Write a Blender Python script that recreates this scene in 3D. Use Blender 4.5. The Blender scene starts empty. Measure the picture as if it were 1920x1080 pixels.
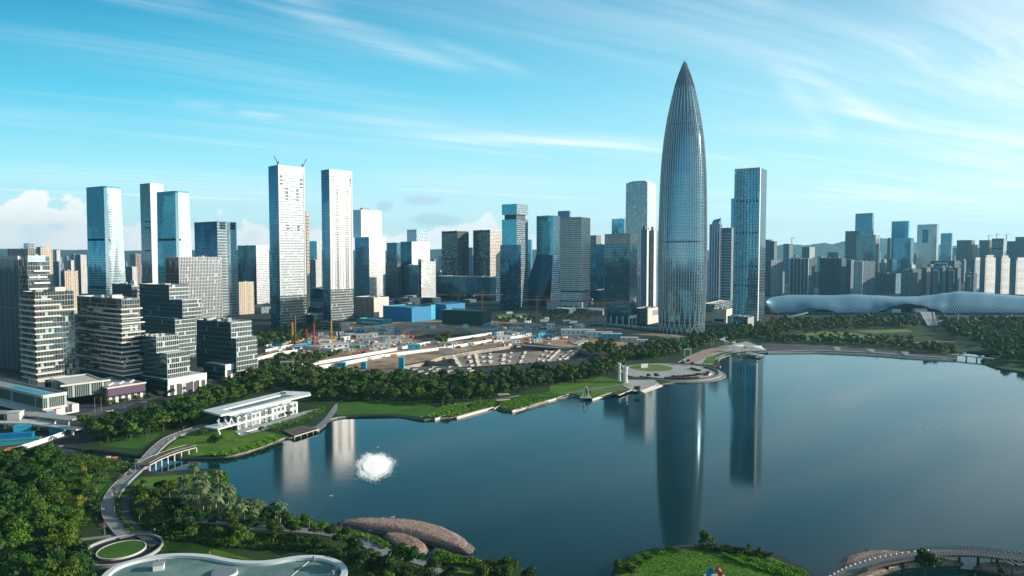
import bpy, bmesh, math, random
import numpy as np
from mathutils import Vector, Matrix, geometry
random.seed(7)
sc = bpy.context.scene
COL = sc.collection
R = math.radians

# ------------------------------------------------------------------ camera
F, HOR, H = 1280.0, 476.0, 112.0                # focal length in photo pixels, horizon row, camera height (m)
PITCH = math.atan((540 - HOR) / F)
CP, SP = math.cos(PITCH), math.sin(PITCH)
cam = bpy.data.cameras.new("camera")
cam.sensor_width, cam.lens = 36.0, F / 1920 * 36
cam.clip_start, cam.clip_end = 1.0, 40000.0
camo = bpy.data.objects.new("camera", cam)
COL.objects.link(camo)
camo.location = (0, 0, H)
camo.rotation_euler = (math.pi / 2 - PITCH, 0, 0)
sc.camera = camo

# ------------------------------------------------------------------ light
SUN_EL, SUN_AZ = R(16), R(2)                   # azimuth measured from +X towards +Y
S = Vector((math.cos(SUN_EL) * math.cos(SUN_AZ), math.cos(SUN_EL) * math.sin(SUN_AZ), math.sin(SUN_EL)))
sun = bpy.data.lights.new("sun", 'SUN')
sun.energy, sun.angle, sun.color = 5.0, R(0.5), (1.0, 0.91, 0.79)
suno = bpy.data.objects.new("sun", sun)
COL.objects.link(suno)
suno.rotation_euler = (-S).to_track_quat('-Z', 'Y').to_euler()
sc.view_settings.view_transform = 'Standard'
sc.view_settings.look = 'None'
sc.view_settings.gamma = 1.0
sc.view_settings.exposure = 0.42
try:
    sc.cycles.use_denoising = True
    sc.cycles.max_bounces = 6
    sc.cycles.diffuse_bounces = 2
    sc.cycles.glossy_bounces = 4
    sc.cycles.transmission_bounces = 2
    sc.cycles.volume_bounces = 0
    sc.cycles.sample_clamp_indirect = 6.0
    sc.cycles.caustics_reflective = True
except Exception:
    pass


# ------------------------------------------------------------------ node helper
class NT:
    def __init__(s, tree):
        s.t = tree; s.t.nodes.clear()

    def n(s, typ, **kw):
        nd = s.t.nodes.new(typ)
        ins = kw.pop('ins', {})
        for k, v in kw.items():
            setattr(nd, k, v)
        for k, v in ins.items():
            s.put(nd.inputs[k], v)
        return nd

    def put(s, sock, v):
        if hasattr(v, 'is_output'):
            s.t.links.new(v, sock)
        elif isinstance(v, tuple) and len(v) == 3 and sock.type == 'RGBA':
            sock.default_value = (*v, 1)
        else:
            sock.default_value = v

    def m(s, op, a, b=None, c=None, clamp=False):
        nd = s.t.nodes.new('ShaderNodeMath'); nd.operation = op; nd.use_clamp = clamp
        for i, v in enumerate((a, b, c)):
            if v is not None:
                s.put(nd.inputs[i], v)
        return nd.outputs[0]

    def mix(s, f, a, b, blend='MIX'):
        nd = s.t.nodes.new('ShaderNodeMix'); nd.data_type = 'RGBA'; nd.blend_type = blend
        s.put(nd.inputs[0], f); s.put(nd.inputs[6], a); s.put(nd.inputs[7], b)
        return nd.outputs[2]

    def noise(s, vec, scale, detail=4, rough=.55, dist=0.0, col=False):
        nd = s.n('ShaderNodeTexNoise', ins={'Vector': vec, 'Scale': scale, 'Detail': detail, 'Roughness': rough, 'Distortion': dist})
        return nd.outputs['Color' if col else 'Fac']

    def ramp(s, v, lo, hi, smooth=True):
        nd = s.t.nodes.new('ShaderNodeMapRange'); nd.interpolation_type = 'SMOOTHSTEP' if smooth else 'LINEAR'
        s.put(nd.inputs[0], v); s.put(nd.inputs[1], lo); s.put(nd.inputs[2], hi)
        return nd.outputs[0]

    def sep(s, v):
        nd = s.n('ShaderNodeSeparateXYZ', ins={0: v}); return nd.outputs

    def comb(s, x, y, z=0.0):
        nd = s.n('ShaderNodeCombineXYZ', ins={0: x, 1: y, 2: z}); return nd.outputs[0]


# ------------------------------------------------------------------ sky
world = bpy.data.worlds.new("World"); sc.world = world; world.use_nodes = True
w = NT(world.node_tree)
sky = w.n('ShaderNodeTexSky', sky_type='NISHITA', sun_disc=False)
sky.sun_elevation = SUN_EL
sky.sun_rotation = math.pi / 2 - SUN_AZ
sky.altitude = 100; sky.air_density = 1.0; sky.dust_density = 0.6; sky.ozone_density = 1.5
tc = w.n('ShaderNodeTexCoord')
dx, dy, dz = w.sep(tc.outputs['Generated'])
ady = w.m('ADD', w.m('ABSOLUTE', dy), 0.05)
uu = w.m('DIVIDE', dx, ady)                     # direction at infinity: azimuth and elevation slopes
vv = w.m('DIVIDE', dz, ady)
# a slightly teal sky
rp = w.n('ShaderNodeValToRGB')
for i, (q_, c_) in enumerate(((0, (7.9, 9.1, 9.3)), (.10, (6.0, 8.6, 9.1)), (.24, (3.4, 7.6, 8.7)), (.45, (.95, 5.3, 7.3)), (.74, (.06, 2.6, 4.8)), (1.0, (.01, .75, 1.5)))):
    e_ = rp.color_ramp.elements[i] if i < 2 else rp.color_ramp.elements.new(q_)
    e_.position = q_; e_.color = (c_[0] / 10, c_[1] / 10, c_[2] / 10, 1)
w.put(rp.inputs[0], w.m('DIVIDE', vv, .5))
rpc = w.mix(1.0, rp.outputs[0], (10., 10., 10.), 'MULTIPLY')
rpc = w.mix(w.m('MULTIPLY', w.m('MULTIPLY', w.ramp(uu, -.5, 1.1), .55), w.ramp(vv, .75, .2)), rpc, (7.4, 9.0, 9.4))
nis = w.mix(1.0, sky.outputs[0], (0.62, 1.06, 1.10), 'MULTIPLY')
skyc = w.mix(.85, nis, rpc)
sd = w.n('ShaderNodeVectorMath', operation='DOT_PRODUCT', ins={0: tc.outputs['Generated'], 1: tuple(S)}).outputs['Value']
sd = w.m('MAXIMUM', sd, 0.0)
glow = w.m('ADD', w.m('MULTIPLY', w.m('POWER', sd, 10.0), 9.0), w.m('MULTIPLY', w.m('POWER', sd, 60.0), 16.0))
skyc = w.mix(1.0, skyc, w.n('ShaderNodeVectorMath', operation='SCALE', ins={0: (.96, .98, .95), 'Scale': glow}).outputs[0], 'ADD')
# cirrus: streaks on a high level plane
dzc = w.m('MAXIMUM', dz, 0.03)
px = w.m('DIVIDE', dx, dzc); py = w.m('DIVIDE', dy, dzc)


def rot(x, y, a):
    c, s_ = math.cos(a), math.sin(a)
    return w.m('ADD', w.m('MULTIPLY', x, c), w.m('MULTIPLY', y, s_)), w.m('SUBTRACT', w.m('MULTIPLY', y, c), w.m('MULTIPLY', x, s_))


ra, rb = rot(px, py, R(34))
warp = w.noise(w.comb(px, py), 0.35, 3, .6)
rb2 = w.m('ADD', rb, w.m('MULTIPLY', warp, .5))
c1 = w.noise(w.comb(w.m('MULTIPLY', ra, .16), rb2), 1.15, 7, .62, .35)
c2 = w.noise(w.comb(w.m('MULTIPLY', ra, .05), rb2, 3.0), 2.4, 5, .6, .2)
patch = w.noise(w.comb(w.m('MULTIPLY', px, .5), w.m('MULTIPLY', py, .5), 7.0), .5, 2, .5)
right = w.ramp(uu, -.1, .75)                    # thicker veil towards the sun
cir = w.m('ADD', w.m('MULTIPLY', c1, .62), w.m('MULTIPLY', c2, .38))
thr = w.m('SUBTRACT', .53, w.m('MULTIPLY', right, .085))
cirm = w.ramp(w.m('ADD', cir, w.m('MULTIPLY', w.m('SUBTRACT', patch, .5), .28)), w.m('SUBTRACT', thr, .05), w.m('ADD', thr, .3))
cirm = w.m('MULTIPLY', cirm, w.m('ADD', .42, w.m('MULTIPLY', right, .30)))
# single streaks: (u, v) ends, half width, strength


def streak(u0, v0, u1, v1, wd, st):
    L = math.hypot(u1 - u0, v1 - v0); a = math.atan2(v1 - v0, u1 - u0); c, s_ = math.cos(a), math.sin(a)
    x = w.m('SUBTRACT', uu, (u0 + u1) / 2); y = w.m('SUBTRACT', vv, (v0 + v1) / 2)
    al = w.m('ADD', w.m('MULTIPLY', x, c / (L * .5)), w.m('MULTIPLY', y, s_ / (L * .5)))
    ac = w.m('SUBTRACT', w.m('MULTIPLY', y, c / wd), w.m('MULTIPLY', x, s_ / wd))
    ac = w.m('ADD', ac, w.m('MULTIPLY', w.m('SUBTRACT', c1, .5), 5.0))
    g = w.m('EXPONENT', w.m('MULTIPLY', w.m('ADD', w.m('MULTIPLY', ac, ac), w.m('POWER', w.m('ABSOLUTE', al), 4.0)), -1.0))
    return w.m('MULTIPLY', g, w.m('MULTIPLY', st, w.ramp(w.m('ADD', w.m('MULTIPLY', c2, .6), w.m('MULTIPLY', c1, .4)), .30, .72)))


def uv_px(x, y):
    return (x - 960) / F, (HOR - y) / F


tot = cirm
for (x0, y0, x1, y1, wd, st) in ((470, -20, 640, 60, 26, .36), (600, 60, 880, 150, 15, .5), (820, 105, 980, 155, 8, .4), (230, -10, 420, 25, 16, .7),
                                 (800, 268, 1240, 282, 9, .6), (690, 340, 1060, 358, 12, .5), (480, 228, 560, 236, 4, .45), (370, 212, 450, 220, 5, .3),
                                 (1430, 150, 1640, 250, 12, .4), (1560, 0, 1990, 200, 60, .34), (1690, 90, 2050, 230, 55, .3), (1420, 160, 1530, 290, 16, .28),
                                 (700, 250, 1000, 300, 30, .22), (1440, 355, 1700, 380, 10, .3), (0, 330, 600, 360, 24, .35), (1250, -30, 1420, 40, 20, .35)):
    a = uv_px(x0, y0); b = uv_px(x1, y1)
    tot = w.m('ADD', tot, streak(a[0], a[1], b[0], b[1], wd / F, st))
tot = w.m('MINIMUM', tot, .92)
ahead = w.ramp(dz, 0.0, 0.05)
tot = w.m('MULTIPLY', tot, ahead)
# low cumulus over the city on the left
cuv = w.comb(uu, w.m('MULTIPLY', vv, 1.25))
cn = w.noise(cuv, 17.0, 9, .56, .1)
cn2 = w.noise(w.comb(uu, w.m('MULTIPLY', vv, .6), 5.0), 3.2, 3, .5)


def bump(u0, s_, h):
    d = w.m('DIVIDE', w.m('SUBTRACT', uu, u0), s_)
    return w.m('MULTIPLY', w.m('EXPONENT', w.m('MULTIPLY', w.m('MULTIPLY', d, d), -1.0)), h)


env = w.m('ADD', w.m('ADD', bump(-.672, .04, .06), bump(-.60, .06, .028)), w.m('ADD', bump(-.80, .08, .030), bump(-.43, .11, .016)))
env = w.m('ADD', env, w.m('ADD', bump(-.03, .025, .026), bump(-.16, .09, .01)))
env = w.m('ADD', env, .018)
dens = w.m('SUBTRACT', w.m('ADD', env, w.m('MULTIPLY', w.m('SUBTRACT', cn, .5), .12)), w.m('SUBTRACT', vv, .012))
cum = w.m('MULTIPLY', w.ramp(dens, 0.0, .009), w.ramp(uu, .12, -.06))
cum = w.m('MULTIPLY', cum, w.ramp(cn2, .25, .5))
shade = w.ramp(w.m('ADD', w.m('MULTIPLY', dens, 5.0), w.m('MULTIPLY', w.m('SUBTRACT', cn, .5), 1.1)), .1, .62)
lum = w.n('ShaderNodeRGBToBW', ins={0: sky.outputs[0]}).outputs[0]
white = w.mix(1.0, w.comb(lum, lum, lum), (.96, 1.0, 1.02), 'MULTIPLY')
white = w.mix(1.0, white, (1.12, 1.12, 1.12), 'MULTIPLY')
circ = w.mix(.8, white, (9.6, 10.2, 10.3))
cloudc = w.mix(shade, (9.6, 9.3, 8.9), (6.6, 7.6, 8.4))
fin = w.mix(tot, skyc, circ)
fin = w.mix(w.m('MULTIPLY', cum, .88), fin, cloudc)
# small grey clouds
for (x, y, sx, sy) in ((805, 382, 42, 9), (735, 392, 16, 12), (820, 415, 60, 14)):
    u0, v0 = uv_px(x, y)
    d1 = w.m('DIVIDE', w.m('SUBTRACT', uu, u0), sx / F); d2 = w.m('DIVIDE', w.m('SUBTRACT', vv, v0), sy / F)
    g = w.m('SUBTRACT', 1.0, w.m('ADD', w.m('MULTIPLY', d1, d1), w.m('MULTIPLY', d2, d2)))
    g = w.m('ADD', g, w.m('MULTIPLY', w.m('SUBTRACT', cn, .5), 2.6))
    fin = w.mix(w.m('MULTIPLY', w.ramp(g, 0.0, .9), .55), fin, (4.2, 5.6, 6.6))
fin = w.mix(w.ramp(dz, -.004, -.03), fin, (.35, .75, .9))
bg = w.n('ShaderNodeBackground', ins={0: fin, 1: 0.10})
w.t.links.new(bg.outputs[0], w.n('ShaderNodeOutputWorld').inputs[0])


# ------------------------------------------------------------------ picking points of the place
def depth(y, z=1.2):
    """distance along +Y of the level-z point seen on photo row y"""
    k = (540 - y) / F
    return (z - H) * (CP + k * SP) / (k * CP - SP)


def P(x, y, z=1.2):
    Y = depth(y, z)
    return Vector(((x - 960) / F * (Y * CP - (z - H) * SP), Y, z))


def AT(x, Y, z=1.2):
    return Vector(((x - 960) / F * (Y * CP - (z - H) * SP), Y, z))


def zrow(y, Y):
    """height of the point at distance Y seen on row y"""
    k = (540 - y) / F
    return H + Y * (k * CP - SP) / (CP + k * SP)


# ------------------------------------------------------------------ mesh building
class MB:
    def __init__(s):
        s.v, s.f, s.m, s.uv = [], [], [], []

    def face(s, pts, m=0, uv=None):
        i = len(s.v)
        s.v.extend([tuple(p) for p in pts]); s.f.append(tuple(range(i, i + len(pts)))); s.m.append(m)
        s.uv.append(uv or [(p[0], p[1]) for p in pts])

    def wall(s, a, b, z0, z1, m=0, u0=0.0, a2=None, b2=None):
        a2 = a2 or a; b2 = b2 or b
        L = math.hypot(b[0] - a[0], b[1] - a[1])
        s.face([(a[0], a[1], z0), (b[0], b[1], z0), (b2[0], b2[1], z1), (a2[0], a2[1], z1)], m,
               [(u0, z0), (u0 + L, z0), (u0 + L, z1), (u0, z1)])
        return u0 + L

    def prism(s, poly, z0, z1, m=0, mt=None, top=None, bottom=False):
        """poly counter-clockwise from above; walls get (metres along, metres up) uv"""
        poly = [(p[0], p[1]) for p in poly]
        if sum(poly[i - 1][0] * poly[i][1] - poly[i][0] * poly[i - 1][1] for i in range(len(poly))) < 0:
            poly = poly[::-1]
            if top: top = top[::-1]
        top = top or poly
        u = 0.0
        n = len(poly)
        for i in range(n):
            mm = m[i] if isinstance(m, (list, tuple)) else m
            u = s.wall(poly[i], poly[(i + 1) % n], z0, z1, mm, u, top[i], top[(i + 1) % n])
        mt = mt if mt is not None else (m if not isinstance(m, (list, tuple)) else m[0])
        if n <= 4:
            s.face([(p[0], p[1], z1) for p in top], mt)
            if bottom: s.face([(p[0], p[1], z0) for p in poly[::-1]], mt)
        else:
            for t in geometry.tessellate_polygon([[Vector((p[0], p[1], 0)) for p in top]]):
                t = list(t)
                a, b, c = (top[i] for i in t)
                if (b[0] - a[0]) * (c[1] - a[1]) - (b[1] - a[1]) * (c[0] - a[0]) < 0: t = t[::-1]
                s.face([(top[i][0], top[i][1], z1) for i in t], mt)
                if bottom: s.face([(poly[i][0], poly[i][1], z0) for i in t[::-1]], mt)

    def box(s, c, sx, sy, z0, z1, a=0.0, m=0, mt=None):
        ca, sa = math.cos(a), math.sin(a)
        poly = [(c[0] + x * ca - y * sa, c[1] + x * sa + y * ca) for x, y in
                ((-sx / 2, -sy / 2), (sx / 2, -sy / 2), (sx / 2, sy / 2), (-sx / 2, sy / 2))]
        s.prism(poly, z0, z1, m, mt, bottom=True)

    def bar(s, a, b, wd, m=0, wd2=None, n=4):
        """a square or round bar from a to b"""
        a, b = Vector(a), Vector(b)
        d = (b - a)
        if d.length < 1e-6: return
        d.normalize()
        x = d.cross(Vector((0, 0, 1)) if abs(d.z) < .9 else Vector((1, 0, 0))).normalized()
        y = d.cross(x)
        r0, r1 = wd / 2 * 1.2, (wd2 if wd2 is not None else wd) / 2 * 1.2
        A = [a + (x * math.cos(t) + y * math.sin(t)) * r0 for t in [2 * math.pi * (i + .5) / n for i in range(n)]]
        B = [b + (x * math.cos(t) + y * math.sin(t)) * r1 for t in [2 * math.pi * (i + .5) / n for i in range(n)]]
        for i in range(n):
            j = (i + 1) % n
            s.face([A[j], A[i], B[i], B[j]], m)
        s.face(A, m); s.face(B[::-1], m)

    def path(s, pts, wd, m=0, n=4):
        for a, b in zip(pts[:-1], pts[1:]):
            s.bar(a, b, wd, m, n=n)

    def strip(s, left, right, m=0):
        for i in range(len(left) - 1):
            s.face([left[i], right[i], right[i + 1], left[i + 1]], m)

    def build(s, name, mats, parent=None, smooth=False, weld=False):
        me = bpy.data.meshes.new(name)
        off = Vector(parent['_o']) if parent is not None and '_o' in parent else Vector((0, 0, 0))
        me.from_pydata([(x - off.x, y - off.y, z - off.z) for x, y, z in s.v], [], s.f)
        mats = mats if isinstance(mats, (list, tuple)) else [mats]
        for q in mats: me.materials.append(q)
        me.polygons.foreach_set('material_index', s.m)
        uvl = me.uv_layers.new(name='UVMap')
        flat = [c for f in s.uv for p in f for c in p]
        uvl.data.foreach_set('uv', flat)
        if weld:
            bm = bmesh.new(); bm.from_mesh(me); bmesh.ops.remove_doubles(bm, verts=bm.verts, dist=1e-3); bm.to_mesh(me); bm.free()
        if smooth:
            me.polygons.foreach_set('use_smooth', [True] * len(me.polygons))
        o = bpy.data.objects.new(name, me)
        COL.objects.link(o)
        if parent is not None: o.parent = parent
        return o


def tag(o, label=None, cat=None, group=None, kind=None):
    if label: o['label'] = label
    if cat: o['category'] = cat
    if group: o['group'] = group
    if kind: o['kind'] = kind
    return o


ROOTS = []


def empty(name, loc, label=None, cat=None, group=None):
    o = bpy.data.objects.new(name, None)
    COL.objects.link(o)
    o.location = loc
    o['_o'] = [float(c) for c in loc]
    o.empty_display_size = 1
    ROOTS.append(o)
    return tag(o, label, cat, group)


def copy_tree(o, loc, rz=0.0, scale=1.0, label=None, group=None):
    c = o.copy(); COL.objects.link(c)
    c.location = loc; c.rotation_euler = (0, 0, rz); c.scale = (scale,) * 3 if not isinstance(scale, tuple) else scale
    if label: c['label'] = label
    if group: c['group'] = group
    for ch in o.children:
        d = ch.copy(); COL.objects.link(d); d.parent = c
        for g in ch.children:
            e = g.copy(); COL.objects.link(e); e.parent = d
    return c

# ------------------------------------------------------------------ materials
MATS = {}


def newmat(name):
    m = bpy.data.materials.new(name); m.use_nodes = True
    return m, NT(m.node_tree)


def out(t, sh):
    t.t.links.new(sh, t.n('ShaderNodeOutputMaterial').inputs[0])


def plain(name, col, rough=.7, metal=0.0, var=.15, scale=.4, spec=.4):
    if name in MATS: return MATS[name]
    m, t = newmat(name)
    tc = t.n('ShaderNodeTexCoord')
    nz = t.noise(tc.outputs['Object'], scale, 5, .6)
    f = t.m('ADD', 1 - var, t.m('MULTIPLY', nz, 2 * var))
    c = t.mix(1.0, col, t.comb(f, f, f), 'MULTIPLY')
    b = t.n('ShaderNodeBsdfPrincipled', ins={'Base Color': c, 'Roughness': rough, 'Metallic': metal, 'Specular IOR Level': spec})
    out(t, b.outputs[0]); MATS[name] = m
    return m


def facade(name, glass=(.25, .42, .5), frame=(.5, .52, .53), fw=1.6, fh=4.0, mw=.12, sh=.22, span=None, metal=.85, rough=.07, tilt=.012,
           wave=.02, blinds=.06, frough=.5, fmetal=.3, lit=0.0, var=.35, big=0, bigw=.08, floorvar=0.0):
    """curtain wall or punched-window wall laid out in metres along and up the wall"""
    if name in MATS: return MATS[name]
    m, t = newmat(name)
    uvn = t.n('ShaderNodeUVMap'); u, v, _ = t.sep(uvn.outputs[0])
    geo = t.n('ShaderNodeNewGeometry')
    a = t.m('DIVIDE', u, fw); b = t.m('DIVIDE', v, fh)
    fa = t.m('FRACT', a); fb = t.m('FRACT', b); ia = t.m('FLOOR', a); ib = t.m('FLOOR', b)
    wn = t.n('ShaderNodeTexWhiteNoise', noise_dimensions='3D', ins={'Vector': t.comb(ia, ib, t.m('MULTIPLY', geo.outputs['Random Per Island'], 0.0))})
    r = wn.outputs['Value']; rc = wn.outputs['Color']
    mull = t.m('LESS_THAN', fa, mw)
    spd = t.m('LESS_THAN', fb, sh)
    if big:
        mull = t.m('MAXIMUM', mull, t.m('LESS_THAN', t.m('FRACT', t.m('DIVIDE', u, big)), bigw))
    tcn = t.n('ShaderNodeTexCoord')
    # normal: each pane tilts a little, and sheets of panes bow slightly
    nz = t.noise(t.comb(u, t.m('MULTIPLY', v, .45)), .09, 3, .5, col=True)
    nrm = t.n('ShaderNodeVectorMath', operation='SUBTRACT', ins={0: rc, 1: (.5, .5, .5)}).outputs[0]
    nrm = t.n('ShaderNodeVectorMath', operation='SCALE', ins={0: nrm, 'Scale': tilt * 2}).outputs[0]
    n2 = t.n('ShaderNodeVectorMath', operation='SUBTRACT', ins={0: nz, 1: (.5, .5, .5)}).outputs[0]
    n2 = t.n('ShaderNodeVectorMath', operation='SCALE', ins={0: n2, 'Scale': wave * 2}).outputs[0]
    nn = t.n('ShaderNodeVectorMath', operation='ADD', ins={0: geo.outputs['Normal'], 1: nrm}).outputs[0]
    nn = t.n('ShaderNodeVectorMath', operation='ADD', ins={0: nn, 1: n2}).outputs[0]
    nn = t.n('ShaderNodeVectorMath', operation='NORMALIZE', ins={0: nn}).outputs[0]
    k = t.m('ADD', 1 - var, t.m('MULTIPLY', r, var))
    if floorvar:
        wf = t.n('ShaderNodeTexWhiteNoise', noise_dimensions='1D', ins={'W': ib}).outputs['Value']
        k = t.m('MULTIPLY', k, t.m('ADD', 1 - floorvar, t.m('MULTIPLY', wf, floorvar)))
    gc = t.mix(1.0, glass, t.comb(k, k, k), 'MULTIPLY')
    bl = t.m('GREATER_THAN', t.m('FRACT', t.m('MULTIPLY', r, 17.31)), 1 - blinds)
    gc = t.mix(bl, gc, tuple(min(.6, c_ * 2.2 + .06) for c_ in glass))
    gm = t.m('SUBTRACT', metal, t.m('MULTIPLY', bl, metal * .8))
    g = t.n('ShaderNodeBsdfPrincipled', ins={'Base Color': gc, 'Metallic': gm, 'Roughness': rough, 'Normal': nn, 'Specular IOR Level': .6})
    dirt = t.noise(t.comb(t.m('MULTIPLY', u, .6), t.m('MULTIPLY', v, .08)), .5, 4, .6)
    fk = t.m('ADD', .8, t.m('MULTIPLY', dirt, .4))
    fc = t.mix(1.0, frame, t.comb(fk, fk, fk), 'MULTIPLY')
    sc_ = t.mix(1.0, span or frame, t.comb(fk, fk, fk), 'MULTIPLY')
    fcol = t.mix(mull, sc_, fc)
    fr = t.n('ShaderNodeBsdfPrincipled', ins={'Base Color': fcol, 'Metallic': fmetal, 'Roughness': frough})
    mask = t.m('MAXIMUM', mull, spd)
    mx = t.n('ShaderNodeMixShader', ins={0: mask, 1: g.outputs[0], 2: fr.outputs[0]})
    out(t, mx.outputs[0]); MATS[name] = m
    return m


def foliage(name, c1, c2, c3, trans=.25):
    """c1 dark, c2 mid, c3 pale leaf colours picked per tree and per leaf clump"""
    m, t = newmat(name)
    tc = t.n('ShaderNodeTexCoord'); oi = t.n('ShaderNodeObjectInfo'); geo = t.n('ShaderNodeNewGeometry')
    nz = t.noise(tc.outputs['Object'], .55, 3, .6)
    rnd = geo.outputs['Random Per Island']
    f = t.m('ADD', t.m('MULTIPLY', t.ramp(nz, .3, .7), .5), t.m('MULTIPLY', rnd, .5))
    a = t.mix(f, c1, c2)
    wn = t.n('ShaderNodeTexWhiteNoise', noise_dimensions='1D', ins={'W': t.m('MULTIPLY', oi.outputs['Random'], 91.7)})
    b = t.mix(t.m('POWER', oi.outputs['Random'], 1.9), a, c3)
    hs = t.n('ShaderNodeHueSaturation', ins={'Hue': t.m('ADD', .485, t.m('MULTIPLY', wn.outputs['Value'], .03)), 'Saturation': 1.0,
             'Value': t.m('ADD', .75, t.m('MULTIPLY', wn.outputs['Value'], .5)), 'Color': b})
    d = t.n('ShaderNodeBsdfPrincipled', ins={'Base Color': hs.outputs[0], 'Roughness': .6, 'Specular IOR Level': .25})
    tr = t.n('ShaderNodeBsdfTranslucent', ins={0: hs.outputs[0]})
    mx = t.n('ShaderNodeMixShader', ins={0: trans, 1: d.outputs[0], 2: tr.outputs[0]})
    out(t, mx.outputs[0]); MATS[name] = m
    return m


def ground_mat(name, cols, scales=(.02, .25), rough=.9, pts=(.35, .65)):
    """two colours mixed in large patches, a third in small ones"""
    m, t = newmat(name)
    tc = t.n('ShaderNodeTexCoord')
    a = t.noise(tc.outputs['Object'], scales[0], 6, .6, .3)
    b = t.noise(tc.outputs['Object'], scales[1], 5, .65)
    c = t.mix(t.ramp(a, *pts), cols[0], cols[1])
    c = t.mix(t.m('MULTIPLY', t.ramp(b, .5, .75), .7), c, cols[2])
    bs = t.n('ShaderNodeBsdfPrincipled', ins={'Base Color': c, 'Roughness': rough, 'Specular IOR Level': .2})
    out(t, bs.outputs[0]); MATS[name] = m
    return m


ground_mat('city_ground', ((.045, .052, .055), (.025, .04, .03), (.10, .105, .105)), (.012, .06))
ground_mat('park_soil', ((.02, .045, .012), (.035, .07, .015), (.05, .06, .025)), (.03, .3))
ground_mat('lawn_grass', ((.065, .15, .012), (.115, .21, .018), (.04, .09, .014)), (.09, 1.1))
ground_mat('dark_lawn', ((.04, .12, .010), (.06, .16, .014), (.06, .11, .018)), (.05, .5))
ground_mat('yellow_lawn', ((.12, .20, .03), (.17, .21, .05), (.09, .15, .03)), (.05, .4))
ground_mat('site_dirt', ((.46, .30, .18), (.20, .145, .10), (.60, .48, .36)), (.03, .10))
ground_mat('site_concrete', ((.40, .35, .29), (.24, .22, .20), (.52, .46, .39)), (.02, .2))
ground_mat('pit_earth', ((.055, .05, .042), (.08, .07, .055), (.04, .04, .04)), (.05, .2))
ground_mat('asphalt', ((.07, .075, .08), (.095, .1, .1), (.12, .12, .12)), (.02, .3))
ground_mat('paving', ((.27, .275, .28), (.21, .22, .225), (.33, .325, .32)), (.06, .6))
ground_mat('plaza_paving', ((.42, .41, .39), (.35, .35, .34), (.48, .46, .43)), (.06, .6))
ground_mat('rubble', ((.12, .10, .085), (.20, .165, .135), (.28, .25, .21)), (.3, 1.2))
ground_mat('dry_grass', ((.36, .25, .20), (.40, .29, .235), (.31, .215, .17)), (.2, 1.5))
ground_mat('stone_edge', ((.30, .28, .24), (.22, .21, .18), (.38, .35, .3)), (.1, 1.5))
ground_mat('deck_wood', ((.10, .085, .07), (.14, .12, .10), (.17, .15, .125)), (.2, 1.5))
ground_mat('hill_wood', ((.035, .06, .045), (.05, .075, .05), (.025, .045, .035)), (.002, .01))
ground_mat('pool_roof', ((.19, .28, .25), (.11, .20, .19), (.24, .31, .27)), (.09, .7))
plain('white_paint', (.70, .70, .68), .5, var=.06)
plain('white_metal', (.72, .72, .70), .4, .1, var=.06)
plain('concrete', (.42, .40, .37), .8, var=.12)
plain('cream_stone', (.62, .56, .48), .7, var=.08)
plain('roof_grey', (.33, .33, .32), .8, var=.2, scale=.15)
plain('roof_dark', (.12, .125, .13), .8, var=.2, scale=.15)
plain('roof_pale', (.55, .54, .51), .8, var=.12, scale=.15)
plain('dark_metal', (.06, .065, .07), .5, .3)
plain('grey_metal', (.3, .31, .32), .45, .4)
plain('black_floor', (.012, .013, .018), .8)
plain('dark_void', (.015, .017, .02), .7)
plain('yellow_paint', (.62, .36, .06), .5, var=.12)
plain('orange_paint', (.6, .23, .06), .5, var=.12)
plain('red_paint', (.45, .06, .045), .5, var=.12)
plain('rust', (.24, .11, .06), .8, var=.25)
plain('blue_paint', (.002, .19, .40), .45, var=.12)
plain('cyan_paint', (.03, .38, .52), .5, var=.08)
plain('teal_paint', (.04, .26, .30), .6, var=.12)
plain('green_paint', (.02, .36, .16), .5, var=.1)
plain('bark', (.10, .075, .05), .9, var=.3, scale=2)
plain('pale_bark', (.28, .24, .19), .9, var=.2, scale=2)
plain('purple_panel', (.10, .05, .09), .6)
plain('skin', (.45, .28, .2), .6)
foliage('leaf', (.004, .031, .008), (.030, .095, .012), (.095, .17, .013))
foliage('leaf_far', (.008, .036, .010), (.034, .088, .013), (.085, .145, .018), .12)
foliage('leaf_yellow', (.15, .17, .02), (.27, .26, .03), (.32, .30, .04))
foliage('leaf_brown', (.10, .075, .05), (.16, .12, .085), (.2, .16, .11))
foliage('leaf_palm', (.035, .075, .03), (.11, .17, .07), (.2, .25, .10))
foliage('leaf_bright', (.05, .16, .010), (.14, .30, .018), (.16, .28, .02), .3)
foliage('leaf_red', (.12, .035, .02), (.2, .06, .03), (.16, .05, .03))

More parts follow.
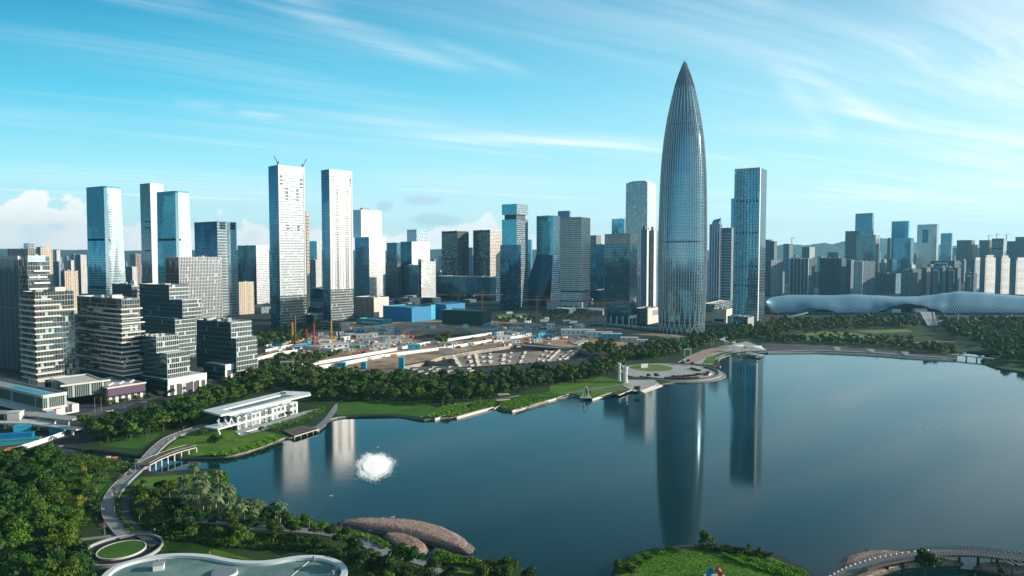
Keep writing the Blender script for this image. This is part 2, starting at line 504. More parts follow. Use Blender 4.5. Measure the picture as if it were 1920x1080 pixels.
# ------------------------------------------------------------------ ground, lake, lawns, roads
LAKE_PX = [(100, 836), (180, 845), (262, 856), (330, 860), (372, 861), (430, 858), (475, 846), (530, 824), (548, 822), (592, 806), (612, 790),
           (640, 783), (700, 780), (750, 781), (790, 789), (812, 787), (856, 783), (925, 764), (936, 770), (970, 772), (1066, 742), (1110, 750),
           (1146, 738), (1160, 742), (1186, 732), (1200, 735), (1236, 722), (1262, 718), (1300, 716), (1332, 710), (1347, 701), (1346, 694),
           (1338, 688), (1354, 690), (1346, 681), (1349, 673), (1365, 667), (1395, 663), (1440, 662), (1530, 661), (1640, 666), (1700, 671),
           (1790, 676), (1800, 660), (1870, 662), (1838, 680), (1870, 691), (1920, 699), (2060, 718), (2400, 760), (2700, 900), (2700, 1290),
           (1545, 1290), (1527, 1084), (1510, 1070), (1450, 1042), (1390, 1031), (1330, 1022), (1262, 1029), (1212, 1036), (1172, 1052), (1146, 1076), (1142, 1110),
           (1080, 1130), (1008, 1110), (1000, 1078), (960, 1060), (905, 1052), (860, 1046), (818, 1030), (808, 1040), (806, 1060), (775, 1054),
           (735, 1022), (700, 1006), (630, 990), (570, 976), (480, 950), (447, 938), (428, 905), (424, 886), (400, 882), (330, 886), (290, 890),
           (270, 884), (257, 876), (197, 861), (135, 851)]
PITS = {'main': [(828, 668), (905, 655), (985, 643), (1085, 655), (1120, 664), (1085, 672), (1020, 680), (940, 688), (880, 690), (800, 678)],
        'near': [(752, 688), (806, 676), (880, 688), (905, 697), (860, 704), (790, 700)],
        'ring': [(768, 628), (800, 622), (880, 622), (905, 630), (880, 638), (810, 641), (775, 637)],
        'side': [(1100, 632), (1120, 622), (1230, 630), (1290, 640), (1220, 640), (1140, 640)]}


def smooth_px(pts, n=2):
    for _ in range(n):
        o = []
        for i in range(len(pts)):
            a, b = pts[i], pts[(i + 1) % len(pts)]
            o += [(a[0] * .75 + b[0] * .25, a[1] * .75 + b[1] * .25), (a[0] * .25 + b[0] * .75, a[1] * .25 + b[1] * .75)]
        pts = o
    return pts


GZ = 1.2
lake = [P(x, y, 0.0) for x, y in smooth_px(LAKE_PX, 1)]
outer = [Vector((-8500, -600, 0)), Vector((8500, -600, 0)), Vector((8500, 11500, 0)), Vector((-8500, 11500, 0))]
holes = [lake] + [[P(x, y, GZ) for x, y in pp] for pp in PITS.values()]


def flat_tri(loops, z, m=0, mb=None):
    mb = mb or MB()
    loops = [[Vector((p[0], p[1], 0)) for p in l] for l in loops]
    allp = [p for l in loops for p in l]
    for t in geometry.tessellate_polygon(loops):
        a, b, c = (allp[i] for i in t)
        t = list(t)
        if (b - a).cross(c - a).z < 0: t = t[::-1]
        mb.face([(allp[i].x, allp[i].y, z) for i in t], m)
    return mb


g = flat_tri([outer] + holes, GZ)
for q in range(len(lake)):                      # the bank down to the lake bed
    a, b = lake[q], lake[(q + 1) % len(lake)]
    g.face([(a.x, a.y, GZ), (b.x, b.y, GZ), (b.x, b.y, -3), (a.x, a.y, -3)], 1)
tag(g.build('ground', [MATS['city_ground'], MATS['stone_edge']]), kind='structure')
for nm, pp in PITS.items():
    pp = [P(x, y, GZ) for x, y in pp]
    dz_ = -7 if nm != 'near' else -4
    b = flat_tri([pp], dz_, 0)
    for q in range(len(pp)):
        a, c = pp[q], pp[(q + 1) % len(pp)]
        b.face([(a.x, a.y, GZ), (c.x, c.y, GZ), (c.x, c.y, dz_), (a.x, a.y, dz_)], 1)
    tag(b.build('excavation_pit', [MATS['pit_earth'], MATS['site_concrete']]), kind='structure')
bed = MB(); bed.face([(-400, 120, -2.9), (1700, 120, -2.9), (1700, 1000, -2.9), (-400, 1000, -2.9)])
tag(bed.build('lake_bed', MATS['pit_earth']), kind='structure')

# water
m, t = newmat('lake_water')
tc = t.n('ShaderNodeTexCoord')
x_, y_, z_ = t.sep(tc.outputs['Object'])
wv_ = t.comb(t.m('MULTIPLY', x_, .35), y_, 0)
n1 = t.noise(wv_, .6, 3, .6)
n2 = t.noise(wv_, 2.2, 2, .5)
calm = t.noise(t.comb(t.m('MULTIPLY', x_, .35), y_, 0), .012, 3, .5, .4)
hgt = t.m('ADD', t.m('MULTIPLY', n1, .16), t.m('MULTIPLY', n2, .03))
bp = t.n('ShaderNodeBump', ins={'Strength': t.m('ADD', .12, t.m('MULTIPLY', t.ramp(calm, .42, .68), .16)), 'Distance': .6, 'Height': hgt})
big = t.noise(t.comb(t.m('MULTIPLY', x_, .5), y_, 4), .006, 4, .55, .6)
wc = t.mix(t.ramp(big, .35, .7), (.002, .024, .026), (.004, .032, .033))
b = t.n('ShaderNodeBsdfPrincipled', ins={'Base Color': wc, 'Roughness': t.m('ADD', .035, t.m('MULTIPLY', t.ramp(big, .38, .66), .06)), 'IOR': 1.39, 'Normal': bp.outputs[0], 'Specular IOR Level': .5})
out(t, b.outputs[0]); MATS['lake_water'] = m
wat = flat_tri([lake], 0.0)
tag(wat.build('lake_water', m), kind='structure')
LIFT = [0]


def sheet(name, px, mat, dz=.03, sm=0, z=GZ, kind='structure', holes=()):
    LIFT[0] += .004
    pts = [P(x, y, z) for x, y in (smooth_px(px, sm) if sm else px)]
    hs = [[P(x, y, GZ) for x, y in PITS[h]] for h in holes]
    return tag(flat_tri([pts] + hs, z + dz + LIFT[0]).build(name, MATS[mat]), kind=kind)


def ribbon(name, px, wd, mat, dz=.06, z=GZ, n=6, kind='structure', thick=0):
    """a road or path of real width wd along the photo points px"""
    LIFT[0] += .004
    pts = [P(x, y, z) for x, y in px]
    q = []
    for i in range(len(pts) - 1):               # catmull-rom
        p0, p1, p2, p3 = pts[max(i - 1, 0)], pts[i], pts[i + 1], pts[min(i + 2, len(pts) - 1)]
        for k in range(n):
            s = k / n
            q.append(.5 * ((2 * p1) + (p2 - p0) * s + (2 * p0 - 5 * p1 + 4 * p2 - p3) * s * s + (3 * p1 - p0 - 3 * p2 + p3) * s ** 3))
    q.append(pts[-1])
    mb = MB(); Lf, Rt = [], []
    for i, p in enumerate(q):
        d = (q[min(i + 1, len(q) - 1)] - q[max(i - 1, 0)]); d.z = 0; d.normalize()
        nrm = Vector((-d.y, d.x, 0)) * wd / 2
        zz = z + dz + LIFT[0]
        Lf.append(Vector((p.x + nrm.x, p.y + nrm.y, zz))); Rt.append(Vector((p.x - nrm.x, p.y - nrm.y, zz)))
    mb.strip(Lf, Rt)
    if thick:
        for A in (Lf, Rt):
            for i in range(len(A) - 1):
                a, b = A[i], A[i + 1]
                mb.face([a, b, b - Vector((0, 0, thick)), a - Vector((0, 0, thick))])
    o = mb.build(name, MATS[mat])
    return tag(o, kind=kind), q, Lf, Rt


# park ground and lawns
sheet('park_ground', [(150, 845), (250, 770), (420, 720), (540, 690), (620, 700), (760, 704), (900, 702), (1040, 690), (1130, 672), (1200, 640),
                      (1310, 624), (1440, 612), (1560, 606), (1700, 606), (1800, 600), (2000, 600), (2060, 716), (1920, 697), (1870, 689), (1848, 682), (1862, 664), (1800, 658), (1788, 672),
                      (1700, 668), (1640, 663), (1530, 658), (1440, 659), (1395, 660), (1350, 669), (1337, 685), (1345, 697), (1330, 706),
                      (1262, 715), (1200, 731), (1160, 739), (1110, 747), (1066, 739), (970, 769), (936, 767), (925, 761), (856, 780), (790, 786), (750, 778),
                      (640, 780), (612, 787), (592, 803), (530, 821), (475, 843), (430, 855), (372, 858), (262, 853), (180, 842)], 'park_soil')
sheet('park_ground', [(-200, 850), (130, 853), (197, 864), (255, 879), (268, 887), (290, 893), (330, 889), (400, 885), (422, 889), (426, 907), (445, 941), (480, 953),
                      (570, 979), (630, 993), (700, 1009), (735, 1025), (775, 1057), (806, 1063), (818, 1034), (860, 1049), (905, 1055), (958, 1063), (997, 1080),
                      (1005, 1112), (1080, 1134), (1080, 1300), (-200, 1300)], 'park_soil')
sheet('peninsula_lawn', [(1150, 1080), (1176, 1054), (1214, 1039), (1262, 1032), (1330, 1025), (1390, 1034), (1448, 1045), (1506, 1072), (1522, 1086), (1535, 1250), (1148, 1250)], 'lawn_grass')
sheet('lawn', [(632, 778), (628, 768), (640, 756), (690, 750), (760, 754), (800, 758), (826, 768), (792, 782), (750, 777), (700, 776)], 'dark_lawn')
sheet('lawn', [(300, 850), (330, 826), (372, 806), (410, 802), (470, 806), (515, 812), (520, 822), (470, 838), (430, 850), (372, 855)], 'lawn_grass')
sheet('lawn', [(176, 808), (290, 806), (300, 816), (262, 842), (190, 836)], 'dark_lawn')
sheet('lawn', [(248, 908), (262, 896), (296, 893), (330, 891), (398, 886), (420, 890), (424, 908), (400, 916), (330, 918), (270, 924)], 'lawn_grass')
sheet('lawn', [(120, 880), (200, 884), (212, 905), (190, 950), (150, 985), (80, 1000), (60, 950)], 'dark_lawn')
sheet('lawn', [(290, 1014), (360, 1018), (440, 1040), (480, 1052), (420, 1044), (330, 1034), (300, 1032)], 'lawn_grass')
sheet('lawn', [(648, 1062), (690, 1060), (740, 1074), (730, 1090), (650, 1090)], 'lawn_grass')
sheet('lawn', [(840, 1052), (900, 1060), (930, 1072), (880, 1078), (840, 1068)], 'yellow_lawn')
sheet('lawn', [(1032, 722), (1080, 712), (1130, 706), (1170, 716), (1180, 726), (1130, 742), (1112, 746), (1070, 737), (1040, 742), (1030, 732)], 'lawn_grass')
sheet('lawn', [(1478, 628), (1540, 622), (1600, 624), (1640, 632), (1630, 640), (1560, 641), (1500, 636)], 'yellow_lawn')
sheet('lawn', [(1600, 620), (1700, 617), (1712, 622), (1640, 625)], 'yellow_lawn')
sheet('lawn', [(1810, 654), (1860, 645), (1880, 648), (1830, 658)], 'yellow_lawn')
sheet('lawn', [(930, 590), (985, 588), (990, 596), (940, 600)], 'lawn_grass')
# the square in front of the lake and the round stage
sheet('plaza', [(1190, 735), (1236, 719), (1226, 712), (1178, 712), (1166, 722)], 'plaza_paving', .06)
PLC = P(1256, 697, GZ); PLR = 47.0


def disc(name, c, r, z, mat, r_in=0.0, n=96, h=0.0, kind='structure', a0=0, a1=2 * math.pi):
    mb = MB()
    A = [a0 + (a1 - a0) * i / n for i in range(n + 1)]
    for i in range(n):
        p = [(c.x + rr * math.cos(t_), c.y + rr * math.sin(t_), z) for rr, t_ in ((r_in, A[i]), (r, A[i]), (r, A[i + 1]), (r_in, A[i + 1]))]
        if r_in == 0: p = p[1:3] + [(c.x, c.y, z)]
        mb.face(p)
        if h:
            for rr in ([r] if r_in == 0 else [r, r_in]):
                q = [(c.x + rr * math.cos(t_), c.y + rr * math.sin(t_)) for t_ in (A[i], A[i + 1])]
                s_ = 1 if rr == r else -1
                f = [(q[0][0], q[0][1], z - h), (q[1][0], q[1][1], z - h), (q[1][0], q[1][1], z), (q[0][0], q[0][1], z)]
                mb.face(f if s_ > 0 else f[::-1])
    return tag(mb.build(name, MATS[mat]), kind=kind)


disc('plaza', PLC, PLR, GZ + .3, 'plaza_paving', h=3.0)
disc('plaza', PLC, PLR + 3.4, GZ - .5, 'stone_edge', r_in=PLR + .05, h=2.0, a0=R(-150), a1=R(40))
LWC = P(1221, 690, GZ)
disc('plaza_lawn', LWC, 20.5, GZ + .36, 'yellow_lawn')
# terraces between the plaza and the sail bridge
sheet('paving', [(1345, 652), (1400, 640), (1432, 652), (1440, 657), (1395, 659), (1362, 664), (1340, 676), (1336, 684), (1300, 682), (1270, 680), (1290, 668), (1320, 656)], 'plaza_paving', .06)
sheet('sand_path', [(1282, 678), (1300, 664), (1328, 654), (1356, 648), (1372, 652), (1340, 662), (1312, 676), (1298, 682)], 'dry_grass', .09)
sheet('terrace_lawn', [(1316, 682), (1326, 670), (1352, 662), (1384, 657), (1360, 663), (1342, 672), (1338, 682)], 'lawn_grass', .1)
# promenade of the far right bank
sheet('paving', [(1425, 640), (1540, 646), (1640, 652), (1700, 660), (1790, 668), (1790, 672), (1700, 668), (1640, 663), (1530, 658), (1440, 659)], 'asphalt', .05)
ribbon('path', [(1420, 661), (1530, 657), (1640, 661), (1700, 666), (1790, 672)], 7, 'paving', .12)
ribbon('path', [(1540, 640), (1590, 632), (1640, 634), (1680, 642), (1730, 642)], 5, 'paving', .1)
ribbon('path', [(1560, 624), (1600, 628), (1650, 640), (1700, 650)], 5, 'paving', .1)
ribbon('path', [(1690, 646), (1760, 640), (1830, 644)], 5, 'paving', .1)
# roads and paths on the left
ribbon('road', [(-80, 838), (90, 797), (200, 768), (300, 740), (400, 712), (480, 690), (560, 684), (660, 668), (780, 651), (900, 636), (1010, 620), (1100, 608)], 16, 'asphalt', .05)
ribbon('road', [(600, 690), (700, 676), (830, 653), (960, 632), (1060, 614)], 9, 'site_concrete', .08)
ribbon('park_path', [(470, 990), (540, 992), (610, 999), (660, 1010), (706, 1028), (726, 1040)], 5.5, 'paving', .1)
ribbon('park_path', [(480, 990), (440, 984), (370, 976), (330, 962), (322, 945)], 3.5, 'paving', .1)
ribbon('park_path', [(756, 1046), (790, 1056), (812, 1064), (825, 1078)], 3.5, 'paving', .1)
ribbon('park_path', [(262, 920), (300, 916), (350, 920)], 3, 'paving', .1)
ribbon('park_path', [(300, 1000), (250, 1002), (140, 1014)], 3, 'paving', .1)
ribbon('park_path', [(372, 812), (420, 806), (460, 800)], 2.5, 'paving', .1)
ribbon('park_path', [(790, 783), (850, 764), (900, 752), (940, 748), (975, 742)], 3.5, 'paving', .1)
ribbon('park_path', [(1062, 738), (1100, 732), (1150, 724), (1180, 720)], 2.5, 'paving', .1)
ribbon('park_path', [(1112, 728), (1150, 734), (1170, 734)], 2, 'paving', .1)
sheet('paving', [(592, 800), (606, 788), (620, 770), (628, 758), (634, 756), (632, 770), (618, 790), (600, 806), (560, 812), (545, 808)], 'paving', .06)
# building site
sheet('site_ground', [(480, 668), (520, 650), (560, 630), (640, 606), (720, 600), (930, 602), (1100, 612), (1130, 612), (1330, 636), (1250, 652), (1180, 664),
                      (1130, 672), (1122, 665), (1085, 654), (985, 642), (905, 654), (828, 667), (800, 678), (806, 675), (752, 687), (740, 700), (600, 690)], 'site_dirt', holes=('ring', 'side'))
for px in ([(640, 640), (720, 622), (760, 613), (800, 612), (765, 622), (700, 640), (660, 652)], [(910, 622), (950, 614), (1040, 608), (1080, 612), (980, 624), (920, 630)],
           [(500, 662), (590, 640), (660, 640), (640, 655), (560, 672)], [(985, 628), (1090, 618), (1110, 624), (1080, 634), (1000, 636)]):
    sheet('site_slab', px, 'site_concrete', .05)
# far mountains
hl = MB()
rr = random.Random(3)
tops = [(-2600, 470), (-900, 462), (0, 466), (240, 470), (450, 468), (700, 470), (850, 466), (1000, 468), (1180, 466), (1330, 470), (1450, 462), (1475, 457), (1510, 460), (1545, 455), (1562, 458),
        (1590, 449), (1640, 444), (1670, 449), (1710, 454), (1770, 460), (1830, 462), (1900, 462), (2600, 456), (4200, 466)]
YH = 10200.0
pts = []
for (a, b) in zip(tops[:-1], tops[1:]):
    for k in range(14):
        s = k / 14
        pts.append((a[0] + (b[0] - a[0]) * s, a[1] + (b[1] - a[1]) * s + rr.uniform(-.6, .6)))
for a, b in zip(pts[:-1], pts[1:]):
    A, B = AT(a[0], YH, 0), AT(b[0], YH, 0)
    ha, hb = max(zrow(a[1], YH), 20), max(zrow(b[1], YH), 20)
    hl.face([(A.x, YH - 900, 0), (B.x, YH - 900, 0), (B.x, YH - 350, hb * .55), (A.x, YH - 350, ha * .55)])
    hl.face([(A.x, YH - 350, ha * .55), (B.x, YH - 350, hb * .55), (B.x, YH, hb), (A.x, YH, ha)])
    hl.face([(A.x, YH, ha), (B.x, YH, hb), (B.x, YH + 900, 0), (A.x, YH + 900, 0)])
tag(hl.build('hills', MATS['hill_wood'], smooth=True, weld=True), kind='structure')

# ------------------------------------------------------------------ buildings
class Bld:
    """a four-sided building placed by its near corner: left, corner and right columns at roof level, roof row, base row or distance"""

    def __init__(s, name, label, xl, xc, xr, yt, yb=None, D=None, beta=34, cat='building', group=None, dep=None, zbase=GZ, root=None):
        s.Y = D or depth(yb)
        s.zt = zrow(yt, s.Y); s.zb = zbase
        s.C = AT(xc, s.Y, s.zt); b = R(beta)
        s.dl = Vector((-math.cos(b), math.sin(b), 0)); s.dr = Vector((math.sin(b), math.cos(b), 0))
        s.wl = s.solve(xl, s.dl) if dep is None or dep[0] is None else dep[0]
        s.wr = s.solve(xr, s.dr) if dep is None or dep[1] is None else dep[1]
        s.C.z = 0
        s.nl = -s.dr; s.nr = -s.dl              # outward normals of the left and right faces
        s.root = root or empty(name, (s.C.x, s.C.y, zbase), label, cat, group)

    def solve(s, x, d):
        k = (x - 960) / F
        return max(2.0, (k * (s.Y * CP - (s.zt - H) * SP) - s.C.x) / (d.x - k * d.y * CP))

    def at(s, r, l, z=0.0):
        """metres along the right face, metres along the left face"""
        p = s.C + s.dr * r + s.dl * l
        return Vector((p.x, p.y, z))

    def foot(s, grow=0.0, r0=0, r1=1, l0=0, l1=1):
        return [s.at(s.wr * r0 - grow, s.wl * l0 - grow), s.at(s.wr * r1 + grow, s.wl * l0 - grow), s.at(s.wr * r1 + grow, s.wl * l1 + grow), s.at(s.wr * r0 - grow, s.wl * l1 + grow)]

    def body(s, mat, mat_l=None, roof='roof_grey', z0=None, z1=None, name='curtain_wall', grow=0.0, fp=None, parapet=1.2, plant=True, top=None):
        z0 = s.zb if z0 is None else z0; z1 = s.zt if z1 is None else z1
        fp = fp or s.foot(grow)
        mats = [MATS[mat], MATS[mat_l or mat], MATS[roof]]
        mb = MB()
        n = len(fp)
        mb.prism(fp, z0, z1 - (parapet if not top else 0), [0 if i < n - 1 else 1 for i in range(n)], 2, top=top)
        if parapet and not top:
            for i in range(n):
                a, b = fp[i], fp[(i + 1) % n]
                mb.wall(a, b, z1 - parapet, z1, 0 if i < n - 1 else 1)
                d = (b - a).normalized(); nn = Vector((-d.y, d.x, 0)) * .5
                mb.wall((b + nn), (a + nn), z1 - parapet, z1, 2)
                mb.face([(a.x, a.y, z1), (b.x, b.y, z1), (b.x + nn.x, b.y + nn.y, z1), (a.x + nn.x, a.y + nn.y, z1)], 2)
        o = mb.build(name, mats, s.root)
        if plant:
            pb = MB(); zc = z1 - parapet
            r_ = random.Random(int(s.C.x * 7 + s.C.y))
            for k in range(3):
                a, c = r_.uniform(.2, .7), r_.uniform(.2, .7)
                q = s.at(s.wr * a, s.wl * c)
                pb.box(q, min(s.wl, s.wr) * r_.uniform(.12, .3), min(s.wl, s.wr) * r_.uniform(.12, .25), zc, zc + r_.uniform(1.0, 3.2), math.atan2(s.dr.y, s.dr.x), 0)
            pb.build('roof_plant', MATS['roof_grey'], s.root)
        return o

    def panel(s, side, f0, f1, z0, z1, mat, th=.25, name='panel', emb=.05):
        """a thin box fixed on the left or right face, from f0 to f1 of its length"""
        d, n, L = (s.dr, s.nr, s.wr) if side == 'R' else (s.dl, s.nl, s.wl)
        mb = MB()
        a, b = s.C + d * (L * f0), s.C + d * (L * f1)
        mb.prism([a - n * emb, b - n * emb, b + n * th, a + n * th], z0, z1, 0, bottom=True)
        return mb.build(name, MATS[mat], s.root)

    def fins(s, side, count, z0, z1, mat, wd=.5, th=.6, name='fin'):
        d, n, L = (s.dr, s.nr, s.wr) if side == 'R' else (s.dl, s.nl, s.wl)
        for i in range(count + 1):
            mb = MB(); a = s.C + d * (L * i / count)
            mb.prism([a - d * wd / 2 - n * .05, a + d * wd / 2 - n * .05, a + d * wd / 2 + n * th, a - d * wd / 2 + n * th], z0, z1, 0)
            mb.build(name, MATS[mat], s.root)

    def slab(s, z0, z1, o=1.5, fr=1.0, fl=1.0, mat='cream_stone', name='balcony'):
        """a slab wrapping the near corner"""
        pts = [(-o, s.wl * fl + (o if fl == 1 else 0)), (-o, -o), (s.wr * fr + (o if fr == 1 else 0), -o), (s.wr * fr + (o if fr == 1 else 0), .2), (.2, .2), (.2, s.wl * fl + (o if fl == 1 else 0))]
        mb = MB(); mb.prism([s.at(*p) for p in pts], z0, z1, 0, bottom=True)
        return mb.build(name, MATS[mat], s.root)

    def row(s, y):
        return zrow(y, s.Y)


# facade kinds
plain('stone_white', (.56, .56, .55), .5, var=.08)
facade('glass_teal', (.07, .37, .50), (.40, .47, .50), 1.6, 4.2, .07, .18, span=(.26, .44, .50), tilt=.003, wave=.03, var=.14, blinds=.01)
facade('glass_pale', (.62, .78, .80), (.58, .62, .63), 1.6, 4.2, .05, .10, span=(.55, .62, .64), tilt=.002, wave=.012, var=.07, blinds=0.0)
facade('glass_dark', (.05, .16, .22), (.05, .08, .09), 1.6, 4.2, .10, .15, span=(.06, .10, .12), tilt=.0022, wave=.03, var=.10, blinds=.006, big=6.4, bigw=.07)
facade('glass_navy', (.03, .15, .25), (.05, .09, .13), 1.8, 4.0, .10, .18, span=(.08, .14, .2), tilt=.006, wave=.03, var=.35, blinds=.02)
facade('glass_blue', (.07, .28, .42), (.16, .25, .30), 1.6, 4.2, .1, .2, span=(.2, .28, .33), tilt=.004, wave=.03, var=.2, blinds=.015)
facade('glass_grey', (.16, .28, .33), (.36, .38, .39), 1.5, 4.0, .14, .24, span=(.3, .33, .34), tilt=.012, wave=.03, var=.4)
facade('white_strip', (.42, .48, .52), (.42, .43, .43), 3.2, 3.9, .12, .42, span=(.56, .56, .555), tilt=.02, wave=.02, var=.35, frough=.35, blinds=.1, metal=.25, rough=.2)
facade('white_window', (.05, .07, .085), (.54, .535, .52), 5.2, 3.9, .6, .5, metal=.1, rough=.25, span=(.54, .535, .52), tilt=.02, var=.6, frough=.4, blinds=.25)
facade('white_rib', (.5, .55, .57), (.70, .70, .68), 1.6, 4.0, .42, .14, span=(.45, .48, .49), tilt=.015, var=.4, frough=.4, blinds=.05)
facade('grey_rib', (.14, .17, .19), (.34, .35, .35), 1.9, 4.0, .36, .12, span=(.25, .26, .27), tilt=.01, var=.4, blinds=.06, fmetal=.5)
facade('dark_rib', (.10, .11, .11), (.20, .15, .12), 3.0, 8.0, .3, .12, span=(.17, .13, .11), tilt=.01, var=.4, blinds=.02)
facade('slate_rib', (.10, .13, .15), (.17, .19, .20), 1.4, 60, .45, .02, tilt=.01, var=.3, wave=.01, blinds=0, big=9.0, bigw=.12)
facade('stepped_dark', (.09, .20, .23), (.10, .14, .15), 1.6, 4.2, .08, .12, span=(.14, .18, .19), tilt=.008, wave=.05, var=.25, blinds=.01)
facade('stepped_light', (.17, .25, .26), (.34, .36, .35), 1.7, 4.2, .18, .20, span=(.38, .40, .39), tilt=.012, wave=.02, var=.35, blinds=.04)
facade('loft_glass', (.16, .21, .22), (.30, .32, .31), 2.0, 4.2, .08, .10, span=(.3, .3, .29), tilt=.012, wave=.04, var=.4, blinds=.05)
facade('loft_brown', (.15, .13, .115), (.26, .22, .19), 1.4, 4.2, .2, .12, span=(.33, .29, .25), tilt=.03, wave=.08, var=.6, blinds=.1)
facade('waffle', (.08, .11, .12), (.60, .61, .60), 2.6, 4.2, .38, .42, tilt=.01, var=.5, frough=.5, fmetal=0, blinds=.03)
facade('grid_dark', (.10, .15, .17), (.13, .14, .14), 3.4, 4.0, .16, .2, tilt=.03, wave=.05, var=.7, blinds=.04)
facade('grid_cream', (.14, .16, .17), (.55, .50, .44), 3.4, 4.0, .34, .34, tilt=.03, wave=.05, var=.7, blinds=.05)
facade('stripe_silver', (.16, .23, .27), (.58, .60, .60), 3.6, 4.2, .40, .06, tilt=.01, wave=.03, var=.4, fmetal=.5, frough=.3)
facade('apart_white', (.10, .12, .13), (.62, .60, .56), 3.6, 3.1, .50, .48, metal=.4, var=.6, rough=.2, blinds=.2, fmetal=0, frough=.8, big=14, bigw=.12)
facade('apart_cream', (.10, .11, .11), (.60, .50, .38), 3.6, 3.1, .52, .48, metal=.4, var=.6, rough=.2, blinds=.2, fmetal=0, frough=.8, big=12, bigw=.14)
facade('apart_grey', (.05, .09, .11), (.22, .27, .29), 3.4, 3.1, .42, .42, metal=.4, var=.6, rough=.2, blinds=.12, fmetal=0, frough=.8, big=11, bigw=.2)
facade('apart_slate', (.03, .07, .09), (.09, .14, .17), 3.0, 3.1, .40, .36, metal=.4, var=.6, rough=.2, blinds=.08, fmetal=0, frough=.8, big=10, bigw=.22)
facade('apart_blue', (.06, .12, .16), (.14, .26, .36), 3.4, 3.1, .40, .36, metal=.4, var=.5, rough=.2, blinds=.08, fmetal=0, frough=.8, big=16, bigw=.25)
facade('apart_brown', (.08, .08, .08), (.26, .22, .19), 3.4, 3.1, .46, .40, metal=.4, var=.6, rough=.2, blinds=.12, fmetal=0, frough=.8, big=12, bigw=.2)
facade('podium_slats', (.20, .27, .25), (.30, .36, .33), 1.2, 20, .3, .03, tilt=.01, var=.3, blinds=.05)
facade('bowl_glass', (.16, .32, .41), (.34, .44, .50), 1.68, 4.4, .06, .10, span=(.22, .36, .44), tilt=.0014, wave=.014, var=.05, blinds=.002, floorvar=.10)
facade('green_net', (.02, .07, .06), (.015, .055, .045), 3, 4, .08, .1, metal=0, rough=.9, var=.3, blinds=0, fmetal=0)
facade('shop_front', (.2, .2, .19), (.72, .71, .68), 5.5, 30, .35, .02, var=.5, metal=.3, blinds=.2, fmetal=0)


# ---- the bullet tower
CY = depth(621)
CC = AT(1277.5, CY, 0)
prof_px = [(621, 41), (600, 41.6), (575, 42.6), (545, 43.6), (515, 44), (480, 44), (450, 43.6), (410, 42.8), (370, 42), (330, 40.8), (295, 38.6), (260, 35.4),
           (225, 30.4), (205, 26.6), (190, 23.4), (167, 18.4), (144, 11.8), (126, 5.8), (113, .4)]
prof = [(zrow(y, CY), r / F * CY) for y, r in prof_px]
prof[0] = (GZ, prof[0][1])


def prad(z):
    for (z0, r0), (z1, r1) in zip(prof[:-1], prof[1:]):
        if z <= z1: return r0 + (r1 - r0) * (z - z0) / (z1 - z0)
    return prof[-1][1]


crh = empty('skyscraper', (CC.x, CC.y, GZ), 'tall bullet shaped glass skyscraper with silver ribs and pointed tip beside the lake', 'skyscraper')
NR = 56
zs = [GZ + (prof[-1][0] - GZ) * (i / 70) for i in range(70)] + [prof[-1][0]]
body = MB(); NS = 112
ZSP = zrow(140, CY)
for i in range(len(zs) - 1):
    z0, z1 = zs[i], zs[i + 1]; r0, r1 = prad(z0), prad(z1)
    for k in range(NS):
        a, b = 2 * math.pi * k / NS, 2 * math.pi * (k + 1) / NS
        body.face([(CC.x + r0 * math.cos(a), CC.y + r0 * math.sin(a), z0), (CC.x + r0 * math.cos(b), CC.y + r0 * math.sin(b), z0),
                   (CC.x + r1 * math.cos(b), CC.y + r1 * math.sin(b), z1), (CC.x + r1 * math.cos(a), CC.y + r1 * math.sin(a), z1)], 1 if z0 > ZSP else 0,
                  [(k * 1.68, z0), (k * 1.68 + 1.68, z0), (k * 1.68 + 1.68, z1), (k * 1.68, z1)])
o = body.build('curtain_wall', [MATS['bowl_glass'], MATS['grey_metal']], crh, smooth=True, weld=True)
zA, zB, zC_, zT = zrow(602, CY), zrow(575, CY), zrow(245, CY), zrow(165, CY)
for i in range(NR):
    ph = 2 * math.pi * (i + .5) / NR
    mid0 = 2 * math.pi * ((i // 2) * 2 + 1) / NR
    mid1 = 2 * math.pi * (((i + 1) // 2) * 2) / NR
    base = 2 * math.pi * (i + .5 + (-.5 if i % 2 == 0 else .5)) / NR
    pts = []
    keys = [(GZ, base), (zA, mid0), (zB, ph), (zC_, ph), (zT, mid1), (prof[-1][0] - 4, mid1)]
    for (z0, a0), (z1, a1) in zip(keys[:-1], keys[1:]):
        n = max(2, int((z1 - z0) / 16))
        for k in range(n):
            s_ = k / n; z = z0 + (z1 - z0) * s_; a = a0 + (a1 - a0) * s_; r = prad(z) + .45
            pts.append((CC.x + r * math.cos(a), CC.y + r * math.sin(a), z))
    z = prof[-1][0] - 4; r = prad(z) + .3
    pts.append((CC.x + r * math.cos(mid1), CC.y + r * math.sin(mid1), z))
    mb = MB()
    for a, b in zip(pts[:-1], pts[1:]): mb.bar(a, b, .8)
    mb.build('rib', MATS['white_metal'], crh)
for (ya, yb_) in ((455, 452), (238, 236), (604, 601)):
    mb = MB(); z0, z1 = zrow(ya, CY), zrow(yb_, CY)
    for k in range(NS):
        a, b = 2 * math.pi * k / NS, 2 * math.pi * (k + 1) / NS; r0 = prad(z0) + .12
        mb.face([(CC.x + r0 * math.cos(a), CC.y + r0 * math.sin(a), z0), (CC.x + r0 * math.cos(b), CC.y + r0 * math.sin(b), z0), (CC.x + r0 * math.cos(b), CC.y + r0 * math.sin(b), z1), (CC.x + r0 * math.cos(a), CC.y + r0 * math.sin(a), z1)])
    mb.build('louvre_band', MATS['dark_metal'], crh)

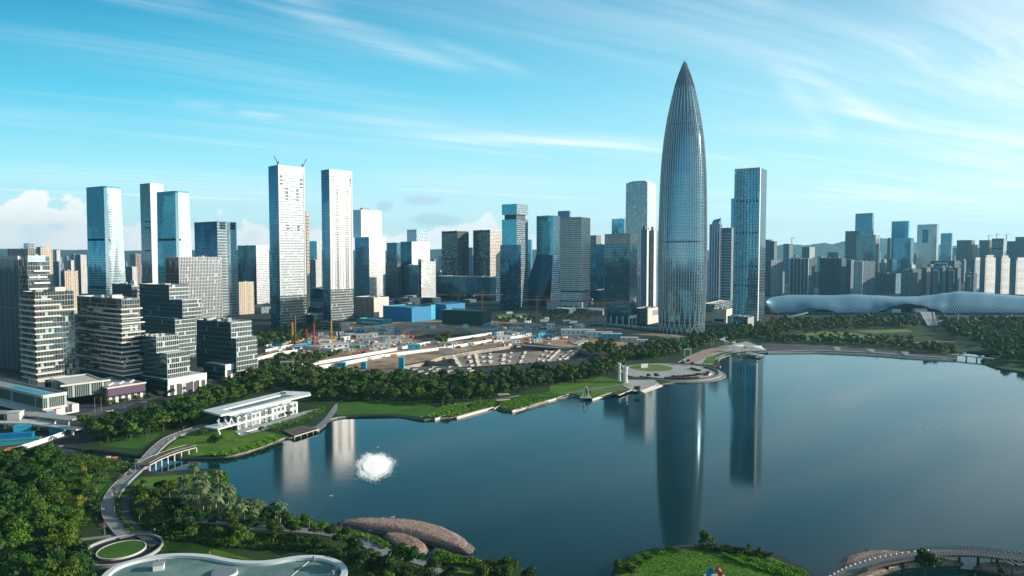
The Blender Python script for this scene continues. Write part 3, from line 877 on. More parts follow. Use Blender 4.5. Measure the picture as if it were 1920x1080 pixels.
# ---- towers right of centre
b = Bld('office_tower', 'tall dark glass tower with black vent slots right of the bullet skyscraper', 1378, 1425, 1438, 314, 615, beta=34)
b.body('glass_dark', 'glass_blue')
b.panel('L', 0, 1, b.row(318), b.row(314) + .3, 'grey_metal', .3, 'crown_band')
for yy in (376, 436, 500, 536):
    for k in range(7):
        b.panel('L', .06 + k * .135, .06 + k * .135 + .055, b.row(yy + 2.2), b.row(yy - 2.2), 'dark_void', .15, 'vent_slot')
b.fins('L', 8, GZ, b.zt, 'dark_metal', .5, .4)
b.panel('R', 0, .12, GZ, b.zt, 'white_metal', .4, 'corner_trim')  # trim coloured white to imitate the sun glint mirrored in the lake
b = Bld('office_annex', 'low dark glass block at the foot of the dark tower with vent slots', 1364, 1402, 1414, 594, 619, beta=34)
b.body('glass_dark', 'glass_dark', roof='roof_pale'); b.panel('R', 0, 1, b.zb + 1, b.zt - 1.5, 'roof_grey', .2, 'side_panel')
b = Bld('cream_block', 'low cream stone block between the bullet skyscraper and the dark tower', 1337, 1362, 1373, 580, 606, beta=34)
b.body('plain_cream' if 'plain_cream' in MATS else 'cream_stone', roof='roof_grey'); b.panel('L', .2, .9, b.zb + 2, b.zb + 6, 'dark_void', .1, 'entrance')
b = Bld('low_podium', 'low pale podium with garden roof behind the cream stone block', 1318, 1340, 1376, 570, D=1300, beta=34)
b.body('glass_grey', roof='roof_pale')
b = Bld('retail_block', 'cream walled low block with a roof garden left of the bullet skyscraper', 1189, 1213, 1236, 579, 609, beta=34)
b.body('cream_stone', 'apart_grey', roof='roof_grey'); b.panel('R', .45, .95, b.row(594), b.row(584), 'grey_metal', .15, 'louvre_panel')
b = Bld('residential_tower', 'slim residential tower with a slanted glass crown and white fins right of the bullet skyscraper', 1331, 1350, 1354, 420, D=1480, beta=34)
b.body('glass_dark', 'glass_navy'); b.fins('L', 4, GZ, b.zt, 'white_metal', 1.2, .8)
mb = MB(); z0, z1 = b.zt, b.row(411)
f = b.foot(0, 0, 1, .1, .8); mb.prism(f, z0, z0 + (z1 - z0) * .35, 0); zz = z0 + (z1 - z0) * .35
mb.face([(f[0].x, f[0].y, zz), (f[1].x, f[1].y, z1 + 3), (f[2].x, f[2].y, z1), (f[3].x, f[3].y, zz)], 0)
mb.face([(f[0].x, f[0].y, zz), (f[1].x, f[1].y, zz), (f[1].x, f[1].y, z1 + 3)], 0); mb.face([(f[2].x, f[2].y, zz), (f[3].x, f[3].y, zz), (f[2].x, f[2].y, z1)], 0)
mb.build('crown', MATS['glass_blue'], b.root)
b = Bld('residential_tower', 'residential tower with balcony grid tucked behind the dark tower with vent slots', 1353, 1372, 1380, 427, D=1500, beta=34)
b.body('apart_grey', 'apart_blue')
for k in range(24): b.panel('L', .1, .95, b.zb + 12 + k * 6.2, b.zb + 13.2 + k * 6.2, 'white_metal', .8, 'balcony')
b = Bld('glass_slab', 'thin sliver of a blue tower just behind the dark tower with vent slots', 1371, 1382, 1390, 372, D=1700, beta=34)
b.body('glass_blue')
# ---- left of the bullet tower
b = Bld('office_tower', 'dark glass tower with white ribbed base columns in front of the pale tapered tower', 1134, 1181, 1195, 438, 612, beta=34)
b.body('glass_dark', 'glass_dark', z0=b.row(594))
b.panel('L', 0, 1, b.row(458), b.row(440), 'grey_rib', .3, 'crown_screen'); b.panel('R', 0, 1, b.row(458), b.row(440), 'grey_rib', .3, 'crown_screen')
mb = MB(); mb.prism(b.foot(-3), GZ, b.row(594) - .05, 0); mb.build('lobby', MATS['glass_navy'], b.root)
for k in range(5):
    mb = MB(); q = b.at(.8, b.wl * k / 4 * .96 + .6); mb.box(q, 1.6, 1.6, GZ, b.row(594) - .05, R(-34), 0); mb.build('column', MATS['white_metal'], b.root)
for k in range(1, 3):
    mb = MB(); q = b.at(b.wr * k / 2 - .8, .8); mb.box(q, 1.6, 1.6, GZ, b.row(594) - .05, R(-34), 0); mb.build('column', MATS['white_metal'], b.root)
b.panel('R', 0, 1, b.row(598), b.row(592), 'white_metal', .5, 'canopy_band')
# pale tapered tower
b = Bld('office_tower', 'pale tapered tower with vertical silver stripes rising behind the dark glass tower', 1174, 1214, 1230, 341, D=1330, beta=34)
top = b.foot()
bot = [b.at(-1, -1), b.at(b.wr * 1.25, -1), b.at(b.wr * 1.25, b.wl + 2), b.at(-1, b.wl + 2)]
b.body('white_rib', 'stripe_silver', fp=bot, top=top, plant=False)
mb = MB(); mb.prism(b.foot(-4), b.zt, b.zt + 2.5, 0); mb.prism(b.foot(-9), b.zt + 2.5, b.zt + 4, 0); mb.build('roof_plant', MATS['roof_pale'], b.root)
b = Bld('glass_block', 'flat blue tower top left of the pale tapered tower', 1147, 1171, 1174, 410, D=1900, beta=20); b.body('glass_teal')
for i, (xl, xc, xr, yt, D, ma, lab) in enumerate(((1190, 1202, 1208, 421, 1360, 'glass_navy', 'residential slab with dark core just right of the dark glass tower'),
                                                (1202, 1213, 1217, 430, 1300, 'apart_blue', 'residential slab with a pale lit edge left of the bullet skyscraper'),
                                                (1218, 1226, 1234, 432, 1330, 'apart_grey', 'residential slab half hidden by the left edge of the bullet skyscraper'))):
    b = Bld('residential_slab', lab, xl, xc, xr, yt, D=D, beta=34); b.body('apart_white' if i == 1 else ma, ma)
    b.panel('L', .35, .65, b.zt - 1, b.zt + 7, 'dark_metal', .1, 'stair_head', emb=6)
    b.panel('R', 0, .5, GZ, b.zt, 'white_metal', .6, 'end_wall')
# waffle tower
b = Bld('office_tower', 'pale tower with a square window grid standing on two stepped podiums', 1050, 1090, 1107, 407, D=depth(582), beta=30)
b.body('waffle', z0=b.row(546)); b.panel('L', 0, 1, b.zt - 2.5, b.zt + .4, 'grey_metal', .3, 'parapet_band')
for (xl, xc, xr, y0, y1, nm) in ((1041, 1090, 1112, 549, 564, 'podium'), (1025, 1091, 1117, 567, 581, 'podium')):
    q = Bld('podium', '', xl, xc, xr, y0, D=depth(582) - (6 if y0 < 560 else 16), beta=30, root=b.root)
    mb = MB(); mb.prism(q.foot(), b.row(y1) if y1 < 575 else GZ, q.zt, 0, 1); mb.build('podium', [MATS['white_strip'], MATS['roof_pale']], b.root)
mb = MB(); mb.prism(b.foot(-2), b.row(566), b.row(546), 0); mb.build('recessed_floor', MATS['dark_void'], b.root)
# flared dark tower
b = Bld('office_tower', 'dark glass tower with a flared sloping base between grey and waffle towers', 1006, 1037, 1050, 404, D=depth(574), beta=34)
zf = b.row(478)
b.body('glass_dark', 'glass_teal', z0=zf)
fl_top = b.foot(0); wl2 = b.wl + 26 / F * b.Y * 1.15
bot = [b.at(-14, -2), b.at(b.wr, -1), b.at(b.wr, b.wl), b.at(-14, wl2)]
mb = MB(); mb.prism(bot, GZ, zf, [0, 0, 0, 0], 0, top=fl_top); mb.build('flared_base', MATS['glass_navy'], b.root)
mb = MB(); p = [b.at(-15, wl2 * .35), b.at(-15, -2.5), b.at(-8, -2)]
mb.face([(*p[0].xy, GZ), (*p[1].xy, GZ), (b.at(-6, 0).x, b.at(-6, 0).y, GZ + (zf - GZ) * .62)]); mb.build('entrance_fold', MATS['dark_void'], b.root)
# grey stacked tower
b = Bld('office_tower', 'stacked grey and blue tower with a recessed gap below its top block', 941, 969, 990, 382, D=depth(576), beta=34)
b.body('glass_grey', 'glass_teal', z1=b.row(411), z0=GZ, plant=False)
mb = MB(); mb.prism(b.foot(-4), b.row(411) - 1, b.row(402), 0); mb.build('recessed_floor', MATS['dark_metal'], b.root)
mb = MB(); mb.prism(b.foot(), b.row(402), b.zt, [0, 0, 0, 1], 2, bottom=True); mb.build('top_block', [MATS['glass_grey'], MATS['glass_teal'], MATS['roof_grey']], b.root)
b = Bld('office_tower', 'dark navy block standing in front of the stacked grey and blue tower', 938, 971, 977, 459, D=depth(580), beta=34); b.body('glass_navy')
# twin grid towers
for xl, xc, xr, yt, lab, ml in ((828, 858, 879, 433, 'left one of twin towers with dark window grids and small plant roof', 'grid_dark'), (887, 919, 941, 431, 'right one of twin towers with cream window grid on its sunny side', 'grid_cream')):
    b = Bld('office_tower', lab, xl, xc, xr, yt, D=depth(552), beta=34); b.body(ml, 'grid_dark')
    b.panel('L', .02, .98, b.zt - 6, b.zt - 1.5, 'dark_metal', .1, 'crown_band'); b.panel('L', 0, 1, b.row(487), b.row(484), 'dark_metal', .1, 'louvre_band')
# towers around x=760
b = Bld('office_tower', 'pale tower with a lattice crown box set behind the stepped white block', 751, 772, 806, 453, D=depth(564), beta=40)
b.body('white_rib', 'glass_navy', plant=False)
q = Bld('x', '', 763, 781, 801, 430, D=depth(564) + 14, beta=40, root=b.root)
mb = MB(); mb.prism(q.foot(), b.zt, q.zt, 0); mb.build('lattice_crown', MATS['glass_pale'], b.root)
mb = MB()
for dvec, L in ((q.dl, q.wl), (q.dr, q.wr)):
    nv = q.nl if dvec is q.dl else q.nr
    for k in range(5):
        a0, a1 = q.C + dvec * (L * k / 5) + nv * .4, q.C + dvec * (L * (k + 1) / 5) + nv * .4
        for h0, h1 in ((b.zt, (b.zt + q.zt) / 2), ((b.zt + q.zt) / 2, q.zt)):
            mb.bar((a0.x, a0.y, h0), (a1.x, a1.y, h1), .8); mb.bar((a1.x, a1.y, h0), (a0.x, a0.y, h1), .8)
mb.build('crown_lattice', MATS['white_metal'], b.root)
b = Bld('office_block', 'stepped white office block in front of the tower with lattice crown', 784, 790, 817, 490, D=depth(569), beta=44); b.body('white_rib', 'glass_navy')
b.panel('L', -0.0, 1, b.zt - 1, b.zt + 5, 'cream_stone', .2, 'stair_head', emb=7)
b = Bld('office_block', 'blank grey shaded block attached left of the stepped white office block', 757, 784, 792, 497, D=depth(566), beta=44); b.body('glass_grey', 'glass_blue')
# pale two block tower
b = Bld('office_tower', 'pale tower of two stacked blocks right of the pair of white high rises', 665, 692, 722, 444, D=depth(568), beta=38)
b.body('white_rib', 'glass_blue', plant=False)
q = Bld('x', '', 662, 677, 715, 393, D=depth(568) + 10, beta=38, root=b.root)
mb = MB(); mb.prism(q.foot(), b.zt - 1.1, q.zt, [0, 0, 0, 1], 2); mb.build('upper_block', [MATS['white_rib'], MATS['glass_pale'], MATS['roof_pale']], b.root)
mb = MB(); mb.box(q.at(q.wr * .4, q.wl * .5), 22, 9, q.zt, q.zt + 5, R(50), 0); mb.build('roof_plant', MATS['roof_grey'], b.root)
b = Bld('office_tower', 'dark slab tower between the pale two block tower and the lattice crown tower', 725, 744, 752, 455, D=depth(558), beta=38); b.body('glass_dark', 'glass_navy')
# ---- pair of white high rises
for xl, xc, xr, yt, yb_, wm, lab, ops in (
        (503, 521, 571, 309, 615, 'white_strip', 'left one of the two tallest white high rises with small dark roof cranes', ((330, .06, .16), (337, .06, .16), (344, .06, .16), (334, .8, .92), (341, .8, .92), (348, .8, .92),
         (353, .26, .36), (360, .26, .36), (366, .26, .36), (372, .26, .36), (355, .66, .76), (361, .66, .76), (367, .66, .76), (373, .66, .76), (422, .28, .38), (428, .28, .38), (424, .68, .78), (430, .68, .78))),
        (602, 617, 660, 317, 603, 'white_window', 'right one of the two tallest white high rises with rows of dark window openings', ((331, .1, .2), (337, .1, .2), (342, .1, .2), (334, .84, .97), (339, .84, .97), (345, .84, .97),
         (349, .28, .4), (355, .28, .4), (360, .28, .4), (350, .7, .82), (356, .7, .82)))):
    b = Bld('white_high_rise', lab, xl, xc, xr, yt, yb_, beta=42, group='pair of white high rises')
    zl = b.row(yb_ - 60)
    b.body(wm, 'glass_blue', z0=zl, roof='roof_pale', plant=False)
    mb = MB(); mb.prism(b.foot(), GZ, zl, [0, 0, 0, 1], 0); mb.build('lower_floors', [MATS['stepped_light'], MATS['glass_navy']], b.root)
    b.panel('R', 0, 1, b.row(yt + 8), b.zt + .3, 'stone_white', .3, 'crown_band'); b.panel('R', 0, .05, zl, b.zt - 8, 'stone_white', .4, 'edge_strip'); b.panel('R', .95, 1, zl, b.zt - 8, 'stone_white', .4, 'edge_strip')
    for (y, f0, f1) in ops: b.panel('R', f0, f1, b.row(y + 1.5), b.row(y - 1.5), 'dark_metal', .12, 'window_opening')
    if yt > 312:
        for k in range(46):
            y = 360 + k * 4.4
            for f0, f1 in ((.24, .40), (.66, .80)): b.panel('R', f0 + .02 * (k % 2), f1, b.row(y + 1.05), b.row(y - 1.05), 'dark_metal', .12, 'window_opening')
    if yt < 312:
        for (f, dx_) in ((b.wr * .03, -9), (b.wr * .97, 10)):
            cr = MB(); p = b.at(f, b.wl * .1, b.zt)
            cr.bar(p, p + Vector((0, 0, 4)), 1.6); cr.bar(p + Vector((0, 0, 3)), p + Vector((dx_ * .6, 0, 13)), .9); cr.bar(p + Vector((0, 0, 3)), p + Vector((-dx_ * .2, 0, 5)), 1.4)
            cr.build('roof_crane', MATS['dark_metal'], b.root)
b = Bld('concrete_core', 'unfinished tan concrete frame rising behind the left white high rise', 570, 574, 579, 397, D=1330, beta=40); b.body('apart_cream', roof='concrete')
for k in range(26): b.panel('R', 0, 1, b.zb + 20 + k * 6.5, b.zb + 21 + k * 6.5, 'rust', 1.2, 'scaffold_deck')
# ---- left cluster
for xl, xc, xr, yt, yb_, lab in ((160, 197, 226, 352, 598, 'tapered blue glass tower with black vent bars furthest left of the glass pair'), (292, 331, 354, 361, 594, 'tapered blue glass tower overlapping the slim white tower')):
    b = Bld('glass_tower', lab, xl, xc, xr, yt, yb_, beta=30, group='pair of tapered blue glass towers')
    c = .12
    def octo(g, k=0.0):
        R_, L_ = b.wr, b.wl
        return [b.at(-g, 4 - g), b.at(3 - g, -g), b.at(R_ * (1 + k) + g, -g - k * 4), b.at(R_ * (1 + k) + g, L_ + g), b.at(4, L_ + g), b.at(-g, L_ - 3 + g)]
    top = octo(0); bot = octo(1.5, .14)
    mb = MB(); u = 0
    mm = [0, 0, 0, 1, 1, 1]
    mb.prism(bot, GZ, b.zt, [2, 0, 0, 1, 1, 1], 3, top=top)
    mb.build('curtain_wall', [MATS['glass_pale'], MATS['glass_teal'], MATS['glass_pale'], MATS['roof_grey']], b.root)
    mb = MB()
    for k in range(6): mb.wall(top[k], top[(k + 1) % 6], b.zt, b.zt + 3.2, 0)
    mb.build('glass_parapet', MATS['glass_teal'], b.root)
    mb = MB(); mb.prism(b.foot(-7), b.zt, b.zt + 2.8, 0); mb.build('roof_plant', MATS['roof_grey'], b.root)
    for y in (449, 540):
        b.panel('L', .12, .9, b.row(y + 2), b.row(y - 2), 'dark_void', 1.6, 'vent_bar')
    b.panel('R', .18, .75, b.row(451), b.row(447), 'grey_metal', 3.0, 'vent_bar')
b = Bld('office_tower', 'slim white tower with grey side behind the tapered blue glass pair', 262, 281, 306, 343, D=1400, beta=34); b.body('white_rib', 'glass_grey', roof='roof_pale')
b.panel('R', 0, 1, GZ, b.zt, 'stone_white', .3, 'side_panel')
for y in (415, 427, 470): b.panel('L', .1, .6, b.row(y + 1), b.row(y - 1), 'dark_void', .2, 'vent_bar')
b = Bld('glass_tower', 'dark glass tower with silver lit side and two square roof screens near the ribbed block', 364, 407, 443, 415, D=1000, beta=34)
b.body('glass_pale', 'glass_navy', parapet=3)
b.panel('R', .12, .42, b.row(430), b.row(416), 'glass_dark', .3, 'roof_screen'); b.panel('R', .66, .92, b.row(430), b.row(417), 'glass_dark', .3, 'roof_screen'); b.panel('R', .52, .56, GZ, b.zt, 'dark_metal', .3, 'dark_joint')  # last panel is a narrow strip of dark metal up the face
b = Bld('office_block', 'dark block with a pale striped side left of the white high rise pair', 445, 480, 504, 460, D=1500, beta=34); b.body('white_strip', 'glass_dark')
b = Bld('apartment_block', 'small sunlit cream apartment block below the dark block with striped side', 444, 448, 476, 529, D=1240, beta=40, cat='building'); b.body('apart_cream', roof='roof_pale')
# ribbed block
b = Bld('office_block', 'broad grey block with close vertical ribs and a brown side wall', 310, 335, 416, 482, D=800, beta=36); b.body('grey_rib', 'dark_rib', roof='roof_pale')
# stepped glass cluster
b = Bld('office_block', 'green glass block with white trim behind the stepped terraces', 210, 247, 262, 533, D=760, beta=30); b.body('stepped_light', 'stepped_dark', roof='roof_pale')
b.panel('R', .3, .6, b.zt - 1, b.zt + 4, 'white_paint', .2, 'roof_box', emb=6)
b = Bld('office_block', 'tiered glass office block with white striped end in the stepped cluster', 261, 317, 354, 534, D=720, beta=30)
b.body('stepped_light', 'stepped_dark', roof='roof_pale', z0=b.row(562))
q = Bld('x', '', 262, 342, 378, 562, D=715, beta=30, root=b.root)
mb = MB(); mb.prism(q.foot(), b.row(596), q.zt, [0, 0, 0, 1], 2); mb.build('middle_tier', [MATS['stepped_light'], MATS['stepped_dark'], MATS['roof_pale']], b.root)
q = Bld('x', '', 264, 328, 366, 594, D=712, beta=30, root=b.root)
mb = MB(); mb.prism(q.foot(), GZ, b.row(596) - .05, [0, 0, 0, 1], 2); mb.build('lower_tier', [MATS['stepped_light'], MATS['stepped_dark'], MATS['roof_pale']], b.root)
for (lab, D, up, lo, pod, yb_) in (('near stepped glass block with a white shop podium beside the brown balcony tower', depth(739), (262, 293, 335, 632), (262, 313, 356, 663), (262, 314, 387, 712), 739),
                                 ('stepped glass block with white shop podium nearest the park trees', depth(711), (368, 433, 472, 604), (368, 443, 482, 635), (382, 422, 483, 685), 711)):
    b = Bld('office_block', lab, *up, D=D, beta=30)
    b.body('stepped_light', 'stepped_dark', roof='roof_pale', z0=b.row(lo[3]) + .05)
    q = Bld('x', '', *lo, D=D - 3, beta=30, root=b.root)
    zp = q.row(pod[3])
    mb = MB(); mb.prism(q.foot(), zp - 6, q.zt, [0, 0, 0, 1], 2); mb.build('lower_tier', [MATS['stepped_light'], MATS['stepped_dark'], MATS['roof_pale']], b.root)
    q2 = Bld('x', '', *pod, D=D - 8, beta=30, root=b.root)
    mb = MB(); mb.prism(q2.foot(), GZ, q2.zt, [0, 0, 0, 1], 2); mb.build('shop_podium', [MATS['shop_front'], MATS['stepped_dark'], MATS['roof_pale']], b.root)
    q2.panel('R', 0, 1, q2.zt - 4.5, q2.zt + .5, 'white_paint', .4, 'fascia')
    n = 5
    for k in range(n): q2.panel('R', .06 + k / n, .06 + (k + .5) / n, GZ + .2, q2.zt - 5.2, 'dark_metal', .15, 'shop_window')
    for k in range(3): b.panel('L', .1 + .3 * k, .22 + .3 * k, b.zt - 1, b.zt + 1.6, 'roof_grey', -.8, 'roof_unit', emb=4)
# grey ribbed slab at the picture's edge
b = Bld('office_block', 'tall grey ribbed slab cut off by the left picture edge', -30, 34, 38, 480, D=640, beta=30); b.body('white_rib', 'slate_rib', roof='roof_grey')
b.panel('L', 0, 1, b.zt - 3, b.zt + .2, 'roof_pale', .4, 'crown_band')
# white slab tower behind the garden tower
b = Bld('balcony_tower', 'pale tower with stepped white balconies behind the garden roof tower', 38, 51, 92, 480, D=625, beta=34); b.body('loft_glass', 'loft_brown', roof='roof_pale')
for k, y in enumerate((508, 520, 531, 542, 552)): b.panel('R', .02 + .22 * ((k + 1) % 2), .98 if k % 2 == 0 else .85, b.row(y + 1.6), b.row(y - 1.2), 'white_paint', 1.6, 'balcony')
b.panel('R', .02, .82, b.row(491), b.row(480) + .4, 'glass_pale', .3, 'glass_crown')
# two balcony towers
b = Bld('balcony_tower', 'brown balcony tower with a green garden roof above a pool podium', 40, 66, 138, 548, D=depth(748), beta=34)
b.body('loft_glass', 'loft_brown', roof='roof_pale', z0=b.row(712))
nf = 15
zz0, zz1 = b.row(712), b.row(562)
for k in range(nf):
    z = zz0 + (zz1 - zz0) * k / (nf - 1)
    fr = 1.0 if k in (0, nf - 3) else (.40, .62)[k % 2]
    b.slab(z - .55, z + .55, 2.0 if k % 2 else 1.4, fr, 1.0, 'cream_stone')
mb = MB(); mb.prism(b.foot(-.7, .05, .7, .1, .8), b.zt - 1.1, b.zt - .3, 0); mb.build('roof_lawn', MATS['dark_lawn'], b.root)
mb = MB(); mb.box(b.at(b.wr * .72, b.wl * .3), 7, 5, b.zt - 1.1, b.zt + 3, R(56), 0); mb.build('stair_head', MATS['cream_stone'], b.root)
mb = MB(); mb.prism(b.foot(-2, .06, 1, 0, 1), b.row(745), b.row(712), 0); mb.build('recessed_base', MATS['loft_glass'], b.root)
for k, (r_, l_) in enumerate(((1.2, 1.2), (1.2, b.wl * .35), (1.2, b.wl * .65), (b.wr * .12, 1.2))):
    mb = MB(); mb.box(b.at(r_, l_), 2.2, 2.2, b.row(747), b.row(712), R(56), 0); mb.build('column', MATS['white_paint'], b.root)
BT1 = b
b = Bld('balcony_tower', 'brown balcony tower with white slab edges behind the purple shop podium', 144, 228, 262, 560, D=depth(738), beta=32)
b.body('loft_glass', 'loft_brown', roof='roof_pale', z0=b.row(704))
nf = 15
zz0, zz1 = b.row(704), b.row(580)
for k in range(nf):
    z = zz0 + (zz1 - zz0) * k / (nf - 1)
    b.slab(z - .5, z + .5, (1.3, 2.4)[k % 2], (1.0, .82)[k % 3 == 1], (1.0, .45, .7)[k % 3], 'cream_stone')
rr = random.Random(5)
for k in range(26):
    f0 = rr.uniform(0.3, .8); z = zz0 + (zz1 - zz0) * rr.random()
    b.panel('L', f0, f0 + rr.uniform(.08, .2), z, z + .9, 'cream_stone', rr.uniform(.8, 1.8), 'planter_ledge')
mb = MB(); mb.prism(b.foot(-.3), b.row(738), b.row(704), 0); mb.build('glass_base', MATS['stepped_dark'], b.root)
mb = MB(); mb.box(b.at(b.wr * .3, b.wl * .25), 8, 6, b.zt - 1.1, b.zt + 2.4, R(58), 0); mb.build('stair_head', MATS['roof_pale'], b.root)
# podium with pool under the garden roof tower
b = Bld('podium_block', 'slatted podium with a turquoise roof pool at the lower left', -60, 80, 125, 742, D=depth(786), beta=32)
b.body('podium_slats', 'podium_slats', roof='roof_grey', z0=b.row(767), plant=False)
b.panel('R', 0, 1, b.row(747), b.zt + .3, 'cream_stone', .6, 'edge_beam'); b.panel('L', 0, 1, b.row(746), b.zt + .3, 'concrete', .6, 'edge_beam')
b.panel('R', 0, 1, b.row(770), b.row(766), 'cream_stone', .5, 'edge_beam'); b.panel('L', 0, 1, b.row(770), b.row(766), 'concrete', .5, 'edge_beam')
mb = MB(); mb.prism([b.at(2, 3), b.at(b.wr * .95, 3), b.at(b.wr * .95, 9), b.at(9, 10), b.at(9, b.wl * .5), b.at(2, b.wl * .5)], b.zt - 1.15, b.zt - .9, 0); mb.build('roof_pool', MATS['cyan_paint'], b.root)
mb = MB(); mb.prism([b.at(3, 3), b.at(b.wr + 9, 3), b.at(b.wr + 9, b.wl), b.at(3, b.wl)], GZ, b.row(770), 0); mb.build('ground_floor', MATS['white_paint'], b.root)
q = b.at(3, 3)
mb = MB(); A_, B_ = b.at(b.wr * .02 + 3, 2.8), b.at(b.wr * .55, 2.8)
mb.prism([A_, B_, B_ + b.nr * .3, A_ + b.nr * .3], GZ + 1.2, GZ + 4.2, 0); mb.build('blue_sign_panel', MATS['blue_paint'], b.root)
mb = MB(); A_, B_ = b.at(b.wr * .55, 2.8), b.at(b.wr * .62, 2.8)
mb.prism([A_, B_, B_ + b.nr * .3, A_ + b.nr * .3], GZ + 1.2, GZ + 6, 0); mb.build('red_sign_panel', MATS['red_paint'], b.root)
for k in range(2):
    mb = MB(); A_, B_ = b.at(b.wr * (1.02 + .16 * k), 2.8), b.at(b.wr * (1.14 + .16 * k), 2.8)
    mb.prism([A_, B_, B_ + b.nr * .2, A_ + b.nr * .2], GZ + 1, GZ + 6.5, 0); mb.build('shop_window', MATS['dark_metal'], b.root)
b = Bld('retail_terrace', 'long raised terrace with white slatted railing linking the two balcony towers', 95, 128, 200, 722, D=depth(765), beta=42)
b.body('podium_slats', 'podium_slats', roof='roof_pale', plant=False, z0=b.row(746), parapet=.8); b.panel('R', -.2, 1.1, b.zt - .6, b.zt + .6, 'cream_stone', .8, 'edge_beam')
b = Bld('retail_podium', 'dark shop podium with a purple panel under the brown balcony tower', 148, 200, 273, 728, D=depth(758), beta=36)
b.body('stepped_dark', 'loft_brown', roof='roof_pale', plant=False); b.panel('R', .02, .98, b.row(744), b.row(730), 'purple_panel', .4, 'fascia_panel')
b.panel('R', 0, 1, b.zt - .6, b.zt + .5, 'cream_stone', .8, 'edge_beam')
for k in range(6): b.panel('R', .04 + k * .16, .12 + k * .16, GZ, GZ + 4.5, 'cream_stone', .4, 'pier')
for k in range(9):
    q = b.at(b.wr * (.1 + .09 * k), 3 + (k % 3) * 3)
    mb = MB(); mb.bar((q.x, q.y, b.zt - 1.2), (q.x, q.y, b.zt + 1.2), .12); zc = b.zt + 1.2
    for j in range(6):
        a0, a1 = j * math.pi / 3, (j + 1) * math.pi / 3
        mb.face([(q.x + 1.7 * math.cos(a0), q.y + 1.7 * math.sin(a0), zc), (q.x + 1.7 * math.cos(a1), q.y + 1.7 * math.sin(a1), zc), (q.x, q.y, zc + 1.2)])
    o = mb.build('parasol', MATS['white_paint']); tag(o, 'white parasol on the shop podium terrace below the brown balcony tower', 'parasol', 'parasols on the shop terrace')

# ------------------------------------------------------------------ the wave-roofed arena
m, t = newmat('arena_shell')
uvn = t.n('ShaderNodeUVMap'); u, v, _ = t.sep(uvn.outputs[0])
s_ = 5.0
a = t.m('FRACT', t.m('DIVIDE', t.m('ADD', u, v), s_)); b = t.m('FRACT', t.m('DIVIDE', t.m('SUBTRACT', u, v), s_))
da = t.m('ABSOLUTE', t.m('SUBTRACT', a, .5)); db = t.m('ABSOLUTE', t.m('SUBTRACT', b, .5))
rad = t.m('MAXIMUM', da, db)
size = t.m('MULTIPLY', t.ramp(v, 24, 2, False), .33)
hole = t.m('LESS_THAN', rad, size)
tcn = t.n('ShaderNodeTexCoord'); nz = t.noise(tcn.outputs['Object'], .02, 3, .5)
pc = t.mix(nz, (.11, .25, .34), (.15, .30, .39))
ps = t.n('ShaderNodeBsdfPrincipled', ins={'Base Color': pc, 'Metallic': .25, 'Roughness': .38})
dk = t.n('ShaderNodeBsdfPrincipled', ins={'Base Color': (.03, .06, .08), 'Metallic': .4, 'Roughness': .25})
mx = t.n('ShaderNodeMixShader', ins={0: hole, 1: ps.outputs[0], 2: dk.outputs[0]}); out(t, mx.outputs[0]); MATS['arena_shell'] = m
AY = 1260.0
top_px = [(1437, 560), (1446, 556), (1480, 554.5), (1520, 555), (1560, 555.5), (1600, 553.5), (1640, 556), (1680, 558.5), (1720, 558), (1745, 555), (1770, 551), (1795, 547.5), (1830, 549), (1870, 553), (1920, 557), (1980, 558), (2040, 556), (2100, 553)]
low_px = [(1437, 572), (1450, 586), (1490, 584), (1520, 577), (1545, 580), (1590, 590), (1630, 591), (1650, 583), (1675, 573), (1700, 569), (1725, 572), (1750, 579), (1785, 592), (1830, 594), (1900, 597), (1980, 599), (2100, 600)]


def interp(pts, x):
    for (x0, y0), (x1, y1) in zip(pts[:-1], pts[1:]):
        if x <= x1:
            s = (x - x0) / (x1 - x0); s = s * s * (3 - 2 * s)
            return y0 + (y1 - y0) * s
    return pts[-1][1]


ar = empty('arena', (AT(1700, AY).x, AY, GZ), 'long arena with a wave shaped pale blue roof and diamond lattice front', 'arena')
mb = MB(); NX, NJ = 110, 14; grid = []
for i in range(NX + 1):
    x = 1437 + (2100 - 1437) * i / NX
    A = AT(x, AY, 0)
    zt = zrow(interp(top_px, x), AY + 40); zl = max(GZ, zrow(interp(low_px, x), AY - 6))
    end = min(1, (i / NX) * 14) ** .5
    col = []
    for j in range(NJ + 1):
        s = j / NJ
        if s < .6:                                # front curve from the lower lip to the crest
            q = s / .6 * math.pi / 2
            yy = AY - 10 + 52 * (1 - math.cos(q)) * end; zz = zl + (zt - zl) * math.sin(q) ** .9
        else:
            q = (s - .6) / .4
            yy = AY + 42 * end + 160 * q * end; zz = zt - (zt - 14) * q ** 2.2 * .8
        col.append((A.x * yy / AY, yy, zz))
    grid.append(col)
for i in range(NX):
    ua, ub = grid[i][0][0], grid[i + 1][0][0]
    for j in range(NJ):
        v0, v1 = j / NJ * 62, (j + 1) / NJ * 62
        mb.face([grid[i][j], grid[i + 1][j], grid[i + 1][j + 1], grid[i][j + 1]], 0, [(ua, v0), (ub, v0), (ub, v1), (ua, v1)])
mb.build('roof_shell', MATS['arena_shell'], ar, smooth=True, weld=True)
mb = MB(); A, B = AT(1445, AY + 22, 0), AT(2100, AY + 22, 0)
mb.prism([(A.x, A.y), (B.x, B.y), (B.x, B.y + 120), (A.x, A.y + 120)], GZ, 15, 0); mb.build('glass_hall', MATS['glass_navy'], ar)
mb = MB(); A, B = AT(1455, AY - 22, 0), AT(2100, AY - 22, 0)
mb.prism([(A.x, A.y), (B.x, B.y), (B.x, B.y + 40), (A.x, A.y + 40)], GZ, 5, 0); mb.build('terrace_base', MATS['glass_navy'], ar)
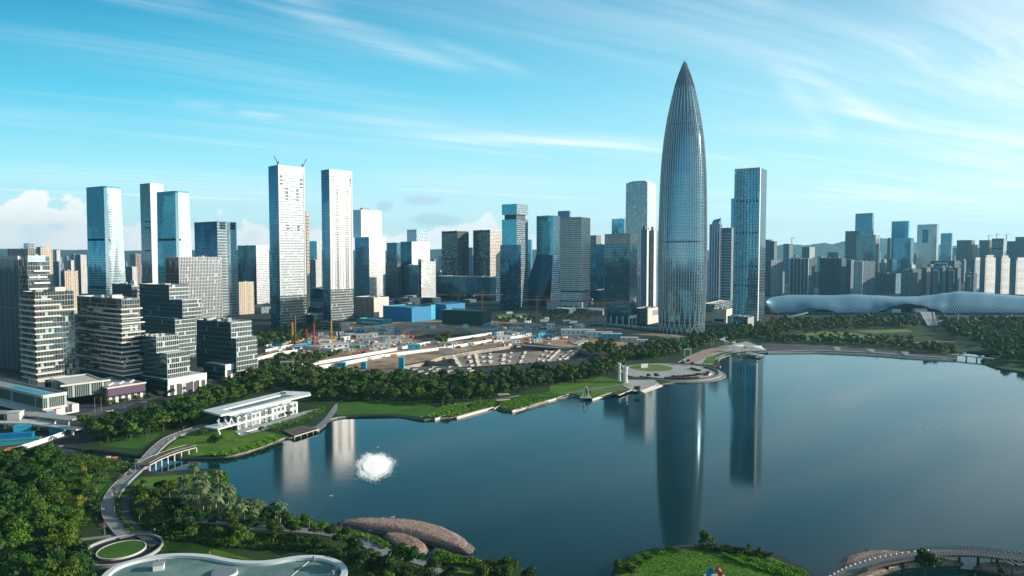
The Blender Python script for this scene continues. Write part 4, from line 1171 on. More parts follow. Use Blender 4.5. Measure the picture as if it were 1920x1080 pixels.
for (x0, x1, y0, y1) in ((1669, 1686, 579, 588), (1712, 1735, 578, 588)):
    A, B = AT(x0, AY - 2), AT(x1, AY - 2); mb = MB(); mb.box(((A.x + B.x) / 2, AY - 2), B.x - A.x, 10, zrow(y1, AY), zrow(y0, AY), 0, 0); mb.build('entrance_hall', MATS['roof_pale'], ar)
A = AT(1685, AY + 240, 0); A2 = AT(1960, AY + 240, 0)
mb = MB()
for k in range(24):                               # far crest of the second hall seen over the first
    x0, x1 = 1795 + k * 9, 1804 + k * 9
    p0, p1 = AT(x0, AY + 230, 0), AT(x1, AY + 230, 0); h0, h1 = zrow(547.6 + k * .36, AY + 230), zrow(548 + k * .36, AY + 230)
    mb.face([(p0.x, p0.y, 5), (p1.x, p1.y, 5), (p1.x, p1.y, h1), (p0.x, p0.y, h0)]); mb.face([(p0.x, p0.y, h0), (p1.x, p1.y, h1), (p1.x, p1.y + 60, h1 - 8), (p0.x, p0.y + 60, h0 - 8)])
mb.build('rear_shell', MATS['roof_dark'], ar)
# stair bridge from the arena to the park
br = empty('stair_bridge', tuple(AT(1745, 1130, GZ)), 'broad pale stair bridge leading from the arena down into the park', 'bridge')
mb = MB(); A, B = AT(1738, 1200, GZ), AT(1748, 1040, GZ)
mb.face([(A.x - 12, A.y, 9), (A.x + 12, A.y, 9), (B.x + 7, B.y, 2.2), (B.x - 7, B.y, 2.2)][::-1][::-1]); mb.prism([(A.x - 12, A.y), (A.x + 12, A.y), (A.x + 12, A.y + 14), (A.x - 12, A.y + 14)], GZ, 9, 0)
mb.build('stair_deck', MATS['roof_grey'], br)
for s in (-1, 1):
    mb = MB(); mb.bar((A.x + s * 12, A.y, 10), (B.x + s * 7, B.y, 3.2), .8); mb.build('side_wall', MATS['white_metal'], br)
# horn shaped pale sculptures by the arena lawn
for (x, y, s, lab) in ((1492, 596, 1, 'pale leaf shaped canopy on the green left of the arena'), (1757, 604, .55, 'small pale horn shaped canopy beside the stair bridge')):
    p = P(x, y + 4); mb = MB(); n = 10
    for k in range(n):
        for sg in (-1, 1):
            a0, a1 = k / n, (k + 1) / n
            f = lambda a_: (p.x - 18 * s + 38 * s * a_, sg * 5 * s * math.sin(math.pi * a_ ** .8), GZ + (3 + 9 * a_) * s)
            q0, q1 = f(a0), f(a1)
            fc = [(q0[0], p.y, q0[2] + 2 * s), (q1[0], p.y, q1[2] + 2 * s), (q1[0], p.y + q1[1], q1[2]), (q0[0], p.y + q0[1], q0[2])]
            mb.face(fc); mb.face([(c[0], c[1], c[2] - .4) for c in fc[::-1]])
    o = empty('canopy', tuple(p), lab, 'canopy'); mb.build('canopy_shell', MATS['cream_stone'], o)
    mb = MB(); mb.bar((p.x + 2 * s, p.y, GZ), (p.x + 4 * s, p.y, GZ + 9 * s), 1.6 * s); mb.bar((p.x - 9 * s, p.y, GZ), (p.x - 8 * s, p.y, GZ + 5 * s), 1.2 * s); mb.build('support', MATS['cream_stone'], o)
p = P(1796, 616); o = empty('mast', tuple(p), 'slim white mast rising from dark trees in front of the arena', 'mast')
mb = MB(); mb.bar(p, (p.x, p.y, GZ + 22), .9, wd2=.5, n=6); mb.build('pole', MATS['white_metal'], o)
mb = MB(); [mb.box(p.xy, 2, 2, GZ + h, GZ + h + 1.2, 0, 0) for h in (14, 17, 20)]; mb.build('lamp_ring', MATS['white_metal'], o)

# ------------------------------------------------------------------ far towers on the right
FAR = [  # name, label, left, corner, right, top row, distance, material, left material
    ('glass_tower', 'tallest far glass tower on the right skyline, flat topped and leaning slightly', 1604, 1636, 1639, 399, 2900, 'glass_blue', 'glass_teal'),
    ('glass_tower', 'far slate tower touching the left side of the tallest far glass tower', 1585, 1600, 1605, 433, 2950, 'apart_slate', 'apart_slate'),
    ('office_tower', 'far square office tower with pale bands in front of the tallest far glass tower', 1606, 1642, 1650, 440, 2600, 'glass_grey', 'glass_grey'),
    ('glass_tower', 'far pale blue glass tower with slanted left edge, second tallest on the right skyline', 1672, 1704, 1707, 414, 2900, 'glass_teal', 'glass_teal'),
    ('office_tower', 'far blue block in front of the second tallest right skyline tower', 1676, 1708, 1714, 446, 2550, 'glass_navy', 'glass_blue'),
    ('office_tower', 'far pale gridded tower with a recessed square window in its face', 1720, 1757, 1761, 420, 2700, 'glass_grey', 'white_rib'),
    ('office_tower', 'far slim tower with three pale bands right of the recessed square tower', 1764, 1785, 1787, 437, 2800, 'glass_grey', 'glass_blue'),
    ('apartment_tower', 'far brown slab pair under construction right of the three banded slim tower', 1794, 1822, 1828, 450, 2900, 'apart_brown', 'apart_slate'),
    ('apartment_tower', 'far brown tower left of the pale banded block near the right edge', 1836, 1856, 1862, 450, 2900, 'apart_brown', 'apart_slate'),
    ('office_tower', 'far pale block with two dark bands near the right edge of the skyline', 1860, 1882, 1888, 447, 2600, 'glass_grey', 'apart_grey'),
    ('apartment_tower', 'far grey tower between the pale banded block and the right edge', 1888, 1904, 1910, 452, 2900, 'apart_grey', 'apart_slate'),
    ('apartment_tower', 'far grey tower furthest right on the skyline', 1904, 1922, 1930, 444, 2850, 'apart_grey', 'apart_slate'),
    ('apartment_tower', 'slate apartment tower just right of the dark tower with vent slots', 1438, 1452, 1457, 452, 2300, 'apart_grey', 'apart_slate'),
    ('apartment_tower', 'shorter slate apartment tower just right of the dark tower with vent slots', 1434, 1442, 1448, 449, 2500, 'apart_slate', 'apart_slate'),
    ('apartment_tower', 'far pale tower with a crane at the left foot of the hills', 1469, 1480, 1487, 457, 2600, 'apart_grey', 'apart_blue'),
    ('apartment_tower', 'far pale twin capped tower in front of the hills', 1504, 1518, 1528, 463, 2700, 'apart_white', 'apart_slate'),
    ('apartment_tower', 'low far grey block below the hill ridge', 1552, 1566, 1572, 473, 2600, 'apart_slate', 'apart_slate'),
    ('apartment_tower', 'far narrow slab left of the second tallest right skyline tower', 1664, 1670, 1674, 446, 3000, 'apart_slate', 'apart_slate'),
    ('apartment_tower', 'striped grey apartment tower at the left end of the row behind the arena', 1436, 1446, 1468, 488, 1800, 'apart_grey', 'apart_slate'),
    ('apartment_tower', 'dark slate apartment pair with pale fins behind the left half of the arena', 1482, 1516, 1528, 485, 1780, 'apart_slate', 'apart_slate'),
    ('apartment_tower', 'broad dark slate apartment slab behind the left half of the arena', 1537, 1578, 1587, 484, 1790, 'apart_slate', 'apart_slate'),
    ('apartment_tower', 'narrow banded slate tower right of the broad dark slab behind the arena', 1585, 1596, 1603, 487, 1850, 'apart_grey', 'apart_slate'),
    ('apartment_tower', 'apartment tower with zigzag white fins behind the middle of the arena', 1602, 1618, 1641, 490, 1760, 'apart_slate', 'apart_white'),
    ('apartment_block', 'mid height blue grey block row in the gap behind the arena', 1640, 1680, 1692, 513, 1900, 'apart_blue', 'apart_slate'),
    ('apartment_tower', 'pale trimmed apartment tower right of the gap behind the arena', 1690, 1712, 1728, 505, 1760, 'apart_slate', 'apart_grey'),
    ('apartment_tower', 'brownish slate tower right of the pale trimmed tower behind the arena', 1726, 1738, 1746, 502, 1850, 'apart_brown', 'apart_slate'),
    ('apartment_tower', 'dark tower with a pale square hook frame, left one of two behind the arena crest', 1745, 1768, 1774, 502, 1740, 'apart_slate', 'apart_slate'),
    ('apartment_tower', 'dark tower with a pale square hook frame, right one of two behind the arena crest', 1774, 1796, 1802, 502, 1740, 'apart_slate', 'apart_slate'),
    ('apartment_tower', 'smaller dark tower with pale frame behind the arena crest', 1810, 1826, 1832, 512, 1760, 'apart_slate', 'apart_slate'),
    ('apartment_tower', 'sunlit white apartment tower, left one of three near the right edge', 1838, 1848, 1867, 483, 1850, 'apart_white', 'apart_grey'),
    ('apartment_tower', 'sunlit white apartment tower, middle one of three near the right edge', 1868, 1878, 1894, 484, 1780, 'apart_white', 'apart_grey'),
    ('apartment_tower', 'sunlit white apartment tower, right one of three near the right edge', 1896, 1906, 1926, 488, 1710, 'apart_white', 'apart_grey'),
    ('apartment_tower', 'slate tower behind the three sunlit white apartment towers', 1812, 1828, 1840, 487, 2100, 'apart_grey', 'apart_slate'),
    ('apartment_slab', 'long slate slab behind the towers with pale hook frames', 1744, 1790, 1800, 489, 2000, 'apart_slate', 'apart_slate'),
    ('apartment_tower', 'brown far left apartment block with dark stair core rising over the ribbed slab', 14, 52, 66, 466, 1300, 'apart_brown', 'apart_brown'),
    ('apartment_tower', 'sunlit beige apartment slab behind the pale balcony tower', 68, 76, 98, 463, 1250, 'apart_cream', 'apart_brown'),
    ('office_tower', 'small glass top peeking above the brown far left apartment block', 44, 52, 64, 456, 1500, 'glass_pale', 'glass_teal'),
    ('apartment_tower', 'far white spike tower left of the left tapered blue glass tower', 102, 106, 113, 469, 2200, 'apart_white', 'apart_grey'),
    ('apartment_tower', 'blue striped apartment tower left of the left tapered blue glass tower', 92, 110, 112, 490, 1300, 'apart_blue', 'apart_blue'),
    ('apartment_tower', 'beige and slate apartment block beside the left tapered blue glass tower', 113, 121, 146, 508, 1250, 'apart_cream', 'apart_slate'),
    ('apartment_tower', 'far grey block peeking left of the left tapered blue glass tower', 140, 151, 162, 478, 1900, 'apart_white', 'apart_slate'),
    ('apartment_tower', 'grey tower between the left tapered tower and the slim white tower', 243, 254, 264, 476, 2000, 'apart_brown', 'apart_grey'),
    ('apartment_tower', 'white sided low tower between the left tapered tower and the slim white tower', 233, 248, 257, 500, 1700, 'apart_white', 'apart_slate'),
    ('apartment_tower', 'green glass apartment block between the two white high rises', 580, 594, 603, 452, 2100, 'apart_white', 'glass_teal'),
    ('apartment_tower', 'small white apartment block between the two white high rises', 582, 592, 602, 487, 1800, 'apart_white', 'apart_grey'),
    ('apartment_tower', 'slate apartment row below the dark slab tower in the middle', 722, 745, 760, 492, 1600, 'apart_slate', 'apart_slate'),
    ('apartment_tower', 'far slim blue tower between the stacked tower and the flared tower', 990, 996, 998, 449, 2600, 'glass_teal', 'glass_teal'),
    ('apartment_tower', 'far blue slab behind the flared and waffle towers', 1046, 1068, 1071, 395, 2100, 'glass_grey', 'glass_navy'),
    ('office_tower', 'dark slab filling the gap between waffle tower and dark ribbed base tower', 1104, 1132, 1136, 458, 1700, 'glass_navy', 'glass_navy'),
    ('apartment_tower', 'small beige capped tower above the dark slab right of the waffle tower', 1107, 1118, 1127, 441, 2000, 'apart_brown', 'apart_grey'),
    ('apartment_tower', 'far slate sliver left of the right twin grid tower', 879, 886, 890, 464, 2600, 'apart_grey', 'apart_blue'),
    ('office_block', 'long dark shaded office podium behind the twin grid towers', 818, 930, 960, 520, 1600, 'glass_navy', 'glass_navy'),
    ('office_block', 'dark shaded lower block behind the dark ribbed base tower', 1106, 1134, 1160, 545, 1350, 'glass_navy', 'glass_navy'),
]
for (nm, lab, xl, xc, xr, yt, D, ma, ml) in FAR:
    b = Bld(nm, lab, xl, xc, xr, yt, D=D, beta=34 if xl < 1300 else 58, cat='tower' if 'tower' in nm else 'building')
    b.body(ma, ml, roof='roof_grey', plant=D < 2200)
    if 'recessed square' in lab and 'gridded' in lab:
        b.panel('L', .42, .72, b.row(455), b.row(430), 'glass_navy', .3, 'recess')
    if 'hook frame' in lab or 'with pale frame' in lab:
        b.panel('L', .25, .8, b.zt - 9, b.zt - 5, 'white_metal', 1, 'frame_beam'); b.panel('L', .25, .34, b.zt - 40, b.zt - 5, 'white_metal', 1, 'frame_post')
        for k in range(14): b.panel('L', .4, .75, b.zb + 6 + k * 5, b.zb + 7.4 + k * 5, 'roof_pale', 1, 'balcony')
    if 'fins' in lab: b.fins('L', 5, GZ, b.zt + 1, 'white_metal', 1.6, 1.2)
    if 'sunlit white' in lab:
        b.panel('R', .1, .8, b.zt - 1, b.zt + 7, 'apart_white', .1, 'roof_frame', emb=4)
        for k in range(26): b.panel('R', .1, .9, b.zb + 6 + k * 3.6, b.zb + 7.2 + k * 3.6, 'white_paint', .8, 'balcony')
    if 'three pale bands' in lab or 'two dark bands' in lab:
        for k in range(3): b.panel('L', 0, 1, b.zt - 8 - k * 34, b.zt - 2 - k * 34, 'roof_pale' if 'three' in lab else 'dark_metal', .3, 'band')

# ------------------------------------------------------------------ the hazy carpet of smaller blocks
rr = random.Random(21)
segs = [(-60, 160, 'left of the left tapered blue glass tower', 46, (474, 506)), (226, 300, 'between the tapered blue glass towers', 16, (482, 515)), (440, 505, 'left of the white high rise pair', 8, (478, 512)),
        (570, 606, 'between the two white high rises', 7, (484, 520)), (700, 830, 'behind the lattice crown tower', 20, (474, 515)), (876, 945, 'around the twin grid towers', 12, (474, 510)),
        (985, 1060, 'between the stacked tower and the waffle tower', 10, (478, 520)), (1100, 1240, 'behind the pale tapered tower', 14, (470, 515)), (1318, 1385, 'right of the bullet skyscraper', 10, (474, 520)),
        (1432, 1610, 'below the hills behind the left half of the arena', 46, (470, 512)), (1600, 1770, 'below the tallest far right towers', 46, (464, 514)), (1760, 1960, 'at the right end of the skyline', 54, (458, 508))]
pal = ['apart_grey', 'apart_slate', 'apart_blue', 'apart_white', 'apart_brown', 'apart_cream', 'glass_grey']
for (x0, x1, where, n, (ya, yb_)) in segs:
    for k in range(n):
        x = x0 + (x1 - x0) * (k + rr.random()) / n
        yt = ya + (yb_ - ya) * rr.random() ** .8
        D = rr.uniform(1900, 4200) if yt > 486 else rr.uniform(2600, 5600)
        wpx = rr.uniform(7, 17) * (1.2 if D < 2600 else .85)
        f = rr.uniform(.45, .75)
        ml = rr.choice(pal[:3] if x > 700 else pal); mr = rr.choice(pal[:6] if x < 700 else pal[:4] + ['apart_blue', 'glass_blue'])
        b = Bld('apartment_block', 'hazy far block ' + where, x, x + wpx * f, x + wpx, yt, D=D, beta=rr.uniform(24, 44) if x < 1300 else rr.uniform(50, 70), cat='building', group='far blocks ' + where)
        mb = MB(); fp = b.foot()
        mb.prism(fp, GZ, b.zt, [0, 0, 0, 1], 2)
        if rr.random() < .6:
            mb.prism(b.foot(0, .3, .7, .3, .75), b.zt - .2, b.zt + rr.uniform(3, 8), 2)
        # the block itself is the object
        me_o = mb.build('apartment_block', [MATS[mr], MATS[ml], MATS['roof_grey']])
        for key in ('label', 'category', 'group'): me_o[key] = b.root[key]
        bpy.data.objects.remove(b.root); ROOTS.pop()
# cranes on far roofs
for (x, yt, yb_, D, lab) in ((1483, 447, 458, 2620, 'thin crane on the pale tower at the left foot of the hills'), (1851, 442, 452, 2890, 'thin crane above the brown towers near the right edge'), (1884, 441, 449, 2600, 'thin crane on the pale block with two dark bands'), (1866, 440, 452, 2880, 'thin crane between the pale banded block and brown tower')):
    p = AT(x, D); z0, z1 = zrow(yb_, D), zrow(yt, D); o = empty('tower_crane', (p.x, p.y, z0), lab, 'crane')
    mb = MB(); mb.bar((p.x, p.y, z0 - 2), (p.x, p.y, z1), 2.0); mb.build('mast', MATS['grey_metal'], o)
    mb = MB(); mb.bar((p.x - 8, p.y, z1), (p.x + 16, p.y, z1 + 2), 1.4); mb.bar((p.x, p.y, z1), (p.x, p.y, z1 + 6), 1.0); mb.build('jib', MATS['grey_metal'], o)

# ------------------------------------------------------------------ building site
def hoarding(name, label, px, h=3.2, mat='white_paint', cap=None, z=GZ):
    """a hoarding wall along photo points, panels standing with thin posts"""
    pts = [P(x, y, z) for x, y in px]
    o = empty(name, tuple(pts[0]), label, 'fence')
    mb = MB(); pb = MB()
    for a, b in zip(pts[:-1], pts[1:]):
        d = (b - a).normalized(); n = Vector((-d.y, d.x, 0)) * .15
        mb.prism([a - n, b - n, b + n, a + n], z, z + h, 0)
        L = (b - a).length; k = 0.0
        while k < L:
            q = a + d * k; pb.box((q.x, q.y), .5, .5, z, z + h + .3, math.atan2(d.y, d.x), 0); k += 6
    mb.build('panels', MATS[mat], o); pb.build('posts', MATS[cap or 'roof_pale'], o)
    return o


hoarding('hoarding', 'long white hoarding along the near side of the road past the site', [(560, 698), (640, 686), (720, 670), (800, 660), (838, 655), (930, 640), (985, 632)], 3.6)
hoarding('hoarding', 'white hoarding along the far side of the road past the site', [(560, 690), (640, 676), (720, 662), (800, 646), (880, 634), (960, 622)], 3.4)
hoarding('hoarding', 'white hoarding at the left end of the site behind piled trees', [(482, 676), (520, 666), (560, 660), (566, 656)], 3.2)
hoarding('hoarding', 'short white hoarding in front of the white site pipe', [(498, 660), (548, 650)], 3.0)
hoarding('hoarding', 'pale hoarding below the piling rigs on the left of the site', [(506, 646), (568, 639)], 3.6, 'cream_stone')
hoarding('hoarding', 'pale blue panelled hoarding curving in front of the bullet skyscraper', [(1052, 621), (1080, 614), (1120, 609), (1180, 615), (1250, 622), (1320, 630)], 4.6, 'glass_pale', 'white_paint')
hoarding('hoarding', 'teal hoarding along the back of the ring shaped pit', [(680, 616), (740, 610), (800, 611), (880, 618), (950, 624)], 3.2, 'roof_pale')
hoarding('hoarding', 'blue green hoarding with lettering like marks near the left high rise', [(690, 608), (735, 603)], 6, 'teal_paint')


def bracing(px0, px1, px2, px3, nu, nv, label, z=GZ - .4, wd=1.4):
    """a lattice of concrete struts over a pit between four photo corners"""
    c = [P(x, y, z) for x, y in (px0, px1, px2, px3)]
    o = empty('bracing_frame', tuple(c[0]), label, 'bracing frame')
    mb = MB()
    for i in range(nu + 1):
        s = i / nu; a = c[0].lerp(c[1], s); b = c[3].lerp(c[2], s); mb.bar(a - Vector((0, 0, 2.2)), b - Vector((0, 0, 2.2)), wd * .6)
    for j in range(nv + 1):
        s = j / nv; a = c[0].lerp(c[3], s); b = c[1].lerp(c[2], s); mb.bar(a, b, wd)
    cb = mb; az_ = math.atan2(c[1].y - c[0].y, c[1].x - c[0].x)  # cream cap boxes added at the nodes imitate sunlit beam tops
    for i in range(nu + 1):
        for j in range(nv + 1):
            if (i * 7 + j * 5 + (i * j) % 3) % 5 > 1: continue
            q = c[0].lerp(c[1], i / nu).lerp(c[3].lerp(c[2], i / nu), j / nv); cb.box((q.x, q.y), 4.0 + (i * 3 + j) % 3, 1.8, z + .2, z + 1.3, az_ + .35 + .1 * ((i * 3 + j) % 4), 1)
    mb.build('struts', [MATS['site_concrete'], MATS['cream_stone']], o)
    pb = MB()
    for i in range(nu + 1):
        for j in range(0, nv + 1, 1):
            q = c[0].lerp(c[1], i / nu).lerp(c[3].lerp(c[2], i / nu), j / nv); pb.bar((q.x, q.y, z - 6), (q.x, q.y, z + 1), .8)
    pb.build('piles', MATS['rust'], o)


bracing((850, 668), (1085, 656), (1060, 674), (862, 688), 18, 7, 'wide lattice of pale concrete struts over the main pit')
bracing((768, 690), (874, 689), (890, 700), (800, 702), 7, 3, 'small lattice of pale struts over the near pit behind the trees', wd=2.0)
# terraces of the ring pit and the main pit's back wall
for (x0, x1, y, lab) in ((775, 900, 623, 'upper'), (780, 896, 628, 'lower')):
    a, b = P(x0, y), P(x1, y); o = empty('pit_terrace', (a.x, a.y, -4), lab + ' dark concrete ledge inside the ring shaped pit', 'ledge')
    zz = -1.5 if lab == 'upper' else -4.2
    mb = MB()
    for k in range(12):
        s0, s1 = k / 12, (k + 1) / 12; bow = lambda s: 14 * math.sin(math.pi * s)
        p0, p1 = a.lerp(b, s0), a.lerp(b, s1)
        mb.prism([(p0.x, p0.y + bow(s0) - 6), (p1.x, p1.y + bow(s1) - 6), (p1.x, p1.y + bow(s1) + 3), (p0.x, p0.y + bow(s0) + 3)], zz - .8, zz, 0)
    mb.build('ledge', MATS['site_concrete'], o)
a, b = P(960, 644), P(1075, 652)
o = empty('pit_gallery', (a.x, a.y, -6), 'dark two level concrete gallery with red columns behind the strut lattice', 'gallery')
d = (b - a).normalized(); n = Vector((d.y, -d.x, 0))
mb = MB()
for z in (-3.0, GZ - .2): mb.prism([a, b, b + n * 9, a + n * 9], z - .6, z, 0, bottom=True)
mb.build('slab', MATS['site_concrete'], o)
for k in range(9):
    q = a.lerp(b, k / 8) + n * 8; mb = MB(); mb.bar((q.x, q.y, -7), (q.x, q.y, GZ - .8), 1.0); mb.build('column', MATS['rust'], o)
q = P(1098, 642); o = empty('concrete_deck', (q.x, q.y, 0), 'raised pale concrete working deck right of the strut lattice', 'deck')
mb = MB(); f = [P(x, y) for x, y in ((1072, 645), (1090, 638), (1102, 640), (1084, 648))]; mb.prism(f, -2, GZ + 1.2, 0); mb.build('deck_slab', MATS['plaza_paving'], o)
for c_ in f: mb = MB(); mb.bar((c_.x, c_.y, -7), (c_.x, c_.y, -1.9), 1.2); mb.build('leg', MATS['rust'], o)


def rig(px, yt, mat, label, lean=0.0, twin=False):
    p = P(*px); h = zrow(yt, p.y) - GZ
    o = empty('piling_rig', tuple(p), label, 'piling rig')
    mb = MB(); mb.box(p.xy, 5.5, 4, GZ, GZ + 1.3, .5, 0); mb.build('crawler_track', MATS['dark_metal'], o)
    mb = MB(); mb.box((p.x + 1, p.y), 6, 3.4, GZ + 1.3, GZ + 3.6, .5, 0); mb.box((p.x + 2.5, p.y - 1), 1.8, 1.6, GZ + 3.6, GZ + 5.2, .5, 0); mb.build('machine_house', MATS['orange_paint' if mat == 'rust' else mat], o)
    mb = MB(); t_ = Vector((p.x - 2.5 + lean * h, p.y, GZ + h)); b_ = Vector((p.x - 2.5, p.y, GZ + .5))
    mb.bar(b_, t_, 2.4, wd2=1.9)
    mb.build('mast', MATS[mat], o)
    mb = MB(); mb.bar((p.x + 2, p.y, GZ + 3), b_.lerp(t_, .45), .6); mb.bar(t_, t_ + Vector((2.4, 0, .6)), .8); mb.build('stay', MATS['dark_metal'], o)


rig((552, 643), 604, 'yellow_paint', 'yellow piling rig with tall mast, leftmost on the site')
rig((557, 644), 590, 'rust', 'brown lattice piling rig with the tallest mast')
rig((578, 645), 617, 'red_paint', 'red piling rig with leaning mast', .02)
rig((591, 646), 606, 'red_paint', 'thin red and white piling rig behind the white hall', .05)
rig((625, 641), 600, 'yellow_paint', 'pale yellow piling rig beside the right white high rise')
rig((639, 640), 601, 'dark_metal', 'grey piling rig right of the pale yellow rig')


def crane(px, yt, mat, label, jib=0, jl=30, jr=12):
    p = P(*px); z1 = zrow(yt, p.y)
    o = empty('tower_crane', tuple(p), label, 'crane')
    mb = MB(); s = 1.1
    for sx, sy in ((-s, -s), (s, -s), (s, s), (-s, s)): mb.bar((p.x + sx, p.y + sy, GZ), (p.x + sx, p.y + sy, z1), .5)
    n = int((z1 - GZ) / 3)
    for k in range(n):
        za, zb_ = GZ + (z1 - GZ) * k / n, GZ + (z1 - GZ) * (k + 1) / n; e = 1 if k % 2 else -1
        mb.bar((p.x - s * e, p.y - s, za), (p.x + s * e, p.y - s, zb_), .35); mb.bar((p.x - s, p.y - s * e, za), (p.x - s, p.y + s * e, zb_), .35)
    mb.build('mast', MATS[mat], o)
    if jl:
        mb = MB(); c, s2 = math.cos(jib), math.sin(jib)
        mb.bar((p.x - c * jr, p.y - s2 * jr, z1), (p.x + c * jl, p.y + s2 * jl, z1), .9); mb.bar((p.x, p.y, z1), (p.x, p.y, z1 + 6), .9)
        mb.bar((p.x, p.y, z1 + 6), (p.x + c * jl * .8, p.y + s2 * jl * .8, z1), .25); mb.bar((p.x, p.y, z1 + 6), (p.x - c * jr, p.y - s2 * jr, z1), .25); mb.build('jib', MATS[mat], o)
        mb = MB(); mb.box((p.x - c * jr, p.y - s2 * jr), 2.5, 2, z1 - 2.5, z1 + .6, jib, 0); mb.build('counterweight', MATS['concrete'], o)


crane((904, 598), 553, 'orange_paint', 'orange tower crane behind the green netted block', 0.2, 36, 14)
crane((860, 585), 553, 'orange_paint', 'orange tower crane behind the blue clad block', 3.0, 46, 12)
crane((1007, 606), 562, 'orange_paint', 'orange tower crane in front of the flared dark tower', 0.1, 44, 24)
crane((1051, 596), 566, 'rust', 'brown tower crane in front of the waffle tower podium', 3.0, 26, 10)
crane((1100, 600), 560, 'orange_paint', 'orange tower crane at the right end of the waffle tower podium', 2.5, 24, 10)
crane((1135, 632), 567, 'rust', 'brown tower crane on the left corner of the dark ribbed base tower', 0.1, 50, 18)
crane((1447, 612), 582, 'red_paint', 'red lattice mast at the left end of the arena', 0, 0, 0)


def digger(px, mat, label, boom=12, ang=1.2, az=0.0):
    p = P(*px); o = empty('excavator', tuple(p), label, 'excavator')
    mb = MB(); mb.box((p.x, p.y - 1.2), 4.6, .8, GZ, GZ + 1, az, 0); mb.box((p.x, p.y + 1.2), 4.6, .8, GZ, GZ + 1, az, 0); mb.build('crawler_track', MATS['dark_metal'], o)
    mb = MB(); mb.box(p.xy, 4.6, 3, GZ + 1, GZ + 2.6, az, 0); mb.box((p.x + .9, p.y), 1.6, 1.4, GZ + 2.6, GZ + 3.8, az, 0); mb.build('machine_house', MATS[mat], o)
    c, s = math.cos(az), math.sin(az); a = Vector((p.x + c, p.y + s, GZ + 2)); b = a + Vector((c * boom * math.cos(ang), s * boom * math.cos(ang), boom * math.sin(ang)))
    mb = MB(); mb.bar(a, b, 1.1, wd2=.7)
    if ang < 1: mb.bar(b, b + Vector((c * 2.5, s * 2.5, -boom * .7)), .7)
    mb.build('boom', MATS[mat], o)


digger((592, 670), 'yellow_paint', 'yellow crawler crane with raised boom at the left of the road', 17, 1.1, .4)
digger((655, 667), 'yellow_paint', 'yellow crawler crane with raised boom near the red machines', 17, 1.25, .2)
digger((672, 667), 'red_paint', 'red digger beside the yellow crawler crane', 7, .6, .2)
digger((682, 664), 'rust', 'rusty brown digger beside the red digger', 7, .6, 2.8)
digger((752, 632), 'orange_paint', 'orange digger at the left rim of the ring shaped pit', 8, .7, .4)
digger((772, 634), 'red_paint', 'red digger on the rim of the ring shaped pit', 8, .8, 2.6)
digger((668, 690), 'yellow_paint', 'yellow digger behind the park trees by the road', 7, .5, .2)


def cabin(px, w_, dp, h, mat, label, az=0.0, roof='roof_pale', name='site_cabin', cat='cabin', win=True):
    p = P(*px); o = empty(name, tuple(p), label, cat)
    mb = MB(); mb.box(p.xy, w_, dp, GZ, GZ + h, az, 0); mb.build('wall', MATS[mat], o)
    mb = MB(); mb.box(p.xy, w_ + .6, dp + .6, GZ + h, GZ + h + .4, az, 0); mb.build('roof', MATS[roof], o)
    if win:
        n = max(2, int(w_ / 6)); c, s = math.cos(az), math.sin(az)
        for k in range(n):
            q = ((k + .5) / n - .5) * w_ ; mb = MB()
            mb.box((p.x + c * q + s * (dp / 2 + .05), p.y + s * q - c * (dp / 2 + .05)), 1.8, .2, GZ + h * .45, GZ + h * .75, az, 0); mb.build('window', MATS['dark_metal'], o)


cabin((1084, 629), 46, 12, 8, 'white_paint', 'long white two storey site barracks in front of the hoarding', -.12)
cabin((1124, 632), 34, 10, 7, 'white_paint', 'white site barracks right of the long two storey barracks', -.12)
cabin((1147, 634), 26, 10, 6, 'cyan_paint', 'pale blue site barracks near the yellow sheeting', -.12)
cabin((1180, 640), 22, 9, 5, 'roof_pale', 'pale site barracks at the right end of the site', -.1)
cabin((1204, 643), 14, 8, 4, 'white_paint', 'small white cabin right of the last barracks', -.1)
cabin((1206, 648), 12, 7, 4, 'blue_paint', 'blue roofed hut beside the park trees at the site end', 0, 'blue_paint')
cabin((1027, 634), 10, 6, 4, 'blue_paint', 'small blue hut above the strut lattice', 0, 'blue_paint')
cabin((1032, 618), 10, 6, 9, 'white_paint', 'white square hut tower behind the road', .3)
cabin((684, 634), 22, 10, 5, 'roof_pale', 'grey white site hall right of the piling rigs', .2)
cabin((700, 632), 12, 8, 5, 'white_paint', 'white cube cabin right of the grey white hall', .2)
cabin((628, 655), 32, 9, 7, 'white_paint', 'white hall with sunlit end below the yellow piling rig', .25)
cabin((715, 652), 20, 9, 5, 'white_paint', 'white cabin left of the pale blue crew hut', .2)
cabin((738, 645), 20, 9, 5, 'white_paint', 'white cabin near the group of trees by the road', .2)
cabin((776, 656), 14, 7, 6, 'cyan_paint', 'pale blue crew hut beside the road', .2, 'cyan_paint')
cabin((943, 640), 18, 8, 7, 'roof_pale', 'grey and white gate house at the road bend', .3)
cabin((660, 652), 30, 8, 3, 'teal_paint', 'low turquoise roofed shelter behind the red machines', .2, 'teal_paint')
cabin((641, 688), 8, 5, 4, 'cyan_paint', 'pale blue container behind the park trees', 0, 'cyan_paint', 'container', 'container')
cabin((682, 691), 5, 4, 6, 'cyan_paint', 'upright pale blue container behind the park trees', 0, 'cyan_paint', 'container', 'container', False)
cabin((753, 692), 5, 5, 11, 'cyan_paint', 'tall turquoise silo box at the left of the near pit', 0, 'cyan_paint', 'silo', 'silo', False)
cabin((835, 663), 14, 5, 6, 'site_concrete', 'grey concrete block in front of the white gantry', .2, 'roof_pale', 'concrete_block', 'block', False)
